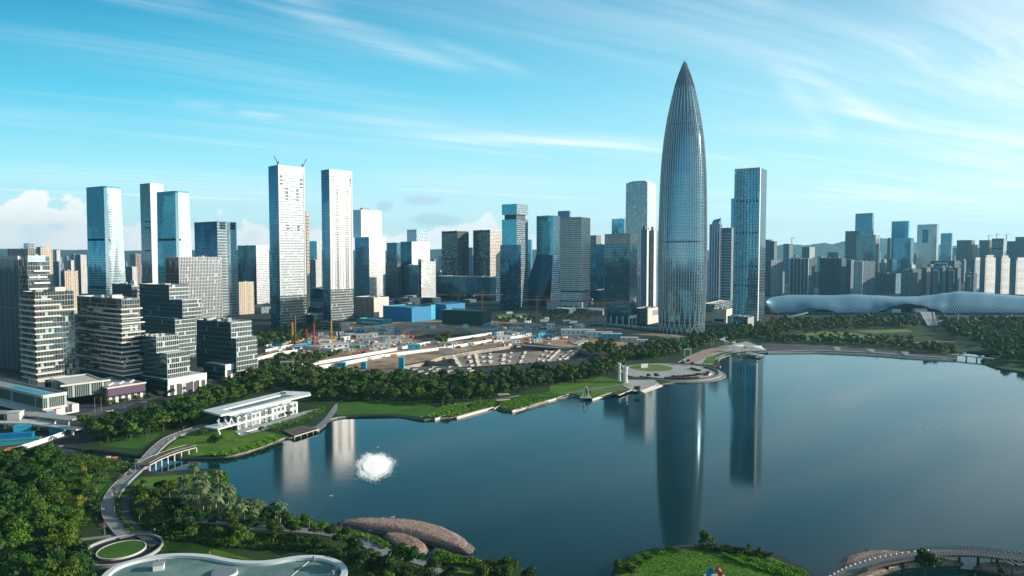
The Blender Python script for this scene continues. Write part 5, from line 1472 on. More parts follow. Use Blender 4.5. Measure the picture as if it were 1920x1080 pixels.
for k, (x, y, w_, mt) in enumerate(((520, 655, 10, 'white_paint'), (606, 640, 9, 'white_paint'), (655, 630, 12, 'cyan_paint'), (560, 655, 8, 'blue_paint'), (723, 620, 9, 'cream_stone'), (812, 616, 8, 'white_paint'), (872, 615, 8, 'white_paint'),
                                   (990, 600, 12, 'white_paint'), (972, 596, 12, 'cream_stone'), (1020, 603, 14, 'white_paint'), (1062, 604, 12, 'cyan_paint'), (1004, 614, 14, 'cyan_paint'), (962, 603, 12, 'white_paint'), (940, 598, 14, 'cream_stone'),
                                   (650, 618, 16, 'white_paint'), (672, 622, 14, 'roof_pale'), (700, 600, 10, 'roof_pale'), (1045, 614, 14, 'teal_paint'), (1075, 606, 12, 'white_paint'), (955, 588, 12, 'white_paint'))):
    p = P(x, y); mb = MB(); mb.box(p.xy, w_, 4, GZ, GZ + 3.2, .2 + .1 * (k % 3), 0)
    cabin((x, y), w_, 4, 3.2, mt, 'low site container standing in the cluttered yard ' + ('left of the road' if x < 760 else 'behind the road'), .2 + .1 * (k % 3), name='container', cat='container', win=False)
    ROOTS[-1]['group'] = 'site containers ' + ('left of the road' if x < 760 else 'behind the road')
# white pipe-like bank, sheeting, material piles
o = empty('sheeting', tuple(P(580, 652)), 'long wavy bank covered with white sheeting on the left of the site', 'sheeting')
mb = MB(); path = [(548, 652), (575, 653), (600, 657), (625, 660), (640, 656), (648, 648)]; pts = [P(*q) for q in path]
for a, b in zip(pts[:-1], pts[1:]): mb.bar(a + Vector((0, 0, .8)), b + Vector((0, 0, .8)), 5.0, n=8)
mb.build('cover', MATS['roof_pale'], o)
rr = random.Random(9)
PILE = []
for k in range(240):
    x = rr.uniform(495, 1095); y = 657 - (x - 500) * .045 + rr.uniform(-28, 12)
    if 760 < x < 910 and 618 < y < 645: continue
    if 1095 < x: continue
    mt = rr.choice(['site_dirt', 'cream_stone', 'cream_stone', 'rust', 'white_paint', 'white_paint', 'grey_metal', 'dark_metal', 'rust', 'orange_paint', 'site_dirt', 'rust', 'teal_paint'])
    p = P(x, y); mb = MB(); w_, d_, h = rr.uniform(3, 9), rr.uniform(2, 5), rr.uniform(.8, 2.6)
    a_ = rr.uniform(0, 3); ca, sa = math.cos(a_), math.sin(a_)
    f = [(p.x + ca * sx * w_ / 2 - sa * sy * d_ / 2, p.y + sa * sx * w_ / 2 + ca * sy * d_ / 2) for sx, sy in ((-1, -1), (1, -1), (1, 1), (-1, 1))]
    tp = [(p.x + (q[0] - p.x) * .7, p.y + (q[1] - p.y) * .7) for q in f]
    mb.prism(f, GZ, GZ + h, 0, top=tp)
    where = 'left part' if x < 700 else 'middle part' if x < 900 else 'far right part'
    tag(mb.build('material_pile', MATS[mt]), 'low heap of building material lying in the ' + where + ' of the building site', 'pile', 'material heaps in the ' + where + ' of the site')
for k in range(120):
    x = rr.uniform(500, 1090); y = 655 - (x - 500) * .045 + rr.uniform(-32, 10)
    if 755 < x < 915 and 615 < y < 645: continue
    p = P(x, y); w_, d_, h = rr.uniform(5, 13), rr.uniform(3, 6), rr.uniform(2.4, 5); a_ = rr.uniform(0, .8)
    mb = MB(); mb.box(p.xy, w_, d_, GZ, GZ + h, a_, 0, 1); ca, sa = math.cos(a_), math.sin(a_)
    for j in range(2):
        q = (j + .5) / 2 - .5; mb.box((p.x + ca * q * w_ + sa * (d_ / 2 + .05), p.y + sa * q * w_ - ca * (d_ / 2 + .05)), 1.6, .15, GZ + 1, GZ + h * .75, a_, 2)
    where = 'left part' if x < 700 else 'middle part' if x < 900 else 'far right part'
    tag(mb.build('site_shed', [MATS[rr.choice(['white_paint', 'white_paint', 'cream_stone', 'roof_pale', 'grey_metal', 'cyan_paint'])], MATS[rr.choice(['white_paint', 'roof_pale', 'roof_grey', 'blue_paint', 'rust'])], MATS['dark_metal']]),
        'small site shed crowded into the ' + where + ' of the building site', 'shed', 'site sheds in the ' + where + ' of the site')
# white gantries over the road
for (x, y, w_, lab) in ((838, 655, 15, 'white portal gantry over the road near the concrete block'), (959, 634, 12, 'white portal gantry at the far road bend'), (1086, 618, 10, 'white rounded gate arch in the pale blue hoarding'), (538, 694, 11, 'white gate frame at the left end of the road')):
    p = P(x, y); o = empty('gantry', tuple(p), lab, 'gantry')
    for s in (-1, 1):
        mb = MB(); mb.box((p.x + s * w_ / 2, p.y), 1.4, 1.4, GZ, GZ + 7, 0, 0); mb.build('post', MATS['white_paint'], o)
    mb = MB(); mb.box(p.xy, w_ + 1.4, 1.6, GZ + 7, GZ + 8.6, 0, 0); mb.build('beam', MATS['white_paint'], o)
# blue clad block, green netted block, low blocks behind the site
b = Bld('clad_block', 'bright blue clad construction block in front of the dark towers', 718, 772, 816, 577, D=depth(604), beta=38); b.body('blue_paint', 'blue_paint', roof='teal_paint', plant=False, parapet=2)
q = Bld('x', '', 812, 836, 872, 571, D=depth(598), beta=38, root=b.root)
mb = MB(); mb.prism(q.foot(), GZ, q.zt, [1, 0, 0, 0], 0); mb.build('rear_wing', [MATS['blue_paint'], MATS['blue_paint']], b.root)
b.panel('R', .8, 1.0, GZ + 1, b.zt + 2, 'cyan_paint', .3, 'pale_panel')
b = Bld('netted_block', 'dark green netted construction block with clipped corner beside the blue clad block', 829, 903, 922, 584, D=depth(612), beta=30); b.body('green_net', 'green_net', roof='teal_paint', plant=False)
mb = MB()
for k in range(9): q0 = b.at(0, b.wl * k / 8); mb.bar((q0.x, q0.y, GZ), (q0.x, q0.y, b.zt + 2.5), .4)
mb.build('scaffold_poles', MATS['dark_metal'], b.root)
b = Bld('low_block', 'cream and grey low block left of the blue clad block', 665, 701, 729, 558, D=depth(596), beta=36); b.body('cream_stone', 'apart_brown', roof='roof_pale')
b = Bld('low_block', 'small tan block on the roof line behind the blue clad block', 748, 768, 788, 559, D=1450, beta=36); b.body('cream_stone', 'apart_brown', roof='roof_pale')
b = Bld('shed', 'blue roofed long shed with white lettering marks in front of the blue clad block', 668, 716, 736, 600, D=depth(612), beta=30); b.body('teal_paint', 'teal_paint', roof='teal_paint', plant=False)
for k in range(12): b.panel('L', .1 + k * .06, .14 + k * .06, GZ + 4, GZ + 6, 'white_paint', .15, 'white_mark')
b = Bld('low_hall', 'grey hall with rusty scaffold roof at the foot of the right white high rise', 598, 640, 656, 605, D=depth(621), beta=34); b.body('white_rib', 'glass_grey', roof='rust', plant=False)
b = Bld('low_hall', 'small white annex at the foot of the left white high rise', 574, 588, 596, 590, D=depth(612), beta=34); b.body('stepped_light', 'glass_navy', roof='roof_pale', plant=False)
p = P(590, 560); o = empty('dome_hall', tuple(p), 'dark blue curved roof hall glimpsed between the two white high rises', 'hall')
mb = MB(); wd = 46
for k in range(12):
    a0, a1 = math.pi * k / 12, math.pi * (k + 1) / 12
    mb.face([(p.x - wd * math.cos(a0), p.y, GZ + 26 * math.sin(a0)), (p.x - wd * math.cos(a1), p.y, GZ + 26 * math.sin(a1)), (p.x - wd * math.cos(a1), p.y + 120, GZ + 26 * math.sin(a1)), (p.x - wd * math.cos(a0), p.y + 120, GZ + 26 * math.sin(a0))][::-1], 0)
    mb.face([(p.x - wd * math.cos(a0), p.y, GZ + 26 * math.sin(a0)), (p.x - wd * math.cos(a1), p.y, GZ + 26 * math.sin(a1)), (p.x, p.y, GZ)], 1)
mb.build('roof_shell', [MATS['teal_paint'], MATS['glass_navy']], o)
# low buildings scattered behind the site so the ground there is not bare
rr = random.Random(12)
for k in range(60):
    x = rr.uniform(440, 1130); y = rr.uniform(552, 590) if x > 670 else rr.uniform(566, 598)
    if 500 < x < 580 or 595 < x < 668: y = min(y, 585)
    p = P(x, y); w_, d_, h = rr.uniform(16, 46), rr.uniform(14, 30), rr.uniform(5, 16)
    mb = MB(); mb.box(p.xy, w_, d_, GZ, GZ + h, R(-34), 0, 1)
    where = 'left of the blue clad block' if x < 718 else 'around the blue clad and green netted blocks' if x < 930 else 'below the flared and waffle towers'
    tag(mb.build('low_building', [MATS[rr.choice(['apart_slate', 'glass_navy', 'apart_grey', 'glass_dark'])], MATS[rr.choice(['roof_grey', 'roof_dark', 'roof_pale', 'teal_paint'])]]),
        'low shaded building at the tower feet ' + where, 'building', 'low shaded buildings ' + where)

# ------------------------------------------------------------------ trees
def leaves(rs, n, blobs, size, out_bias=.6, flat=.75):
    """leaf clumps scattered through a set of blobs; returns verts and quads"""
    vol = np.array([b[3] ** 2 for b in blobs]); pick = rs.choice(len(blobs), n, p=vol / vol.sum())
    c = np.array([b[:3] for b in blobs])[pick]; r = np.array([b[3] for b in blobs])[pick]
    d = rs.normal(size=(n, 3)); d /= np.linalg.norm(d, axis=1)[:, None]
    d[:, 2] = np.where((d[:, 2] < -.35), -d[:, 2] * .5, d[:, 2]); d /= np.linalg.norm(d, axis=1)[:, None]
    rad = r * (rs.uniform(.35, 1.0, n) ** .45) * rs.uniform(.85, 1.15, n)
    p = c + d * rad[:, None] * np.array([1, 1, flat])
    nr = d * out_bias + rs.normal(size=(n, 3)) * (1 - out_bias) + np.array([0, 0, .25]); nr /= np.linalg.norm(nr, axis=1)[:, None]
    t = rs.normal(size=(n, 3)); a = np.cross(nr, t); a /= np.linalg.norm(a, axis=1)[:, None]; b = np.cross(nr, a)
    s = size * rs.uniform(.6, 1.4, n)[:, None]
    a = a * s; b = b * s * rs.uniform(.45, .9, n)[:, None]
    k = nr * s * .25
    q = np.stack([p - a * .9 - b * .3, p + b * .9 - k * .4 - a * .1, p + a * .95 + b * .2, p - b * .85 - k * .4 + a * .15], axis=1)
    return q.reshape(-1, 3), np.arange(n * 4).reshape(-1, 4)


def mesh_np(name, v, f, mat):
    me = bpy.data.meshes.new(name)
    me.vertices.add(len(v)); me.vertices.foreach_set('co', np.ascontiguousarray(v, dtype=np.float32).ravel())
    me.loops.add(f.size); me.loops.foreach_set('vertex_index', np.ascontiguousarray(f, dtype=np.int32).ravel())
    me.polygons.add(len(f)); me.polygons.foreach_set('loop_start', np.arange(0, f.size, f.shape[1], dtype=np.int32)); me.polygons.foreach_set('loop_total', np.full(len(f), f.shape[1], dtype=np.int32))
    me.update(calc_edges=True); me.validate()
    for q in (mat if isinstance(mat, (list, tuple)) else [mat]): me.materials.append(q)
    return me


def crown_blobs(rs, w_, h, base):
    bl = [(0, 0, base + h * .5, w_ * .36)]
    for k in range(rs.integers(6, 10)):
        a = rs.uniform(0, 2 * math.pi); rr_ = rs.uniform(.18, .40) * w_; z = base + h * rs.uniform(.22, .88)
        rr_ *= 1.15 - abs((z - base) / h - .42)
        bl.append((rr_ * math.cos(a), rr_ * math.sin(a), z, w_ * rs.uniform(.14, .24)))
    return bl


def trunk_mesh(rs, name, h, bl, r0, mat):
    mb = MB(); top = Vector((rs.uniform(-.2, .2), rs.uniform(-.2, .2), h * .95)); k = Vector((rs.uniform(-.15, .15), rs.uniform(-.15, .15), h * .5))
    mb.bar((0, 0, -.3), k, r0 * 2, wd2=r0 * 1.5, n=6); mb.bar(k, top, r0 * 1.5, wd2=r0, n=6)
    for b_ in bl[1:6]: mb.bar(k.lerp(top, rs.uniform(.4, 1)), Vector(b_[:3]), r0 * .9, wd2=r0 * .25, n=5)
    o = mb.build(name, mat); me = o.data; bpy.data.objects.remove(o); return me


KINDS = {}
rs = np.random.default_rng(4)


def make_kind(key, nvar, h, w_, n, size, leaf, bark='bark', tr=.18):
    out_ = []
    for k in range(nvar):
        hh, ww = h * rs.uniform(.88, 1.12), w_ * rs.uniform(.9, 1.15)
        base = hh * rs.uniform(.16, .26); bl = crown_blobs(rs, ww, hh - base, base)
        v, f = leaves(rs, n, bl, size)
        out_.append((trunk_mesh(rs, 'trunk', base + (hh - base) * .45, bl, tr, MATS[bark]), mesh_np('crown', v, f, MATS[leaf])))
    KINDS[key] = out_


make_kind('near', 7, 9.5, 9.0, 1500, .46, 'leaf')
make_kind('mid', 7, 9.5, 8.6, 520, .75, 'leaf', tr=.22)
make_kind('far', 5, 9.5, 8.6, 170, 1.25, 'leaf_far')
make_kind('yellow', 2, 8.5, 6.5, 700, .45, 'leaf_yellow')
make_kind('bare', 3, 6.5, 4.2, 240, .32, 'leaf_brown', 'pale_bark', .12)
make_kind('slim', 3, 7.5, 4.6, 600, .40, 'leaf', 'pale_bark', .14)


def tree(kind, p, scale, name, label, group, cat='tree', rz=None):
    v = random.choice(KINDS[kind]); o = empty(name, tuple(p), label, cat, group)
    o.rotation_euler = (0, 0, random.uniform(0, 6.28) if rz is None else rz)
    s = scale; o.scale = (s * random.uniform(.88, 1.12), s * random.uniform(.88, 1.12), s * random.uniform(.9, 1.12))
    for nm, me in zip(('trunk', 'crown'), v):
        c = bpy.data.objects.new(nm, me); COL.objects.link(c); c.parent = o
    return o


def inside(poly, x, y):
    r = False
    for i in range(len(poly)):
        (x0, y0), (x1, y1) = poly[i - 1], poly[i]
        if (y0 > y) != (y1 > y) and x < (x1 - x0) * (y - y0) / (y1 - y0) + x0: r = not r
    return r


# where nothing grows: paths, buildings, water (photo polygons of ground)
KEEP = [[(376, 766), (420, 808), (600, 765), (590, 738), (530, 738)], [(1166, 676), (1350, 676), (1352, 720), (1165, 720)], [(160, 1000), (300, 1000), (300, 1062), (160, 1062)], [(180, 1086), (215, 1046), (400, 1034), (600, 1032), (664, 1060), (650, 1400), (180, 1400)],
        [(365, 800), (385, 806), (330, 832), (300, 862), (262, 900), (240, 935), (248, 965), (285, 1008), (235, 1012), (196, 970), (198, 925), (228, 890), (278, 842), (320, 815)], [(100, 838), (262, 852), (372, 856), (372, 884), (258, 884), (130, 856)]]
LKC = [(x, y) for x, y in LAKE_PX]
placed = []


def scatter(poly, space, hs, where, kind='tree', tries=4000, limit=999, jit=.3):
    xs = [p[0] for p in poly]; ys = [p[1] for p in poly]
    A = [P(x, y) for x, y in poly]
    x0, x1, y0, y1 = min(a.x for a in A), max(a.x for a in A), min(a.y for a in A), max(a.y for a in A)
    got = []; cell = {}
    for _ in range(tries):
        gx, gy = random.uniform(x0, x1), random.uniform(y0, y1)
        v = Vector((gx, gy, GZ - H)); fwd = v.y * CP - v.z * SP
        ix = 960 + F * v.x / fwd; iy = 540 - F * (v.y * SP + v.z * CP) / fwd
        if not inside(poly, ix, iy) or inside(LKC, ix, iy) or any(inside(k, ix, iy) for k in KEEP): continue
        c = (int(gx // space), int(gy // space))
        if any((gx - q[0]) ** 2 + (gy - q[1]) ** 2 < space ** 2 for a in (-1, 0, 1) for b_ in (-1, 0, 1) for q in cell.get((c[0] + a, c[1] + b_), [])): continue
        cell.setdefault(c, []).append((gx, gy)); got.append((gx, gy))
        placed.append((gx, gy, random.uniform(*hs), where, kind))
        if len(got) >= limit: break


scatter([(470, 706), (560, 694), (640, 706), (760, 714), (900, 711), (1040, 700), (1130, 692), (1166, 688), (1160, 704), (1110, 712), (1030, 722), (960, 738), (900, 750), (830, 760), (700, 750), (640, 752), (600, 756), (585, 735), (500, 725)], 8.0, (.8, 1.25), 'in the dense tree belt behind the lawn', tries=9000)
scatter([(160, 808), (250, 790), (330, 768), (420, 735), (480, 706), (520, 728), (420, 762), (378, 770), (374, 796), (320, 806), (270, 826), (200, 832)], 8.0, (.8, 1.2), 'left of the white pavilion', tries=6000)
scatter([(100, 870), (190, 898), (196, 930), (180, 965), (150, 1000), (90, 1000), (80, 930)], 10, (.6, .95), 'in the left grove clearing', tries=700)
scatter([(-20, 858), (100, 870), (112, 900), (100, 960), (70, 1000), (-20, 990)], 6.2, (.8, 1.25), 'in the dark grove at the left edge', tries=6000)
scatter([(-20, 1000), (100, 1000), (136, 1030), (150, 1066), (160, 1130), (-20, 1170)], 6.0, (.9, 1.35), 'in the leafy corner left of the oval ramp', tries=6000)
scatter([(250, 935), (310, 955), (400, 985), (480, 998), (600, 1012), (650, 1030), (680, 1055), (560, 1034), (440, 1030), (300, 1008), (262, 980)], 7.0, (.55, .95), 'between the promenade and the white rimmed roof', tries=4000)
scatter([(255, 915), (330, 925), (320, 950), (270, 955)], 7, (.6, .9), 'between the promenade and the white rimmed roof', tries=800)
scatter([(666, 1044), (740, 1052), (800, 1075), (850, 1090), (830, 1200), (670, 1200)], 6.5, (.55, .9), 'below the small rubble island', tries=2500)
scatter([(900, 1075), (990, 1085), (1000, 1110), (900, 1110)], 6, (.6, .85), 'at the bottom of the picture beside the inlet', tries=600)
scatter([(1150, 662), (1200, 652), (1290, 642), (1335, 648), (1290, 662), (1230, 674), (1160, 684), (1140, 676)], 8.0, (.75, 1.15), 'between the building site and the round stage', tries=5000)
scatter([(1300, 634), (1345, 626), (1440, 614), (1445, 634), (1400, 636), (1340, 642)], 9, (.8, 1.2), 'at the foot of the bullet skyscraper', tries=3000)
scatter([(1440, 606), (1560, 600), (1720, 600), (1722, 616), (1600, 618), (1540, 620), (1478, 626), (1440, 630)], 11, (.8, 1.3), 'in front of the arena', tries=5000)
scatter([(1440, 632), (1500, 638), (1640, 644), (1720, 648), (1790, 655), (1790, 668), (1700, 658), (1600, 648), (1440, 643)], 8, (.6, 1.05), 'along the far right bank', tries=3500)
scatter([(1500, 626), (1640, 634), (1720, 636), (1720, 646), (1600, 640)], 11, (.5, .85), 'on the sunny lawns before the arena', tries=1000)
scatter([(1760, 604), (1980, 602), (1980, 690), (1890, 684), (1850, 668), (1830, 645), (1780, 628)], 9.5, (.9, 1.35), 'in the dark wood at the right edge', tries=7000)
scatter([(482, 648), (548, 628), (575, 640), (500, 652)], 8, (.7, 1.0), 'left of the piling rigs', tries=900)
scatter([(440, 640), (520, 622), (600, 608), (600, 622), (520, 640), (450, 660)], 10, (.7, 1.0), 'at the feet of the white high rises', tries=1500)
scatter([(482, 694), (530, 672), (600, 672), (640, 664), (600, 684), (540, 692)], 8, (.7, 1.0), 'beside the road at the site entrance', tries=900)
scatter([(818, 640), (840, 630), (842, 640), (830, 648)], 6, (.7, .9), 'by the road below the ring shaped pit', tries=300)
scatter([(1090, 655), (1150, 645), (1150, 668), (1110, 668)], 8, (.8, 1.1), 'right of the strut lattice', tries=700)
scatter([(930, 600), (1100, 590), (1110, 600), (940, 606)], 12, (.6, .9), 'behind the building site', tries=700)
for (x, y) in ((300, 742), (322, 738), (343, 733), (392, 720), (420, 713), (448, 706), (470, 700), (478, 694), (206, 760), (232, 756), (258, 752), (282, 748)):
    p = P(x, y + 4); placed.append((p.x, p.y, .62, 'along the street before the shop podiums', 'tree'))
for (x, y, s) in ((690, 752, .5), (745, 748, .5), (1105, 708, .9), (1085, 716, .8), (1060, 712, .8), (1104, 742, .6), (1194, 736, .6), (1216, 711, .55), (1231, 711, .6), (1280, 684, .5), (1290, 682, .45), (1297, 686, .5)):
    p = P(x, y); placed.append((p.x, p.y, s, 'on the lakeside lawn near the round stage' if x > 1000 else 'at the edge of the dark lakeside lawn', 'tree'))
for (x, y, s) in ((400, 845, .8), (452, 800, .6), (540, 783, .5), (380, 820, .6), (415, 830, .5), (490, 812, .45)):
    p = P(x, y); placed.append((p.x, p.y, s, 'on the lawn in front of the white pavilion', 'tree'))
for (x, y, s) in ((665, 1062, .85), (697, 1070, .7), (620, 1015, .6), (602, 1005, .6), (545, 1002, .6), (575, 990, .7), (500, 985, .8), (535, 985, .6)):
    p = P(x, y); placed.append((p.x, p.y, s, 'beside the curving park path', 'tree'))


def size_of(t_): return t_[2] / math.hypot(t_[0], t_[1])


vis = [t_ for t_ in placed if abs(t_[0]) / max(t_[1], 1) < .80]
vis.sort(key=size_of, reverse=True)
NEAR, REST = vis[:300], vis[300:]
for t_ in NEAR:
    D_ = math.hypot(t_[0], t_[1])
    kind = 'near' if D_ < 420 else 'mid'
    if 'promenade and the white' in t_[3] and random.random() < .3: kind = 'slim'
    tree(kind, (t_[0], t_[1], GZ), t_[2], 'broadleaf_tree', 'green broadleaf tree ' + t_[3], 'trees ' + t_[3])
# the remaining hundreds of trees as one mass of woodland
VS, FS, MI, off = [], [], [], 0
src = []
for kk in ('mid', 'far'):
    row = []
    for tm, cm in KINDS[kk]:
        v = np.empty(len(cm.vertices) * 3, np.float32); cm.vertices.foreach_get('co', v); row.append(v.reshape(-1, 3))
    src.append(row)
for t_ in REST:
    row = src[0 if math.hypot(t_[0], t_[1]) < 640 else 1]
    v = row[random.randrange(len(row))]; a = random.uniform(0, 6.28); c, s = math.cos(a), math.sin(a)
    q = np.stack([v[:, 0] * c - v[:, 1] * s, v[:, 0] * s + v[:, 1] * c, v[:, 2]], 1) * t_[2] + np.array([t_[0], t_[1], GZ])
    VS.append(q); FS.append(np.arange(len(q)).reshape(-1, 4) + off); off += len(q)
if VS:
    me = mesh_np('woodland', np.concatenate(VS), np.concatenate(FS), MATS['leaf_far'])
    wo = bpy.data.objects.new('woodland', me); COL.objects.link(wo); tag(wo, 'many further park trees standing in one mass around the lake and the arena', 'woodland', kind='stuff')

# special trees
for (x, y, s, k, lab) in ((147, 962, 1.0, 'yellow', 'yellow leaved feathery palm like tree in the left grove clearing'), (156, 902, .8, 'yellow', 'smaller yellow leaved tree behind the left grove clearing')):
    tree(k, P(x, y), s, 'yellow_tree', lab, None)
for i, (x, y, s) in enumerate(((237, 876, .8), (208, 905, .9), (181, 940, .9), (185, 968, 1.0), (210, 1003, 1.0), (195, 925, .7), (258, 898, .8), (160, 1010, .7), (232, 930, .9), (240, 905, .8))):
    tree('bare', P(x - 14, y), s, 'brown_leaved_tree', 'brown nearly bare young tree lining the promenade', 'brown young trees along the promenade')
tree('near', P(1323, 1032), .75, 'round_tree', 'round pale green tree on the tip of the grassy peninsula', None)
tree('near', P(1735, 1090), 1.0, 'dark_tree', 'dark tree standing in front of the footbridge at the lower right', None)
tree('near', P(1160, 1078), .6, 'bush', 'leafy bush at the left tip of the grassy peninsula', None, 'bush')
tree('near', P(1182, 1082), .5, 'bush', 'low bush beside the leafy bush on the left peninsula tip', None, 'bush')
tree('slim', P(1404, 1036), .45, 'bush', 'thin pale shrub on the dark hedge of the peninsula', None, 'bush')
tree('slim', P(1425, 1042), .5, 'bush', 'taller pale shrub right of the thin shrub on the peninsula hedge', None, 'bush')
tree('slim', P(1878, 1092), .8, 'willow', 'wispy pale willow by the right end of the footbridge', None)
tree('slim', P(1822, 1098), .6, 'bush', 'yellow green bush at the bottom edge below the footbridge', None, 'bush')
tree('near', P(945, 1082), .75, 'dark_tree', 'dark round tree at the bottom centre left of the peninsula', None)


# palms
def palm_kind(h):
    mb = MB(); k = Vector((.15, .1, h * .5)); mb.bar((0, 0, -.3), k, .42, wd2=.34, n=6); mb.bar(k, (.1, -.05, h), .34, wd2=.28, n=6)
    o = mb.build('trunk', MATS['pale_bark']); tm = o.data; bpy.data.objects.remove(o)
    mb = MB(); r_ = random.Random(int(h * 10))
    for i in range(26):
        a = 2 * math.pi * i / 26 * 1.618 * 5; el = r_.uniform(-.5, 1.2); L = r_.uniform(1.7, 2.5); c, s = math.cos(a), math.sin(a)
        pts = []
        for j in range(5):
            q = j / 4; rr_ = L * q * math.cos(el * (1 - q * .6)); zz = h + L * (math.sin(el) * q - .75 * q * q)
            pts.append(Vector((.1 + c * rr_, -.05 + s * rr_, zz)))
        for j in range(4):
            w0, w1 = .55 * math.sin(math.pi * (j / 4 * .8 + .15)), .55 * math.sin(math.pi * ((j + 1) / 4 * .8 + .15))
            n_ = Vector((-s, c, 0)); dn = Vector((0, 0, -.18))
            mb.face([pts[j], pts[j + 1], pts[j + 1] + n_ * w1 + dn, pts[j] + n_ * w0 + dn]); mb.face([pts[j] - n_ * w0 + dn, pts[j + 1] - n_ * w1 + dn, pts[j + 1], pts[j]])
    o = mb.build('crown', MATS['leaf_palm']); cm = o.data; bpy.data.objects.remove(o)
    return tm, cm


KINDS['palm'] = [palm_kind(h) for h in (6.2, 7.0, 5.4)]
random.seed(15)
pp = []
for _ in range(4000):
    x, y = random.uniform(312, 560), random.uniform(905, 992)
    if not inside([(316, 930), (330, 962), (400, 982), (470, 988), (556, 990), (520, 972), (460, 956), (432, 946), (415, 925), (384, 905), (345, 908)], x, y): continue
    p = P(x, y)
    if all((p.x - q.x) ** 2 + (p.y - q.y) ** 2 > 22 for q in pp): pp.append(p)
    if len(pp) >= 32: break
for p in pp: tree('palm', p, random.uniform(1.1, 1.5), 'palm_tree', 'fan palm in the cluster on the near left shore of the lake', 'palms on the near left shore', 'palm')


# shrubs and reeds: leafy beds nobody could count
def bed(name, label, px, h, n, size, mat='leaf_bright', seed=1, sm=0):
    r_ = np.random.default_rng(seed); A = [P(x, y) for x, y in px]; poly = [(a.x, a.y) for a in A]
    x0, x1, y0, y1 = min(p[0] for p in poly), max(p[0] for p in poly), min(p[1] for p in poly), max(p[1] for p in poly)
    P_ = []
    while len(P_) < n:
        x, y = r_.uniform(x0, x1), r_.uniform(y0, y1)
        if inside(poly, x, y): P_.append((x, y))
    P_ = np.array(P_)
    hz = h * (.45 + .55 * (np.sin(P_[:, 0] * .9 + seed) * np.sin(P_[:, 1] * .7 + seed * 2) * .5 + .5)) * r_.uniform(.3, 1.0, n) ** .5
    c = np.column_stack([P_, GZ + hz])
    nr = r_.normal(size=(n, 3)) * .6 + np.array([0, 0, .8]); nr /= np.linalg.norm(nr, axis=1)[:, None]
    a = np.cross(nr, r_.normal(size=(n, 3))); a /= np.linalg.norm(a, axis=1)[:, None]; b_ = np.cross(nr, a); s = size * r_.uniform(.6, 1.4, n)[:, None]
    q = np.stack([c - a * s, c + b_ * s * .7, c + a * s, c - b_ * s * .7], 1).reshape(-1, 3)
    me = mesh_np(name, q, np.arange(len(q)).reshape(-1, 4), MATS[mat]); o = bpy.data.objects.new(name, me); COL.objects.link(o)
    return tag(o, label, 'shrubs', kind='stuff')


bed('shrub_bed', 'bright shrub bank along the lake shore before the pavilion lawn', [(372, 856), (430, 848), (470, 836), (515, 818), (534, 822), (500, 838), (475, 845), (430, 857)], 1.8, 2600, .5, seed=2)
bed('shrub_bed', 'bright green bank on the near left spit of lawn', [(398, 884), (424, 888), (430, 908), (447, 938), (436, 942), (412, 925), (404, 900)], 1.6, 1800, .4, seed=3)
bed('shrub_bed', 'long hedge strip along the near shore below the lake', [(447, 940), (480, 952), (570, 978), (630, 992), (700, 1008), (735, 1026), (722, 1032), (690, 1014), (620, 998), (560, 986), (470, 962)], 1.6, 3400, .36, seed=4)
bed('reed_bed', 'bright reeds on the first stone edged garden plot', [(792, 784), (856, 781), (880, 772), (872, 757), (830, 762)], 1.2, 2200, .5, seed=5)
bed('reed_bed', 'bright reeds on the middle stone edged garden plot', [(862, 779), (924, 762), (930, 750), (890, 752), (880, 765)], 1.2, 1800, .5, seed=6)
bed('reed_bed', 'bright reeds on the longest stone edged garden plot', [(940, 768), (970, 769), (1064, 741), (1030, 735), (970, 748), (936, 755)], 1.2, 3000, .5, seed=7)
bed('shrub_bed', 'leafy clump at the lower end of the curving path', [(818, 1036), (862, 1049), (905, 1056), (958, 1066), (940, 1082), (880, 1064), (836, 1062), (816, 1052)], 2.2, 2600, .4, seed=8)
bed('shrub_bed', 'bright bank on the left edge of the grassy peninsula', [(1158, 1074), (1176, 1054), (1214, 1039), (1262, 1031), (1268, 1036), (1236, 1046), (1200, 1066), (1172, 1080)], 1.7, 2600, .36, seed=9)
bed('shrub_bed', 'dark hedge on the far right edge of the grassy peninsula', [(1300, 1026), (1330, 1025), (1390, 1034), (1450, 1045), (1440, 1052), (1380, 1042), (1310, 1032)], 2.0, 2000, .36, 'leaf', seed=10)
bed('shrub_bed', 'bright bushes on the right slope of the grassy peninsula', [(1350, 1040), (1390, 1044), (1440, 1052), (1506, 1072), (1522, 1086), (1490, 1090), (1440, 1074), (1380, 1056)], 1.4, 2600, .36, seed=11)
bed('shrub_bed', 'trimmed hedge bank between the pavilion and its wooden dock', [(498, 802), (556, 786), (608, 764), (610, 772), (566, 796), (512, 808)], 1.8, 2200, .45, 'leaf', seed=12)
bed('lawn_tufts', 'uneven grass tufts over the peninsula lawn', [(1178, 1078), (1200, 1066), (1236, 1046), (1268, 1037), (1330, 1034), (1380, 1056), (1440, 1074), (1490, 1090), (1500, 1200), (1180, 1200)], .22, 9000, .26, 'leaf_bright', seed=21)
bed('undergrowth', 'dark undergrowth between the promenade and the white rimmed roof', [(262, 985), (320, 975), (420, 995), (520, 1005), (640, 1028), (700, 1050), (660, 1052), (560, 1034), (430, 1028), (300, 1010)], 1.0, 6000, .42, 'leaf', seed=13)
bed('undergrowth', 'dark undergrowth in the left grove', [(-20, 860), (110, 872), (190, 900), (180, 960), (150, 1000), (160, 1020), (186, 1062), (-20, 1160)], 1.0, 9000, .45, 'leaf', seed=14)
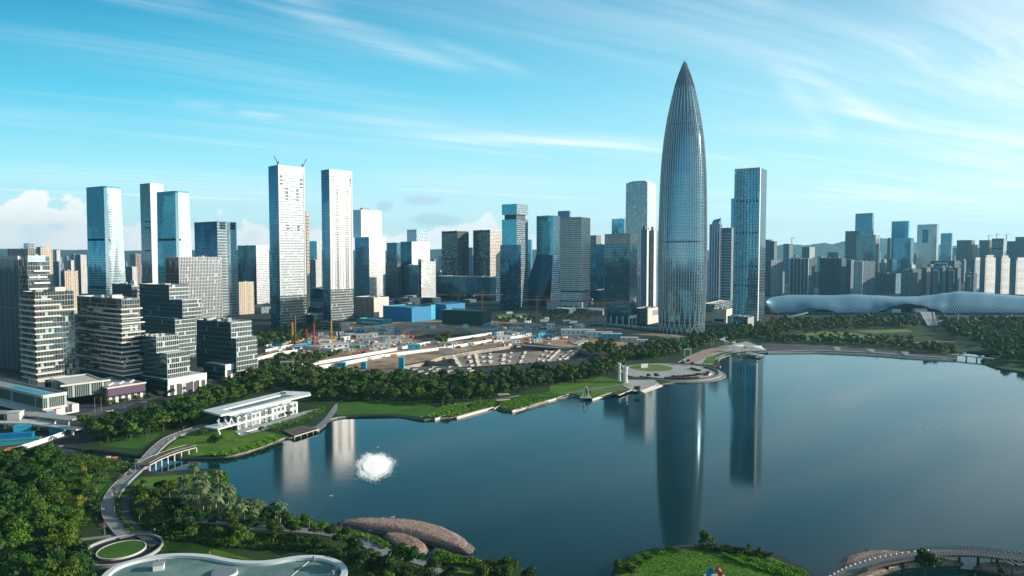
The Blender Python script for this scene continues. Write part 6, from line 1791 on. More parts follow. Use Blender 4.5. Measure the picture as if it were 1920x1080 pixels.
bed('undergrowth', 'dark undergrowth under the dense tree belt behind the lawn', [(480, 708), (560, 696), (640, 706), (760, 714), (900, 711), (1040, 700), (1166, 688), (1110, 714), (1030, 724), (960, 740), (830, 762), (700, 752), (640, 754), (590, 750)], 1.0, 6000, .8, 'leaf', seed=15)
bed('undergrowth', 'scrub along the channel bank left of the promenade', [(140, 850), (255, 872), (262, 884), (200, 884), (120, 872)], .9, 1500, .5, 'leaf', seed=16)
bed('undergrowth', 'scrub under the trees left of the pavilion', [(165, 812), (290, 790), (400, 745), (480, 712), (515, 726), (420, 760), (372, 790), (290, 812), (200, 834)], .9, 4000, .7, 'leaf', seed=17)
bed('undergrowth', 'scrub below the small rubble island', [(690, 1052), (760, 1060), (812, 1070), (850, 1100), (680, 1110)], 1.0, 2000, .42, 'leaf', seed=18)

# ------------------------------------------------------------------ pavilion
pv = empty('pavilion', tuple(P(480, 795)), 'long white lakeside pavilion with a sunken roof and slanted columns', 'pavilion')
ZR = 10.5
rc = [P(380, 769, ZR), P(414, 778, ZR), P(505, 757, ZR), P(583, 739, ZR), P(581, 735, ZR), P(533, 733, ZR), P(478, 746, ZR)]
ctr = sum((c for c in rc), Vector()) / len(rc)
ri = [P(416, 768, ZR), P(438, 770, ZR), P(500, 755, ZR), P(553, 741, ZR), P(527, 740, ZR), P(484, 751, ZR)]
mb = flat_tri([rc, ri], ZR)
for q in range(len(rc)):
    a, b = rc[q], rc[(q + 1) % len(rc)]; mb.wall(a, b, ZR - 1.1, ZR, 0)
for t_ in geometry.tessellate_polygon([[Vector((c.x, c.y, 0)) for c in rc]]): mb.face([(rc[i].x, rc[i].y, ZR - 1.1) for i in t_], 0)
for q in range(len(ri)):
    a, b = ri[q], ri[(q + 1) % len(ri)]; mb.wall(a, b, ZR - .9, ZR, 0)
mb.build('roof', MATS['white_metal'], pv)
flat_tri([ri], ZR - .9).build('sunken_roof', MATS['pool_roof'], pv)
mb = MB(); mb.box(P(531, 738, ZR).xy, 4, 3, ZR - .9, ZR + .8, .4, 0); mb.build('roof_unit', MATS['dark_metal'], pv)
bz = [P(440, 803), P(446, 806), P(518, 785), P(560, 770), P(548, 760), P(520, 766), P(470, 780)]
fr = [P(446, 806), P(518, 786)]
d = (fr[1] - fr[0]); L = d.length; d.normalize(); n = Vector((d.y, -d.x, 0)); e = -n
body = [fr[0], fr[0] + d * L * 1.62, fr[0] + d * L * 1.62 + e * 13, fr[0] + e * 13]
mb = MB(); mb.prism(body, GZ, ZR - 1.15, 0); mb.build('wall', MATS['shop_front'], pv)
ter = [fr[0] - d * 16 + n * 1.5, fr[0] + d * L * 1.25 + n * 1.5, fr[0] + d * L * 1.25 + e * 3, fr[0] + e * 11 - d * 16]
mb = MB(); mb.prism(ter, 4.9, 5.8, 0, bottom=True); mb.build('terrace', MATS['white_paint'], pv)
for k in range(14):
    for z0, z1 in ((1.8, 4.3), (6.3, 8.6)):
        a = fr[0] + d * (L * 1.6 * (k + .2) / 14) + n * .02; c = fr[0] + d * (L * 1.6 * (k + .75) / 14) + n * .02
        mb = MB(); mb.prism([a, c, c + n * .15, a + n * .15], z0, z1, 0); mb.build('window', MATS['glass_grey' if k > 8 else 'glass_pale'], pv)
for k, (t0, t1, w0, w1) in enumerate(((-2, -3.5, 1, 2), (-6, -4, 1, 1), (-6, -8, 1, 2), (-10, -12, 2, 4), (-11, -9, 4, 6))):
    mb = MB(); a = fr[0] + d * t0 + e * w0; c = fr[0] + d * t1 + e * w1; mb.bar((a.x, a.y, 5.8), (c.x, c.y, ZR - 1.1), .7); mb.build('slanted_column', MATS['white_paint'], pv)
mb = MB(); a = fr[0] - d * 13 + e * 1; mb.bar((a.x, a.y, GZ), (a.x - d.x, a.y - d.y, 4.9), 1.4, wd2=.8); mb.build('support', MATS['white_paint'], pv)
sheet('paving', [(440, 810), (448, 806), (520, 788), (570, 772), (600, 766), (602, 770), (560, 790), (500, 806), (450, 818)], 'plaza_paving', .08)
mb = MB(); a, c = P(446, 815), P(500, 800); mb.bar(a + Vector((0, 0, .4)), c + Vector((0, 0, .4)), .8)
o = mb.build('low_wall', MATS['white_paint']); tag(o, 'low white wall at the lawn edge in front of the pavilion', 'wall')
# wooden dock
dk = empty('dock', tuple(P(553, 815)), 'dark wooden dock on piles below the pavilion', 'dock')
f = [P(530, 807, 2), P(552, 818, 2), P(598, 804, 2), P(570, 797, 2)]
mb = MB(); mb.prism(f, 1.5, 2.0, 0, bottom=True); mb.build('deck', MATS['deck_wood'], dk)
mb = MB(); mb.bar(f[1] + Vector((0, 0, -.2)), f[2] + Vector((0, 0, -.2)), .5); mb.build('edge_beam', MATS['cream_stone'], dk)
for k in range(5):
    q = f[1].lerp(f[2], k / 4); mb = MB(); mb.bar((q.x, q.y, -2.5), (q.x, q.y, 1.5), .5); mb.build('pile', MATS['cream_stone'], dk)


# stone edges of the garden plots and jetties
def edge(label, px, h=1.0, wd=1.0, mat='cream_stone'):
    pts = [P(x, y, .6) for x, y in px]; mb = MB()
    for a, b in zip(pts[:-1], pts[1:]):
        d_ = (b - a).normalized(); n_ = Vector((-d_.y, d_.x, 0)) * wd / 2; mb.prism([a - n_, b - n_, b + n_, a + n_], -1.5, GZ + h * .3, 0)
    tag(mb.build('retaining_wall', MATS[mat]), label, 'wall')


edge('stone edge of the small garden plot nearest the dark lawn', [(815, 787), (836, 780)])
edge('stone edge of the middle garden plot by the lake', [(856, 784), (925, 765)])
edge('short stone edge right of the middle garden plot', [(926, 768), (938, 762)])
edge('long stone edge of the right garden plot by the lake', [(960, 772), (1000, 760), (1066, 741)])
edge('stone edge below the lawn with the white loop sculpture', [(1110, 750), (1146, 738)])
edge('pale edge of the shore path beside the dock', [(610, 793), (592, 807)], .6, 1.6)
edge('pale quay edge along the far right bank', [(1440, 662), (1530, 661), (1640, 666), (1700, 671), (1788, 676)], .8, 1.2)
for (x, y, lab) in ((1568, 656, 'left one of three pale stair blocks on the far right bank'), (1632, 660, 'middle one of three pale stair blocks on the far right bank'), (1696, 665, 'right one of three pale stair blocks on the far right bank')):
    p = P(x, y); mb = MB()
    for k in range(4): mb.box((p.x, p.y - k * 1.5), 8 - k, 1.5, GZ, GZ + 3.2 - k * .8, 0, 0)
    tag(mb.build('stair_block', MATS['cream_stone']), lab, 'stairs')
j = empty('jetty', tuple(P(1165, 737)), 'dark jetty with stone edge below the white twisted tower', 'jetty')
f = [P(1148, 737, 1.6), P(1160, 741, 1.6), P(1184, 731, 1.6), P(1172, 728, 1.6)]
mb = MB(); mb.prism(f, 1.0, 1.6, 0, bottom=True); mb.build('deck', MATS['deck_wood'], j)
mb = MB(); mb.bar(f[1], f[2], .7); mb.build('edge_beam', MATS['cream_stone'], j)
for k in range(4): q = f[1].lerp(f[2], k / 3); mb = MB(); mb.bar((q.x, q.y, -2.5), (q.x, q.y, 1), .5); mb.build('pile', MATS['dark_metal'], j)
st = empty('lake_steps', tuple(P(1216, 728)), 'pale stone steps descending into the lake left of the round stage', 'steps')
a, c = P(1199, 733), P(1234, 720); d_ = (c - a).normalized(); n_ = Vector((d_.y, -d_.x, 0))
for k in range(3):
    mb = MB(); A, B = a + n_ * (k * 1.5), c + n_ * (k * 1.5); mb.prism([A, B, B + n_ * 1.4, A + n_ * 1.4], -2, GZ + .3 - k * .5, 0); mb.build('step', MATS['cream_stone'], st)
# round stage details: planted arcs, low walls
for (r0, r1, a0, a1, mat, lab) in ((26, 30, -100, -30, 'leaf_red', 'reddish planted arc between the stage lawn and the outer ring'), (37, 39.5, -110, -62, 'leaf_red', 'dark red hedge arc on the lower ring of the round stage'), (33, 36, -38, -8, 'leaf_red', 'rust red flower arc on the right of the round stage'), (27, 29.5, 0, 34, 'leaf', 'dark hedge arc on the upper right of the round stage')):
    r_ = np.random.default_rng(int(r0)); n = 900; aa = np.radians(r_.uniform(a0, a1, n)); rr_ = r_.uniform(r0, r1, n)
    c_ = np.column_stack([PLC.x + rr_ * np.cos(aa), PLC.y + rr_ * np.sin(aa), GZ + .3 + r_.uniform(.1, 1.0, n)])
    t1 = r_.normal(size=(n, 3)) * .35; t2 = r_.normal(size=(n, 3)) * .35
    q = np.stack([c_ - t1, c_ + t2, c_ + t1, c_ - t2], 1).reshape(-1, 3)
    me = mesh_np('hedge', q, np.arange(len(q)).reshape(-1, 4), MATS[mat]); o = bpy.data.objects.new('hedge', me); COL.objects.link(o); tag(o, lab, 'hedge')
for (r0, a0, a1, lab) in ((36.6, -36, -10, 'curved white bench wall behind the rust red flower arc'), (43.5, -140, 30, 'dark low rail around the outer ring of the round stage')):
    mb = MB(); n = 30
    for k in range(n):
        t0, t1 = R(a0 + (a1 - a0) * k / n), R(a0 + (a1 - a0) * (k + 1) / n)
        pts = [(PLC.x + r_ * math.cos(t_), PLC.y + r_ * math.sin(t_)) for r_, t_ in ((r0, t0), (r0 + .8, t0), (r0 + .8, t1), (r0, t1))]; mb.prism(pts, GZ + .3, GZ + 1.3, 0)
    tag(mb.build('low_wall', MATS['white_paint' if 'white' in lab else 'dark_metal']), lab, 'wall')
p = P(1208, 690); o = empty('display_board', tuple(p), 'white display board standing on the round stage lawn', 'board')
mb = MB(); mb.box(p.xy, 7.5, .8, GZ + .4, GZ + 4.2, .35, 0); mb.build('panel', MATS['white_paint'], o)
mb = MB(); mb.box((p.x, p.y + 1), 6, 1.6, GZ + .36, GZ + .8, .35, 0); mb.build('base', MATS['concrete'], o)
# white twisted tower
p = P(1172, 717); o = empty('sculpture_tower', tuple(p), 'white twisted lattice tower sculpture at the lake corner', 'sculpture')
for (ox, oy, r0, h0, h1, nm) in ((0, 0, 2.7, 0, 14.5, 'front_column'), (-4, 6, 1.6, 0, 16.5, 'rear_column')):
    mb = MB(); n = 10; lv = 10
    for k in range(lv):
        z0, z1 = GZ + h0 + (h1 - h0) * k / lv, GZ + h0 + (h1 - h0) * (k + 1) / lv; tw0, tw1 = k * .22, (k + 1) * .22
        ra, rb_ = r0 * (1 - .25 * math.sin(math.pi * k / lv)), r0 * (1 - .25 * math.sin(math.pi * (k + 1) / lv))
        for q in range(n):
            a0, a1 = 2 * math.pi * q / n, 2 * math.pi * (q + .62) / n
            mb.face([(p.x + ox + ra * math.cos(a0 + tw0), p.y + oy + ra * math.sin(a0 + tw0), z0), (p.x + ox + ra * math.cos(a1 + tw0), p.y + oy + ra * math.sin(a1 + tw0), z0),
                     (p.x + ox + rb_ * math.cos(a1 + tw1), p.y + oy + rb_ * math.sin(a1 + tw1), z1 - .2), (p.x + ox + rb_ * math.cos(a0 + tw1), p.y + oy + rb_ * math.sin(a0 + tw1), z1 - .2)])
        cc = [(p.x + ox + ra * 1.05 * math.cos(2 * math.pi * q / 16), p.y + oy + ra * 1.05 * math.sin(2 * math.pi * q / 16)) for q in range(16)]
        mb.prism(cc, z0 - .25, z0 + .25, 0, bottom=True)
    mb.build(nm, MATS['white_paint'], o)
p = P(1098, 746); o = empty('loop_sculpture', tuple(p), 'slender white loop sculpture on the lakeside lawn', 'sculpture')
mb = MB(); pts = [Vector((p.x + 2.6 * math.sin(t_) * (1 - .3 * math.sin(t_ / 2)), p.y, GZ + .4 + 4.2 * (1 - math.cos(t_)))) for t_ in [2 * math.pi * k / 20 for k in range(21)]]; mb.path(pts, .55, n=6); mb.build('loop', MATS['cream_stone'], o)
for s in (-1, 0, 1): mb = MB(); mb.bar((p.x + s * 4, p.y - 1, GZ), (p.x + s * 1.2, p.y, GZ + 4), .4); mb.build('strut', MATS['cream_stone'], o)
mb = MB(); mb.box(p.xy, 9, 5, GZ, GZ + .5, 0, 0); mb.build('plinth', MATS['concrete'], o)
# green sign by the trees
p = P(1276, 660); o = empty('sign', tuple(p), 'green open framework sign standing over the park trees', 'sign')
mb = MB()
for (x0, z0, x1, z1) in ((-6, 6, -6, 14), (-6, 14, -2, 14), (-4, 9, -4, 14), (-1.6, 7, -1.6, 14), (-1.6, 10, 1.6, 10), (1.6, 7, 1.6, 14), (3, 14, 6, 14), (6, 6, 6, 14), (4.4, 6, 4.4, 11), (-3, 6, -3, 9), (0, 6, 0, 9), (3, 6, 3, 9), (-6, 9, 6, 9)):
    mb.bar((p.x + x0, p.y, GZ + z0), (p.x + x1, p.y, GZ + z1), 1.0)
mb.build('letters', MATS['green_paint'], o)
for s in (-1, 1): mb = MB(); mb.bar((p.x + s * 5, p.y + .6, GZ), (p.x + s * 5, p.y + .6, GZ + 9), .6); mb.build('post', MATS['grey_metal'], o)
p = P(1289, 668); o = empty('gate', tuple(p), 'white square portal below the green framework sign', 'gate')
for s in (-1, 1): mb = MB(); mb.box((p.x + s * 3.4, p.y), 1.2, 1.2, GZ, GZ + 7, 0, 0); mb.build('post', MATS['white_paint'], o)
mb = MB(); mb.box(p.xy, 8.2, 1.4, GZ + 7, GZ + 8.2, 0, 0); mb.build('beam', MATS['white_paint'], o)
# sail roofs and their bridge
for i, (x, y, s, h, lab) in enumerate(((1347, 652, 13, 13, 'largest white sail roof furthest left over the terrace'), (1370, 652, 9, 8, 'white sail roof with drooping corner second from the left'), (1384, 660, 10, 8, 'white sail roof in the middle of the row'), (1401, 662, 10, 8, 'white sail roof right of the middle one'), (1418, 664, 11, 9, 'white pointed sail roof at the right end by the water'))):
    p = P(x, y); o = empty('sail_roof', tuple(p), lab, 'sail roof', 'white sail roofs by the lake')
    A = Vector((p.x - s * .7, p.y, GZ + h)); B = Vector((p.x + s * .8, p.y - s * .3, GZ + h * .55)); C_ = Vector((p.x + s * .9, p.y + s * .9, GZ + h * .9)); D_ = Vector((p.x - s * .2, p.y + s, GZ + h * .55)); M = (A + B + C_ + D_) / 4 + Vector((0, 0, h * .22 if i in (2, 4) else -h * .08))
    mb = MB(); n = 5
    for (u, v) in ((A, B), (B, C_), (C_, D_), (D_, A)):
        mid = (u + v) / 2 + ((M - (u + v) / 2) * .25); mb.face([u, mid, M]); mb.face([mid, v, M])
    mb.build('membrane', MATS['white_paint'], o)
    for c in (A, B, C_, D_): mb = MB(); mb.bar((c.x * 1.0 + (M.x - c.x) * .15, c.y + (M.y - c.y) * .15, GZ), c + Vector((0, 0, .8)), .5, wd2=.3); mb.build('mast', MATS['white_metal'], o)
lb = empty('lake_bridge', tuple(P(1410, 663)), 'pale footbridge with thin piers under the white sail roofs', 'bridge')
mb = MB(); f = [P(1394, 662, 2.6), P(1424, 667, 2.6), P(1432, 664.5, 2.6), P(1402, 659.5, 2.6)]; mb.prism(f, 2, 2.6, 0, bottom=True); mb.build('deck', MATS['plaza_paving'], lb)
for k in range(5): q = f[0].lerp(f[1], k / 4); mb = MB(); mb.bar((q.x, q.y, -2.5), (q.x, q.y, 2), .7); mb.build('pier', MATS['concrete'], lb)
# small bridge far right
lb = empty('footbridge', tuple(P(1830, 668)), 'long thin footbridge over the channel on the far right bank', 'bridge')
a, c = P(1784, 664, 4), P(1862, 672, 4); d_ = (c - a).normalized(); n_ = Vector((-d_.y, d_.x, 0)) * 2.5
mb = MB(); mb.prism([a - n_, c - n_, c + n_, a + n_], 3.2, 4, 0, bottom=True); mb.build('deck', MATS['roof_grey'], lb)
for k in range(4): q = a.lerp(c, .12 + k * .25); mb = MB(); mb.bar((q.x, q.y, -2.5), (q.x, q.y, 3.2), 1.2); mb.build('pier', MATS['concrete'], lb)

# ------------------------------------------------------------------ promenade, viaduct, oval ramp, rimmed roof
o, q, Lf, Rt = ribbon('promenade', [(392, 797), (368, 805), (322, 822), (295, 842), (268, 872), (240, 898), (219, 920), (207, 944), (208, 968), (224, 992), (242, 1010)], 6.2, 'paving', .5, thick=1.6)
for side, nm, lab in ((Lf, 'parapet', 'pale parapet along the outer edge of the promenade'), (Rt, 'parapet', 'pale parapet along the lake side of the promenade')):
    mb = MB()
    for a, b in zip(side[2:-6], side[3:-5]): mb.bar(a + Vector((0, 0, .4)), b + Vector((0, 0, .4)), .25)
    tag(mb.build(nm, MATS['concrete']), lab, 'parapet')
ribbon('promenade', [(236, 935), (232, 955), (238, 975), (254, 995), (276, 1012), (292, 1026)], 4.0, 'asphalt', .4)
mb = MB()
pts = [P(x, y) for x, y in ((223, 930), (219, 950), (224, 970), (238, 990), (256, 1006))]
r_ = np.random.default_rng(3); n = 700; seg = r_.integers(0, len(pts) - 1, n); s_ = r_.random(n)
c_ = np.array([tuple(pts[a].lerp(pts[a + 1], b)) for a, b in zip(seg, s_)]) + np.column_stack([r_.normal(0, .5, n), r_.normal(0, .5, n), r_.uniform(.5, 1.3, n)])
t1, t2 = r_.normal(size=(n, 3)) * .3, r_.normal(size=(n, 3)) * .3
qd = np.stack([c_ - t1, c_ + t2, c_ + t1, c_ - t2], 1).reshape(-1, 3)
hd = bpy.data.objects.new('hedge', mesh_np('hedge', qd, np.arange(len(qd)).reshape(-1, 4), MATS['leaf'])); COL.objects.link(hd); tag(hd, 'narrow dark hedge dividing the promenade near the oval ramp', 'hedge')
vd = empty('viaduct', tuple(P(320, 870)), 'curved wooden walkway on white columns over the channel mouth', 'bridge')
ZV = 4.2
vp = [P(270, 872, ZV), P(290, 861, ZV), P(312, 852, ZV), P(336, 844, ZV), P(362, 837, ZV)]
mb = MB(); Lw, Rw = [], []
for i, p in enumerate(vp):
    d_ = (vp[min(i + 1, 4)] - vp[max(i - 1, 0)]).normalized(); n_ = Vector((-d_.y, d_.x, 0)) * 2.8; Lw.append(p + n_); Rw.append(p - n_)
for i in range(4): mb.prism([Lw[i], Rw[i], Rw[i + 1], Lw[i + 1]], ZV - .6, ZV, 0, bottom=True)
mb.build('deck', MATS['deck_wood'], vd)
for W, in ((Lw,), (Rw,)):
    mb = MB()
    for a, b in zip(W[:-1], W[1:]): mb.bar(a + Vector((0, 0, -.2)), b + Vector((0, 0, -.2)), .45); mb.bar(a + Vector((0, 0, 1.1)), b + Vector((0, 0, 1.1)), .15)
    mb.build('edge_rail', MATS['cream_stone'], vd)
for k in range(8):
    s = k / 7 * 3.999; i = int(s); p = Rw[i].lerp(Rw[i + 1], s - i); mb = MB(); mb.bar((p.x, p.y, -2.5), (p.x, p.y, ZV - .6), .7); mb.build('column', MATS['white_paint'], vd)
OC = P(228, 1034, GZ)
disc('ramp_floor', OC, 13.2, GZ + .25, 'black_floor')
orp = empty('oval_ramp', tuple(OC), 'oval ramp with black floor, white outer rim and grass island', 'ramp')


def ring(name, c, r0, r1, z0, z1, mat, par, n=64):
    mb = MB()
    for i in range(n):
        a0, a1 = 2 * math.pi * i / n, 2 * math.pi * (i + 1) / n
        f = lambda r_, a_, z: (c.x + r_ * math.cos(a_), c.y + r_ * math.sin(a_), z)
        mb.face([f(r1, a0, z0), f(r1, a1, z0), f(r1, a1, z1), f(r1, a0, z1)]); mb.face([f(r0, a1, z0), f(r0, a0, z0), f(r0, a0, z1), f(r0, a1, z1)]); mb.face([f(r0, a0, z1), f(r1, a0, z1), f(r1, a1, z1), f(r0, a1, z1)])
    return mb.build(name, MATS[mat], par)


ring('outer_rim', OC, 13.3, 13.9, GZ, GZ + 1.2, 'roof_grey', orp)
ring('inner_rim', OC, 7.8, 8.25, GZ, GZ + .9, 'roof_pale', orp)
mb = MB()
for i in range(48):
    a0, a1 = 2 * math.pi * i / 48, 2 * math.pi * (i + 1) / 48
    mb.face([(OC.x, OC.y, GZ + .9), (OC.x + 7.8 * math.cos(a0), OC.y + 7.8 * math.sin(a0), GZ + .75), (OC.x + 7.8 * math.cos(a1), OC.y + 7.8 * math.sin(a1), GZ + .75)])
mb.build('grass_island', MATS['dark_lawn'], orp)
# big curved roof at the bottom
rb_ = empty('curved_roof_hall', tuple(P(420, 1085)), 'curved hall with a pale turquoise roof and a broad white rim at the bottom left', 'building')
ZD = 5.5
rim_px = smooth_px([(176, 1100), (200, 1066), (250, 1047), (320, 1036), (390, 1038), (440, 1050), (500, 1052), (560, 1040), (615, 1041), (652, 1058), (652, 1082), (600, 1130), (560, 1300), (100, 1300), (130, 1160)], 3)
rim = [P(x, y, ZD) for x, y in rim_px]
if sum(rim[i - 1].x * rim[i].y - rim[i].x * rim[i - 1].y for i in range(len(rim))) < 0: rim = rim[::-1]
inn = []
for i in range(len(rim)):
    d_ = (rim[(i + 1) % len(rim)] - rim[i - 1]).normalized(); inn.append(rim[i] + Vector((-d_.y, d_.x, 0)) * 2.1)
mb = MB()
for i in range(len(rim)):
    k = (i + 1) % len(rim); a, b, c, e2 = rim[i], rim[k], inn[k], inn[i]
    mb.wall(a, b, ZD - .7, ZD, 0); mb.wall(c, e2, ZD - 1.1, ZD, 0); mb.face([a, b, c, e2])
mb.build('rim', MATS['white_metal'], rb_)
flat_tri([inn], ZD - 1.0).build('roof', MATS['pool_roof'], rb_)
mb = MB()
for i in range(len(inn)): mb.wall(inn[i], inn[(i + 1) % len(inn)], GZ, ZD - 1.1, 0)
mb.build('wall', MATS['stepped_dark'], rb_)
p = P(298, 1062, ZD); mb = MB(); mb.box(p.xy, 3.2, 2.8, ZD - 1, ZD + .9, .3, 0); mb.build('vent_box', MATS['white_paint'], rb_)
mb = MB(); mb.box(p.xy, 3.6, 3.2, ZD + .9, ZD + 1.15, .3, 0); mb.build('vent_cap', MATS['roof_grey'], rb_)
p = P(421, 1072, ZD); ring('skylight_rim', p, 0, 4.2, ZD - 1, ZD - .1, 'white_paint', rb_, 32); ring('skylight_top', p, 0, 3.9, ZD - .1, ZD + .05, 'grey_metal', rb_, 32)
for (x0, y0, x1, y1) in ((582, 1050, 540, 1085), (300, 1040, 296, 1062)):
    mb = MB(); a, b = P(x0, y0, ZD - .9), P(x1, y1, ZD - .9); mb.bar(a, b, .25); mb.build('roof_cable', MATS['roof_pale'], rb_)
for (x, y) in ((588, 1047), (630, 1066), (624, 1074)):
    p = P(x, y, ZD); mb = MB(); mb.box(p.xy, .8, .8, ZD - 1, ZD + .7, 0, 0); mb.build('roof_pipe', MATS['roof_grey'], rb_)


# ------------------------------------------------------------------ islands
DRY = []
def island(label, px, h, seed, rim_only=False):
    pts = [P(x, y, 0) for x, y in smooth_px(px, 2)]; c = sum(pts, Vector()) / len(pts); r_ = random.Random(seed); mb = MB()
    lev = [(1.0, -1.5, 1), (.97, .5, 1), (.88, h * .55, 1), (.74, h * .85, 0), (.4, h, 0), (0, h * 1.02, 0)]
    wob = [1 + r_.uniform(-.02, .02) for _ in pts]
    for (s0, z0, m0), (s1, z1, m1) in zip(lev[:-1], lev[1:]):
        for i in range(len(pts)):
            k = (i + 1) % len(pts); a, b = pts[i], pts[k]
            f = lambda p, s, z, w_: (c.x + (p.x - c.x) * s * (w_ if s > .5 else 1), c.y + (p.y - c.y) * s * (w_ if s > .5 else 1), z)
            q = [f(a, s0, z0, wob[i]), f(b, s0, z0, wob[k]), f(b, s1, z1, wob[k]), f(a, s1, z1, wob[i])]
            if s1 == 0: q = q[:3]
            if (Vector(q[1]) - Vector(q[0])).cross(Vector(q[2]) - Vector(q[0])).z < 0: q = q[::-1]
            mb.face(q, 1 if m1 == 1 else 0)
    for _ in range(260):
        i = r_.randrange(len(pts)); p = pts[i].lerp(pts[(i + 1) % len(pts)], r_.random()); s = r_.uniform(.86, 1.01); z = (1 - s) * 6 + .1; w_ = r_.uniform(.15, .5)
        p = Vector((c.x + (p.x - c.x) * s, c.y + (p.y - c.y) * s, z)); v = [p + Vector((r_.uniform(-1, 1), r_.uniform(-1, 1), r_.uniform(.2, 1))) * w_ for _ in range(3)]
        b4 = p + Vector((0, 0, w_ * 1.1)); mb.face([v[0], v[1], b4], 1); mb.face([v[1], v[2], b4], 1); mb.face([v[2], v[0], b4], 1)
    o = mb.build('island', [MATS['dry_grass'], MATS['rubble']]); tag(o, label, 'island', kind='structure')
    DRY.append((label, pts, c, h, seed))


island('long tan rubble island', [(625, 983), (640, 977), (700, 975), (780, 980), (840, 995), (880, 1016), (894, 1032), (888, 1041), (868, 1039), (820, 1027), (760, 1010), (700, 1000), (640, 989)], 3.0, 1)
island('small tan rubble island', [(710, 1006), (740, 1002), (780, 1014), (805, 1030), (804, 1044), (772, 1050), (740, 1032)], 2.6, 2)
island('rubble island under the footbridge', [(1574, 1064), (1580, 1046), (1610, 1035), (1660, 1032), (1740, 1040), (1812, 1056), (1806, 1062), (1740, 1062), (1690, 1066), (1650, 1080), (1600, 1100), (1560, 1100)], 1.6, 3)
island('rubble island at the right end of the footbridge', [(1818, 1066), (1850, 1057), (1920, 1060), (1980, 1074), (1920, 1082), (1850, 1074)], 1.4, 4)
for (label, pts, c, h, seed) in DRY:             # dry tufts over each island
    r_ = np.random.default_rng(seed); n = 5000 if 'long' in label else 2000
    i_ = r_.integers(0, len(pts), n); s_ = r_.random(n) ** .5 * .86; PA = np.array([tuple(q_) for q_ in pts]); cA = np.array(tuple(c))
    b_ = cA + (PA[i_] + (PA[(i_ + 1) % len(pts)] - PA[i_]) * r_.random(n)[:, None] - cA) * s_[:, None]
    b_[:, 2] = np.interp(s_, [0, .4, .74, .88], [h * 1.02, h, h * .85, h * .55]) + r_.uniform(0, .35, n)
    t1, t2 = r_.normal(size=(n, 3)) * .09, r_.normal(size=(n, 3)) * .09
    q_ = np.stack([b_ - t1, b_ + t2, b_ + t1, b_ - t2], 1).reshape(-1, 3)
    ob = bpy.data.objects.new('dry_grass', mesh_np('dry_grass', q_, np.arange(len(q_)).reshape(-1, 4), MATS['dry_grass'])); COL.objects.link(ob); tag(ob, 'dry brown tufts covering the ' + label, 'grass', kind='stuff')
# ------------------------------------------------------------------ footbridge lower right
fb = empty('footbridge', tuple(P(1700, 1050)), 'long curved footbridge with dark railings and white kerb lights at the lower right', 'bridge')
ZB = 4.0
bp_ = [P(x, y, ZB) for x, y in ((1530, 1112), (1568, 1085), (1605, 1066), (1650, 1052), (1700, 1042), (1760, 1036), (1820, 1036), (1880, 1042), (1940, 1050), (2000, 1060))]
qq = []
for i in range(len(bp_) - 1):
    p0, p1, p2, p3 = bp_[max(i - 1, 0)], bp_[i], bp_[i + 1], bp_[min(i + 2, len(bp_) - 1)]
    for k in range(5):
        s = k / 5; qq.append(.5 * ((2 * p1) + (p2 - p0) * s + (2 * p0 - 5 * p1 + 4 * p2 - p3) * s * s + (3 * p1 - p0 - 3 * p2 + p3) * s ** 3))
qq.append(bp_[-1]); Lw, Rw = [], []
for i, p in enumerate(qq):
    d_ = (qq[min(i + 1, len(qq) - 1)] - qq[max(i - 1, 0)]); d_.z = 0; d_.normalize(); n_ = Vector((-d_.y, d_.x, 0)) * 2.4; Lw.append(p + n_); Rw.append(p - n_)
mb = MB()
for i in range(len(qq) - 1): mb.prism([Lw[i], Rw[i], Rw[i + 1], Lw[i + 1]], ZB - .7, ZB, 0, bottom=True)
mb.build('deck', MATS['roof_dark'], fb)
for W, nm in ((Lw, 'far_railing'), (Rw, 'near_railing')):
    mb = MB()
    for a, b in zip(W[:-1], W[1:]):
        for h in (.5, 1.2): mb.bar(a + Vector((0, 0, h)), b + Vector((0, 0, h)), .12)
        mb.bar(a, a + Vector((0, 0, 1.25)), .14); m_ = a.lerp(b, .5); mb.bar(m_, m_ + Vector((0, 0, 1.25)), .1)
    mb.build(nm, MATS['dark_metal'], fb)
mb = MB()
for a, b in zip(Rw[:-1], Rw[1:]): mb.bar(a + Vector((0, 0, -.35)), b + Vector((0, 0, -.35)), .5)
mb.build('edge_beam', MATS['deck_wood'], fb)
for k in range(9):
    i = 16 + k * 3
    if i < len(qq): mb = MB(); p = Rw[i] * .7 + Lw[i] * .3; mb.bar((p.x, p.y, -2.5), (p.x, p.y, ZB - .7), .8, n=6); mb.build('pier', MATS['dark_metal'], fb)
for k in range(22):
    i = 3 + k; p = Lw[i] * .93 + Rw[i] * .07; mb = MB(); mb.box((p.x, p.y), .7, .35, ZB, ZB + .35, .5, 0); mb.build('kerb_light', MATS['white_paint'], fb)
for (x, y, lab) in ((1735, 1048, 'small dark pergola frame beside the footbridge'), (1905, 1056, 'larger dark pergola frame at the right end of the footbridge')):
    p = P(x, y, 2); o = empty('pergola', (p.x, p.y, 0), lab, 'pergola'); s = 1 if x < 1800 else 1.7
    for sx in (-1, 1):
        for sy in (-1, 1): mb = MB(); mb.bar((p.x + sx * 3 * s, p.y + sy * 3 * s, -2), (p.x + sx * 3 * s, p.y + sy * 3 * s, 3.6), .3); mb.build('post', MATS['dark_metal'], o)
    for k in range(6): mb = MB(); mb.box((p.x - 3 * s + 6 * s * k / 5, p.y), .35, 6.6 * s, 3.6, 3.9, 0, 0); mb.build('slat', MATS['grey_metal'], o)

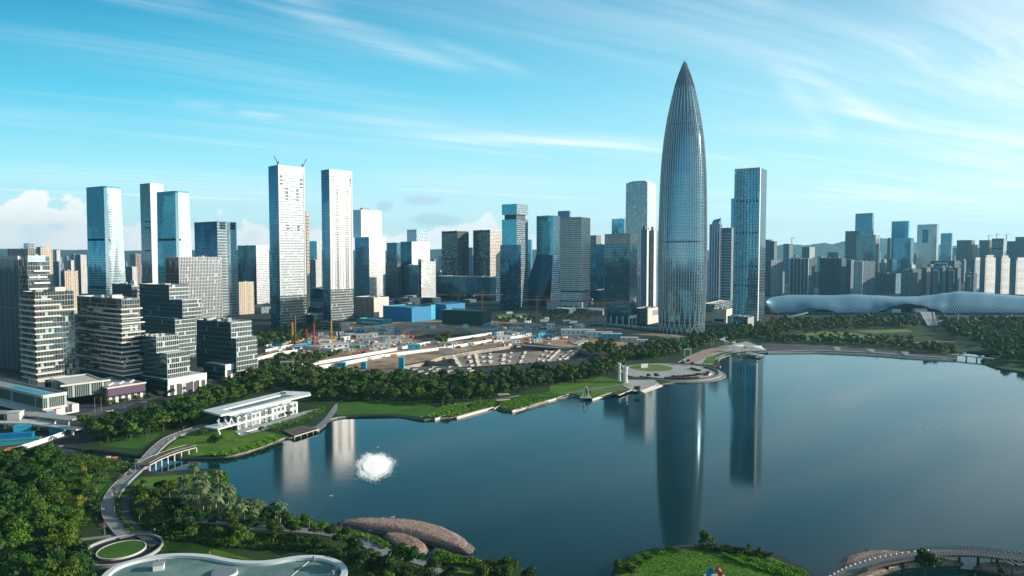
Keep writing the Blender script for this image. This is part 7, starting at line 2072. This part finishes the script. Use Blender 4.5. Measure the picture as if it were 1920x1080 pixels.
# ------------------------------------------------------------------ painted sun glint on the water, sculpture, small figures
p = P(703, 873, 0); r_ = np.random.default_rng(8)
fo = empty('sun_glint', (p.x, p.y, 0), 'dazzling round patch of sun glint made of white flecks on the dark lake', 'sun_glint')
n = 42000; ang = r_.uniform(0, 2 * math.pi, n); lob = 1 + .05 * np.sin(3 * ang + 1) + .06 * np.sin(7 * ang)  # sun glitter on the lake, imitated by a bed of white quads
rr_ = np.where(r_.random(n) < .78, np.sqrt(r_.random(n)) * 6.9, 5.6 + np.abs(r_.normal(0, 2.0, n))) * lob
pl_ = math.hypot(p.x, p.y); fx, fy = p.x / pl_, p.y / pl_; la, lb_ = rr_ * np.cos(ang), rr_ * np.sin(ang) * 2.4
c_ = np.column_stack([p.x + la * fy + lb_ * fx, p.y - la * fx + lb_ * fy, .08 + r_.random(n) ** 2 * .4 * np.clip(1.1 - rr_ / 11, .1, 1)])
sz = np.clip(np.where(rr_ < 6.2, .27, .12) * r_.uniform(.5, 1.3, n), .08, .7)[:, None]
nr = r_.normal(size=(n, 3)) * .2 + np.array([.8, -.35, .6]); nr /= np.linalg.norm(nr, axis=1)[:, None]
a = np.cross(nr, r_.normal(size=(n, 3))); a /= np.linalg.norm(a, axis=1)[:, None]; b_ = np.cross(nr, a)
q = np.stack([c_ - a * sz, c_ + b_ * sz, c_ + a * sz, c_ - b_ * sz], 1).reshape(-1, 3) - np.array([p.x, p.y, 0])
m, t = newmat('white_glint'); bs = t.n('ShaderNodeBsdfPrincipled', ins={'Base Color': (.95, .95, .95), 'Roughness': .6}); tr = t.n('ShaderNodeBsdfTranslucent', ins={0: (.95, .95, .95)})
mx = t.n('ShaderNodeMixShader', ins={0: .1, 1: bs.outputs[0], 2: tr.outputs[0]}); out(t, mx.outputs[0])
o = bpy.data.objects.new('spray', mesh_np('spray', q, np.arange(len(q)).reshape(-1, 4), m)); COL.objects.link(o); o.parent = fo  # white flecks of the painted sun glint, no real spray
mb = MB(); ring_ = [(p.x + 3 * math.cos(t_), p.y + 3 * math.sin(t_)) for t_ in [2 * math.pi * k / 12 for k in range(12)]]; mb.prism(ring_, -2.5, .1, 0); mb.build('glint_base', MATS['dark_metal'], fo)  # dark drum added beneath the painted glint
sp = P(1340, 1082); o = empty('sculpture', tuple(sp), 'red and blue sculpture of two leaning figures on the peninsula lawn', 'sculpture')
for s, mat, nm in ((-1, 'blue_paint', 'blue_figure'), (1, 'red_paint', 'red_figure')):
    bm = bmesh.new(); chain = [((s * 2.7, 0, 0), .6), ((s * 2.0, 0, 1.1), .75), ((s * 1.3, 0, 2.1), .95), ((s * .75, 0, 2.9), .6), ((s * .5, 0, 3.4), .5)]
    extra = [((s * 1.7, -.7, 0), .35, 1), ((s * .2, -.6, 2.4), .25, 3)]
    me = bpy.data.meshes.new(nm); vs = [c[0] for c in chain] + [e_[0] for e_ in extra]; me.from_pydata(vs, [(i, i + 1) for i in range(len(chain) - 1)] + [(e_[2], len(chain) + i) for i, e_ in enumerate(extra)], [])
    ob = bpy.data.objects.new(nm, me); COL.objects.link(ob); ob.parent = o; ob.modifiers.new('skin', 'SKIN'); ob.modifiers.new('sub', 'SUBSURF').levels = 1
    for i, c in enumerate(chain): me.skin_vertices[0].data[i].radius = (c[1], c[1])
    for i, e_ in enumerate(extra): me.skin_vertices[0].data[len(chain) + i].radius = (e_[1], e_[1])
    me.skin_vertices[0].data[2].use_root = True; me.materials.append(MATS[mat])
mb = MB(); mb.box((sp.x, sp.y), 7, 3, GZ, GZ + .25, 0, 0); mb.build('plinth', MATS['white_paint'], o)


def person(px, top, label, step=.18):
    """one skinned figure walking on the ground"""
    p = P(*px, GZ + .55 if inside(KEEP[4], *px) else GZ + .1); o = empty('person', tuple(p), label, 'person')
    J = [(0, 0, .95), (0, 0, 1.2), (0, 0, 1.42), (0, 0, 1.52), (0, 0, 1.66), (.1, step, .5), (.1, step * 1.3, .05), (-.1, -step, .5), (-.1, -step * 1.5, .06), (.22, -.02, 1.38), (.28, -step, 1.1), (.26, -step * .8, .86), (-.22, -.02, 1.38), (-.28, step, 1.1), (-.26, step * 1.4, .88), (.1, step * 1.3 + .14, .03), (-.1, -step * 1.5 + .14, .03)]
    E = [(0, 1), (1, 2), (2, 3), (3, 4), (0, 5), (5, 6), (0, 7), (7, 8), (2, 9), (9, 10), (10, 11), (2, 12), (12, 13), (13, 14), (6, 15), (8, 16)]
    Rr = [.15, .14, .15, .06, .11, .08, .05, .08, .05, .07, .05, .035, .07, .05, .035, .04, .04]
    me = bpy.data.meshes.new('body'); me.from_pydata(J, E, []); ob = bpy.data.objects.new('body', me); COL.objects.link(ob); ob.parent = o
    ob.modifiers.new('skin', 'SKIN'); ob.modifiers.new('sub', 'SUBSURF').levels = 1
    for i, r in enumerate(Rr): me.skin_vertices[0].data[i].radius = (r, r)
    me.skin_vertices[0].data[0].use_root = True; me.materials.append(MATS[top])
    mb = MB(); z = p.z + 1.70
    cc = [(p.x + .11 * math.cos(t_), p.y + .11 * math.sin(t_)) for t_ in [2 * math.pi * k / 8 for k in range(8)]]; mb.prism(cc, z - .05, z + .06, 0, top=[((x - p.x) * .5 + p.x, (y - p.y) * .5 + p.y) for x, y in cc]); mb.build('hair', MATS['dark_metal'], o)
    o.rotation_euler = (0, 0, random.uniform(0, 6.28))


person((327, 822), 'white_paint', 'person in pale clothes walking at the far end of the promenade')
person((303, 836), 'orange_paint', 'person in orange walking on the promenade above the viaduct')
person((316, 827), 'yellow_paint', 'person in yellow walking near the far end of the promenade')
person((216, 924), 'cyan_paint', 'person in light blue walking where the promenade bends')
person((210, 930), 'white_paint', 'person in white walking beside the light blue one')
person((199, 957), 'dark_metal', 'person in dark clothes walking on the near promenade')
person((290, 998), 'white_paint', 'person in white standing near the lower path junction')
person((393, 1040), 'orange_paint', 'person in orange standing on the strip of lawn behind the rimmed roof')
person((414, 975), 'white_paint', 'person in white under the palms on the near shore')

# ------------------------------------------------------------------ left edge: walkways, yard, street furniture
for (pts, wd, z, lab) in (([(-40, 770), (60, 775), (140, 785)], 9, 7.5, 'broad grey roofed walkway crossing the yard at the lower left'), ([(-40, 790), (60, 792), (150, 803)], 5, 6.0, 'narrow pale walkway below the broad roofed one')):
    q = [P(x, y, z) for x, y in pts]; o = empty('walkway', (q[0].x, q[0].y, 0), lab, 'walkway'); mb = MB(); pb = []
    for a, b in zip(q[:-1], q[1:]):
        d_ = (b - a).normalized(); n_ = Vector((-d_.y, d_.x, 0)) * wd / 2; mb.prism([a - n_, b - n_, b + n_, a + n_], z - .9, z, 0, bottom=True)
        for s in (.15, .5, .85): pb.append(a.lerp(b, s))
    mb.build('deck', MATS['roof_grey' if wd > 6 else 'roof_pale'], o)
    for p in pb: mb = MB(); mb.bar((p.x, p.y, GZ), (p.x, p.y, z - .9), 1.2); mb.build('column', MATS['cream_stone'], o)
sheet('yard', [(-40, 800), (60, 798), (150, 806), (118, 826), (20, 856), (-40, 872)], 'pit_earth', .07)
hoarding('hoarding', 'white hoarding at the near edge of the lower left yard', [(-30, 862), (30, 848), (80, 832), (120, 818)], 3.0)
for (x, y, w_, d__, h, mt, lab, az) in ((8, 824, 30, 4, 3, 'blue_paint', 'long blue shed roof in the lower left yard', .32), (44, 810, 9, 5, 4, 'cyan_paint', 'cyan container at the end of the blue shed', .32), (12, 835, 34, 3, 3, 'teal_paint', 'long teal trench cover below the blue shed', .32), (70, 800, 20, 5, 4, 'white_paint', 'white sheeted stack behind the yard', .1), (108, 812, 8, 4, 3, 'teal_paint', 'teal skip at the right end of the yard', .3),
                                     (30, 798, 7, 6, 9, 'cream_stone', 'cream lift shaft beside the walkway', .2), (92, 806, 14, 4, 2, 'rust', 'rusty heap of formwork in the yard', .1)):
    cabin((x, y), w_, d__, h, mt, lab, az, mt if mt != 'white_paint' else 'roof_pale', 'shed', 'shed', False)
# street lamps
lamps = [((345, 815), 'along the promenade'), ((306, 838), 'along the promenade'), ((282, 862), 'along the promenade'), ((254, 890), 'along the promenade'), ((230, 912), 'along the promenade'), ((216, 940), 'along the promenade'), ((215, 970), 'along the promenade'), ((520, 991), 'beside the curving park path'), ((580, 996), 'beside the curving park path'), ((640, 1006), 'beside the curving park path'), ((690, 1022), 'beside the curving park path'), ((1300, 712), 'around the round stage'), ((1330, 700), 'around the round stage'), ((1200, 690), 'around the round stage'), ((1240, 681), 'around the round stage'), ((1290, 684), 'around the round stage'), ((1460, 656), 'on the far right quay'), ((1510, 655), 'on the far right quay'), ((1560, 656), 'on the far right quay'), ((1610, 658), 'on the far right quay'), ((1660, 662), 'on the far right quay'), ((1720, 666), 'on the far right quay'), ((178, 775), 'beside the square at the balcony towers'), ((190, 772), 'beside the square at the balcony towers'), ((506, 700), 'by the site entrance'), ((547, 690), 'by the site entrance'), ((502, 704), 'by the site entrance'), ((647, 682), 'along the road past the site'), ((771, 660), 'along the road past the site'), ((812, 652), 'along the road past the site'), ((910, 640), 'along the road past the site')]
for (px, where) in lamps:
    hl_ = 11 if 'site' in where or 'square' in where else 5.2
    p = P(*px); o = empty('street_lamp', tuple(p), 'thin street lamp ' + where, 'street lamp', 'street lamps ' + where)
    mb = MB(); mb.bar(p, (p.x, p.y, GZ + hl_), .24, wd2=.12, n=6); mb.build('pole', MATS['grey_metal'], o)
    mb = MB(); mb.bar((p.x, p.y, GZ + hl_), (p.x + .8, p.y, GZ + hl_ + .4), .12); mb.box((p.x + 1.0, p.y), .7, .25, GZ + hl_ + .3, GZ + hl_ + .55, 0, 0); mb.build('lamp_arm', MATS['grey_metal'], o)
# vehicles


def vehicle(px, mat, label, truck=False, az=.3, group=None):
    p = P(*px); o = empty('truck' if truck else 'car', (p.x, p.y, GZ), label, 'truck' if truck else 'car', group); o.rotation_euler = (0, 0, az)
    L, W_ = (8.5, 2.5) if truck else (4.5, 1.8)
    mb = MB()
    def bx(x0, x1, y0, y1, z0, z1, tx=0.0):
        f = [(p.x + x0, p.y + y0), (p.x + x1, p.y + y0), (p.x + x1, p.y + y1), (p.x + x0, p.y + y1)]
        tp = [(p.x + x0 + tx, p.y + y0 + tx * .3), (p.x + x1 - tx, p.y + y0 + tx * .3), (p.x + x1 - tx, p.y + y1 - tx * .3), (p.x + x0 + tx, p.y + y1 - tx * .3)]
        mb.prism(f, GZ + z0, GZ + z1, 0, top=tp)
    if truck:
        bx(-L / 2, L / 2 - 2.4, -W_ / 2, W_ / 2, 1.0, 3.4)
        mb.build('cargo_box', MATS[mat], o); mb = MB(); bx(L / 2 - 2.2, L / 2, -W_ / 2, W_ / 2, .6, 2.9, .15); mb.build('cab', MATS['white_paint'], o)
    else:
        bx(-L / 2, L / 2, -W_ / 2, W_ / 2, .35, .95, .06); mb.build('body', MATS[mat], o); mb = MB(); bx(-L * .32, L * .22, -W_ / 2 + .08, W_ / 2 - .08, .95, 1.5, .45); mb.build('cabin', MATS['glass_dark'], o)
    for sx in (-.32, .32):
        for sy in (-1, 1):
            mb = MB(); c = Vector((p.x + sx * L, p.y + sy * W_ / 2, GZ + .42)); mb.bar(c - Vector((0, .12, 0)), c + Vector((0, .12, 0)), .75, n=10); mb.build('wheel', MATS['dark_metal'], o)


for i, (x, y, mt, tr, lab) in enumerate(((205, 772, 'white_paint', False, 'white car on the street below the purple shop podium'), (228, 767, 'blue_paint', False, 'dark blue car on the street near the white shop podium'), (196, 795, 'cyan_paint', True, 'pale blue lorry among the trees at the lower left'), (268, 756, 'grey_metal', False, 'grey car before the near stepped glass block'), (345, 737, 'white_paint', False, 'white car before the white shop podiums'),
                                         (690, 676, 'white_paint', True, 'white lorry on the road past the strut pits'), (740, 670, 'orange_paint', True, 'orange lorry on the road past the strut pits'), (875, 645, 'blue_paint', True, 'blue lorry near the grey and white gate house'), (615, 688, 'white_paint', False, 'white car at the left end of the site road'), (30, 850, 'orange_paint', True, 'orange lorry parked in the lower left yard'))):
    vehicle((x, y), mt, lab, tr, .35)
rr = random.Random(31)
for k in range(16):
    x = rr.uniform(520, 1080); y = 655 - (x - 500) * .045 + rr.uniform(-22, 6)
    if 755 < x < 915 and 615 < y < 645: continue
    wh = 'left half' if x < 760 else 'right half'
    vehicle((x, y), rr.choice(['orange_paint', 'yellow_paint', 'blue_paint', 'white_paint', 'red_paint']), 'lorry standing among the heaps in the ' + wh + ' of the building site', True, rr.uniform(-.3, .9), 'lorries in the ' + wh + ' of the site')
p = P(203, 858, .6); o = empty('boat', (p.x, p.y, 0), 'slim orange boat moored in the dark channel', 'boat')
mb = MB(); f = [(p.x - 4.5, p.y - 1), (p.x + 3, p.y - 1), (p.x + 5, p.y), (p.x + 3, p.y + 1), (p.x - 4.5, p.y + 1)]
mb.prism([((x - p.x) * .85 + p.x, (y - p.y) * .7 + p.y) for x, y in f], -.2, .7, 0, top=f); mb.build('hull', MATS['orange_paint'], o)
o.rotation_euler = (0, 0, .3)
mb = MB(); mb.box((p.x, p.y), 2, 1.4, .7, 1.3, 0, 0); mb.build('seat', MATS['cream_stone'], o)
# shelters by the plots and lights on the terrace
p = P(944, 748); o = empty('shelter', tuple(p), 'small dark roofed shelter by the garden plots', 'shelter')
mb = MB(); mb.box(p.xy, 9, 5, GZ + 3.4, GZ + 3.8, .3, 0); mb.build('roof', MATS['roof_grey'], o)
for sx in (-1, 1):
    for sy in (-1, 1): mb = MB(); mb.bar((p.x + sx * 3.5, p.y + sy * 1.8, GZ), (p.x + sx * 3.5, p.y + sy * 1.8, GZ + 3.4), .3); mb.build('post', MATS['dark_metal'], o)
mb = MB(); mb.box((p.x, p.y - 4), 11, 2.2, GZ, GZ + .4, .3, 0); mb.build('plinth', MATS['cream_stone'], o)
# birds on the lake
for (x, y) in ((1717, 801), (1735, 803), (1755, 804), (1176, 758), (707, 839), (736, 970), (620, 930)):
    p = P(x, y, 0); mb = MB(); L = 1.0
    mb.prism([(p.x - .8, p.y - .3), (p.x + .6, p.y - .3), (p.x + .9, p.y), (p.x + .6, p.y + .3), (p.x - .8, p.y + .3)], -.05, .35, 0, top=[(p.x - .9, p.y), (p.x + .4, p.y - .1), (p.x + .6, p.y), (p.x + .4, p.y + .1), (p.x - .9, p.y + .02)])
    mb.bar((p.x + .7, p.y, .2), (p.x + .85, p.y, .8), .14); mb.bar((p.x + .85, p.y, .8), (p.x + 1.1, p.y, .78), .12)
    tag(mb.build('water_bird', MATS['white_paint']), 'tiny white bird swimming on the open lake', 'bird', 'birds on the lake')

# ------------------------------------------------------------------ haze
m, t = newmat('haze'); pv_ = t.n('ShaderNodeVolumePrincipled', ins={'Color': (.32, .76, 1.0), 'Density': 0.000045, 'Anisotropy': .2})
t.t.links.new(pv_.outputs[0], t.n('ShaderNodeOutputMaterial').inputs['Volume']); MATS['haze'] = m
mb = MB(); mb.prism([(-9500, -1000), (9500, -1000), (9500, 12500), (-9500, 12500)], -9.5, 640, 0, bottom=True)
tag(mb.build('haze', m), kind='stuff')
for o in list(bpy.data.objects):
    if '_o' in o: del o['_o']
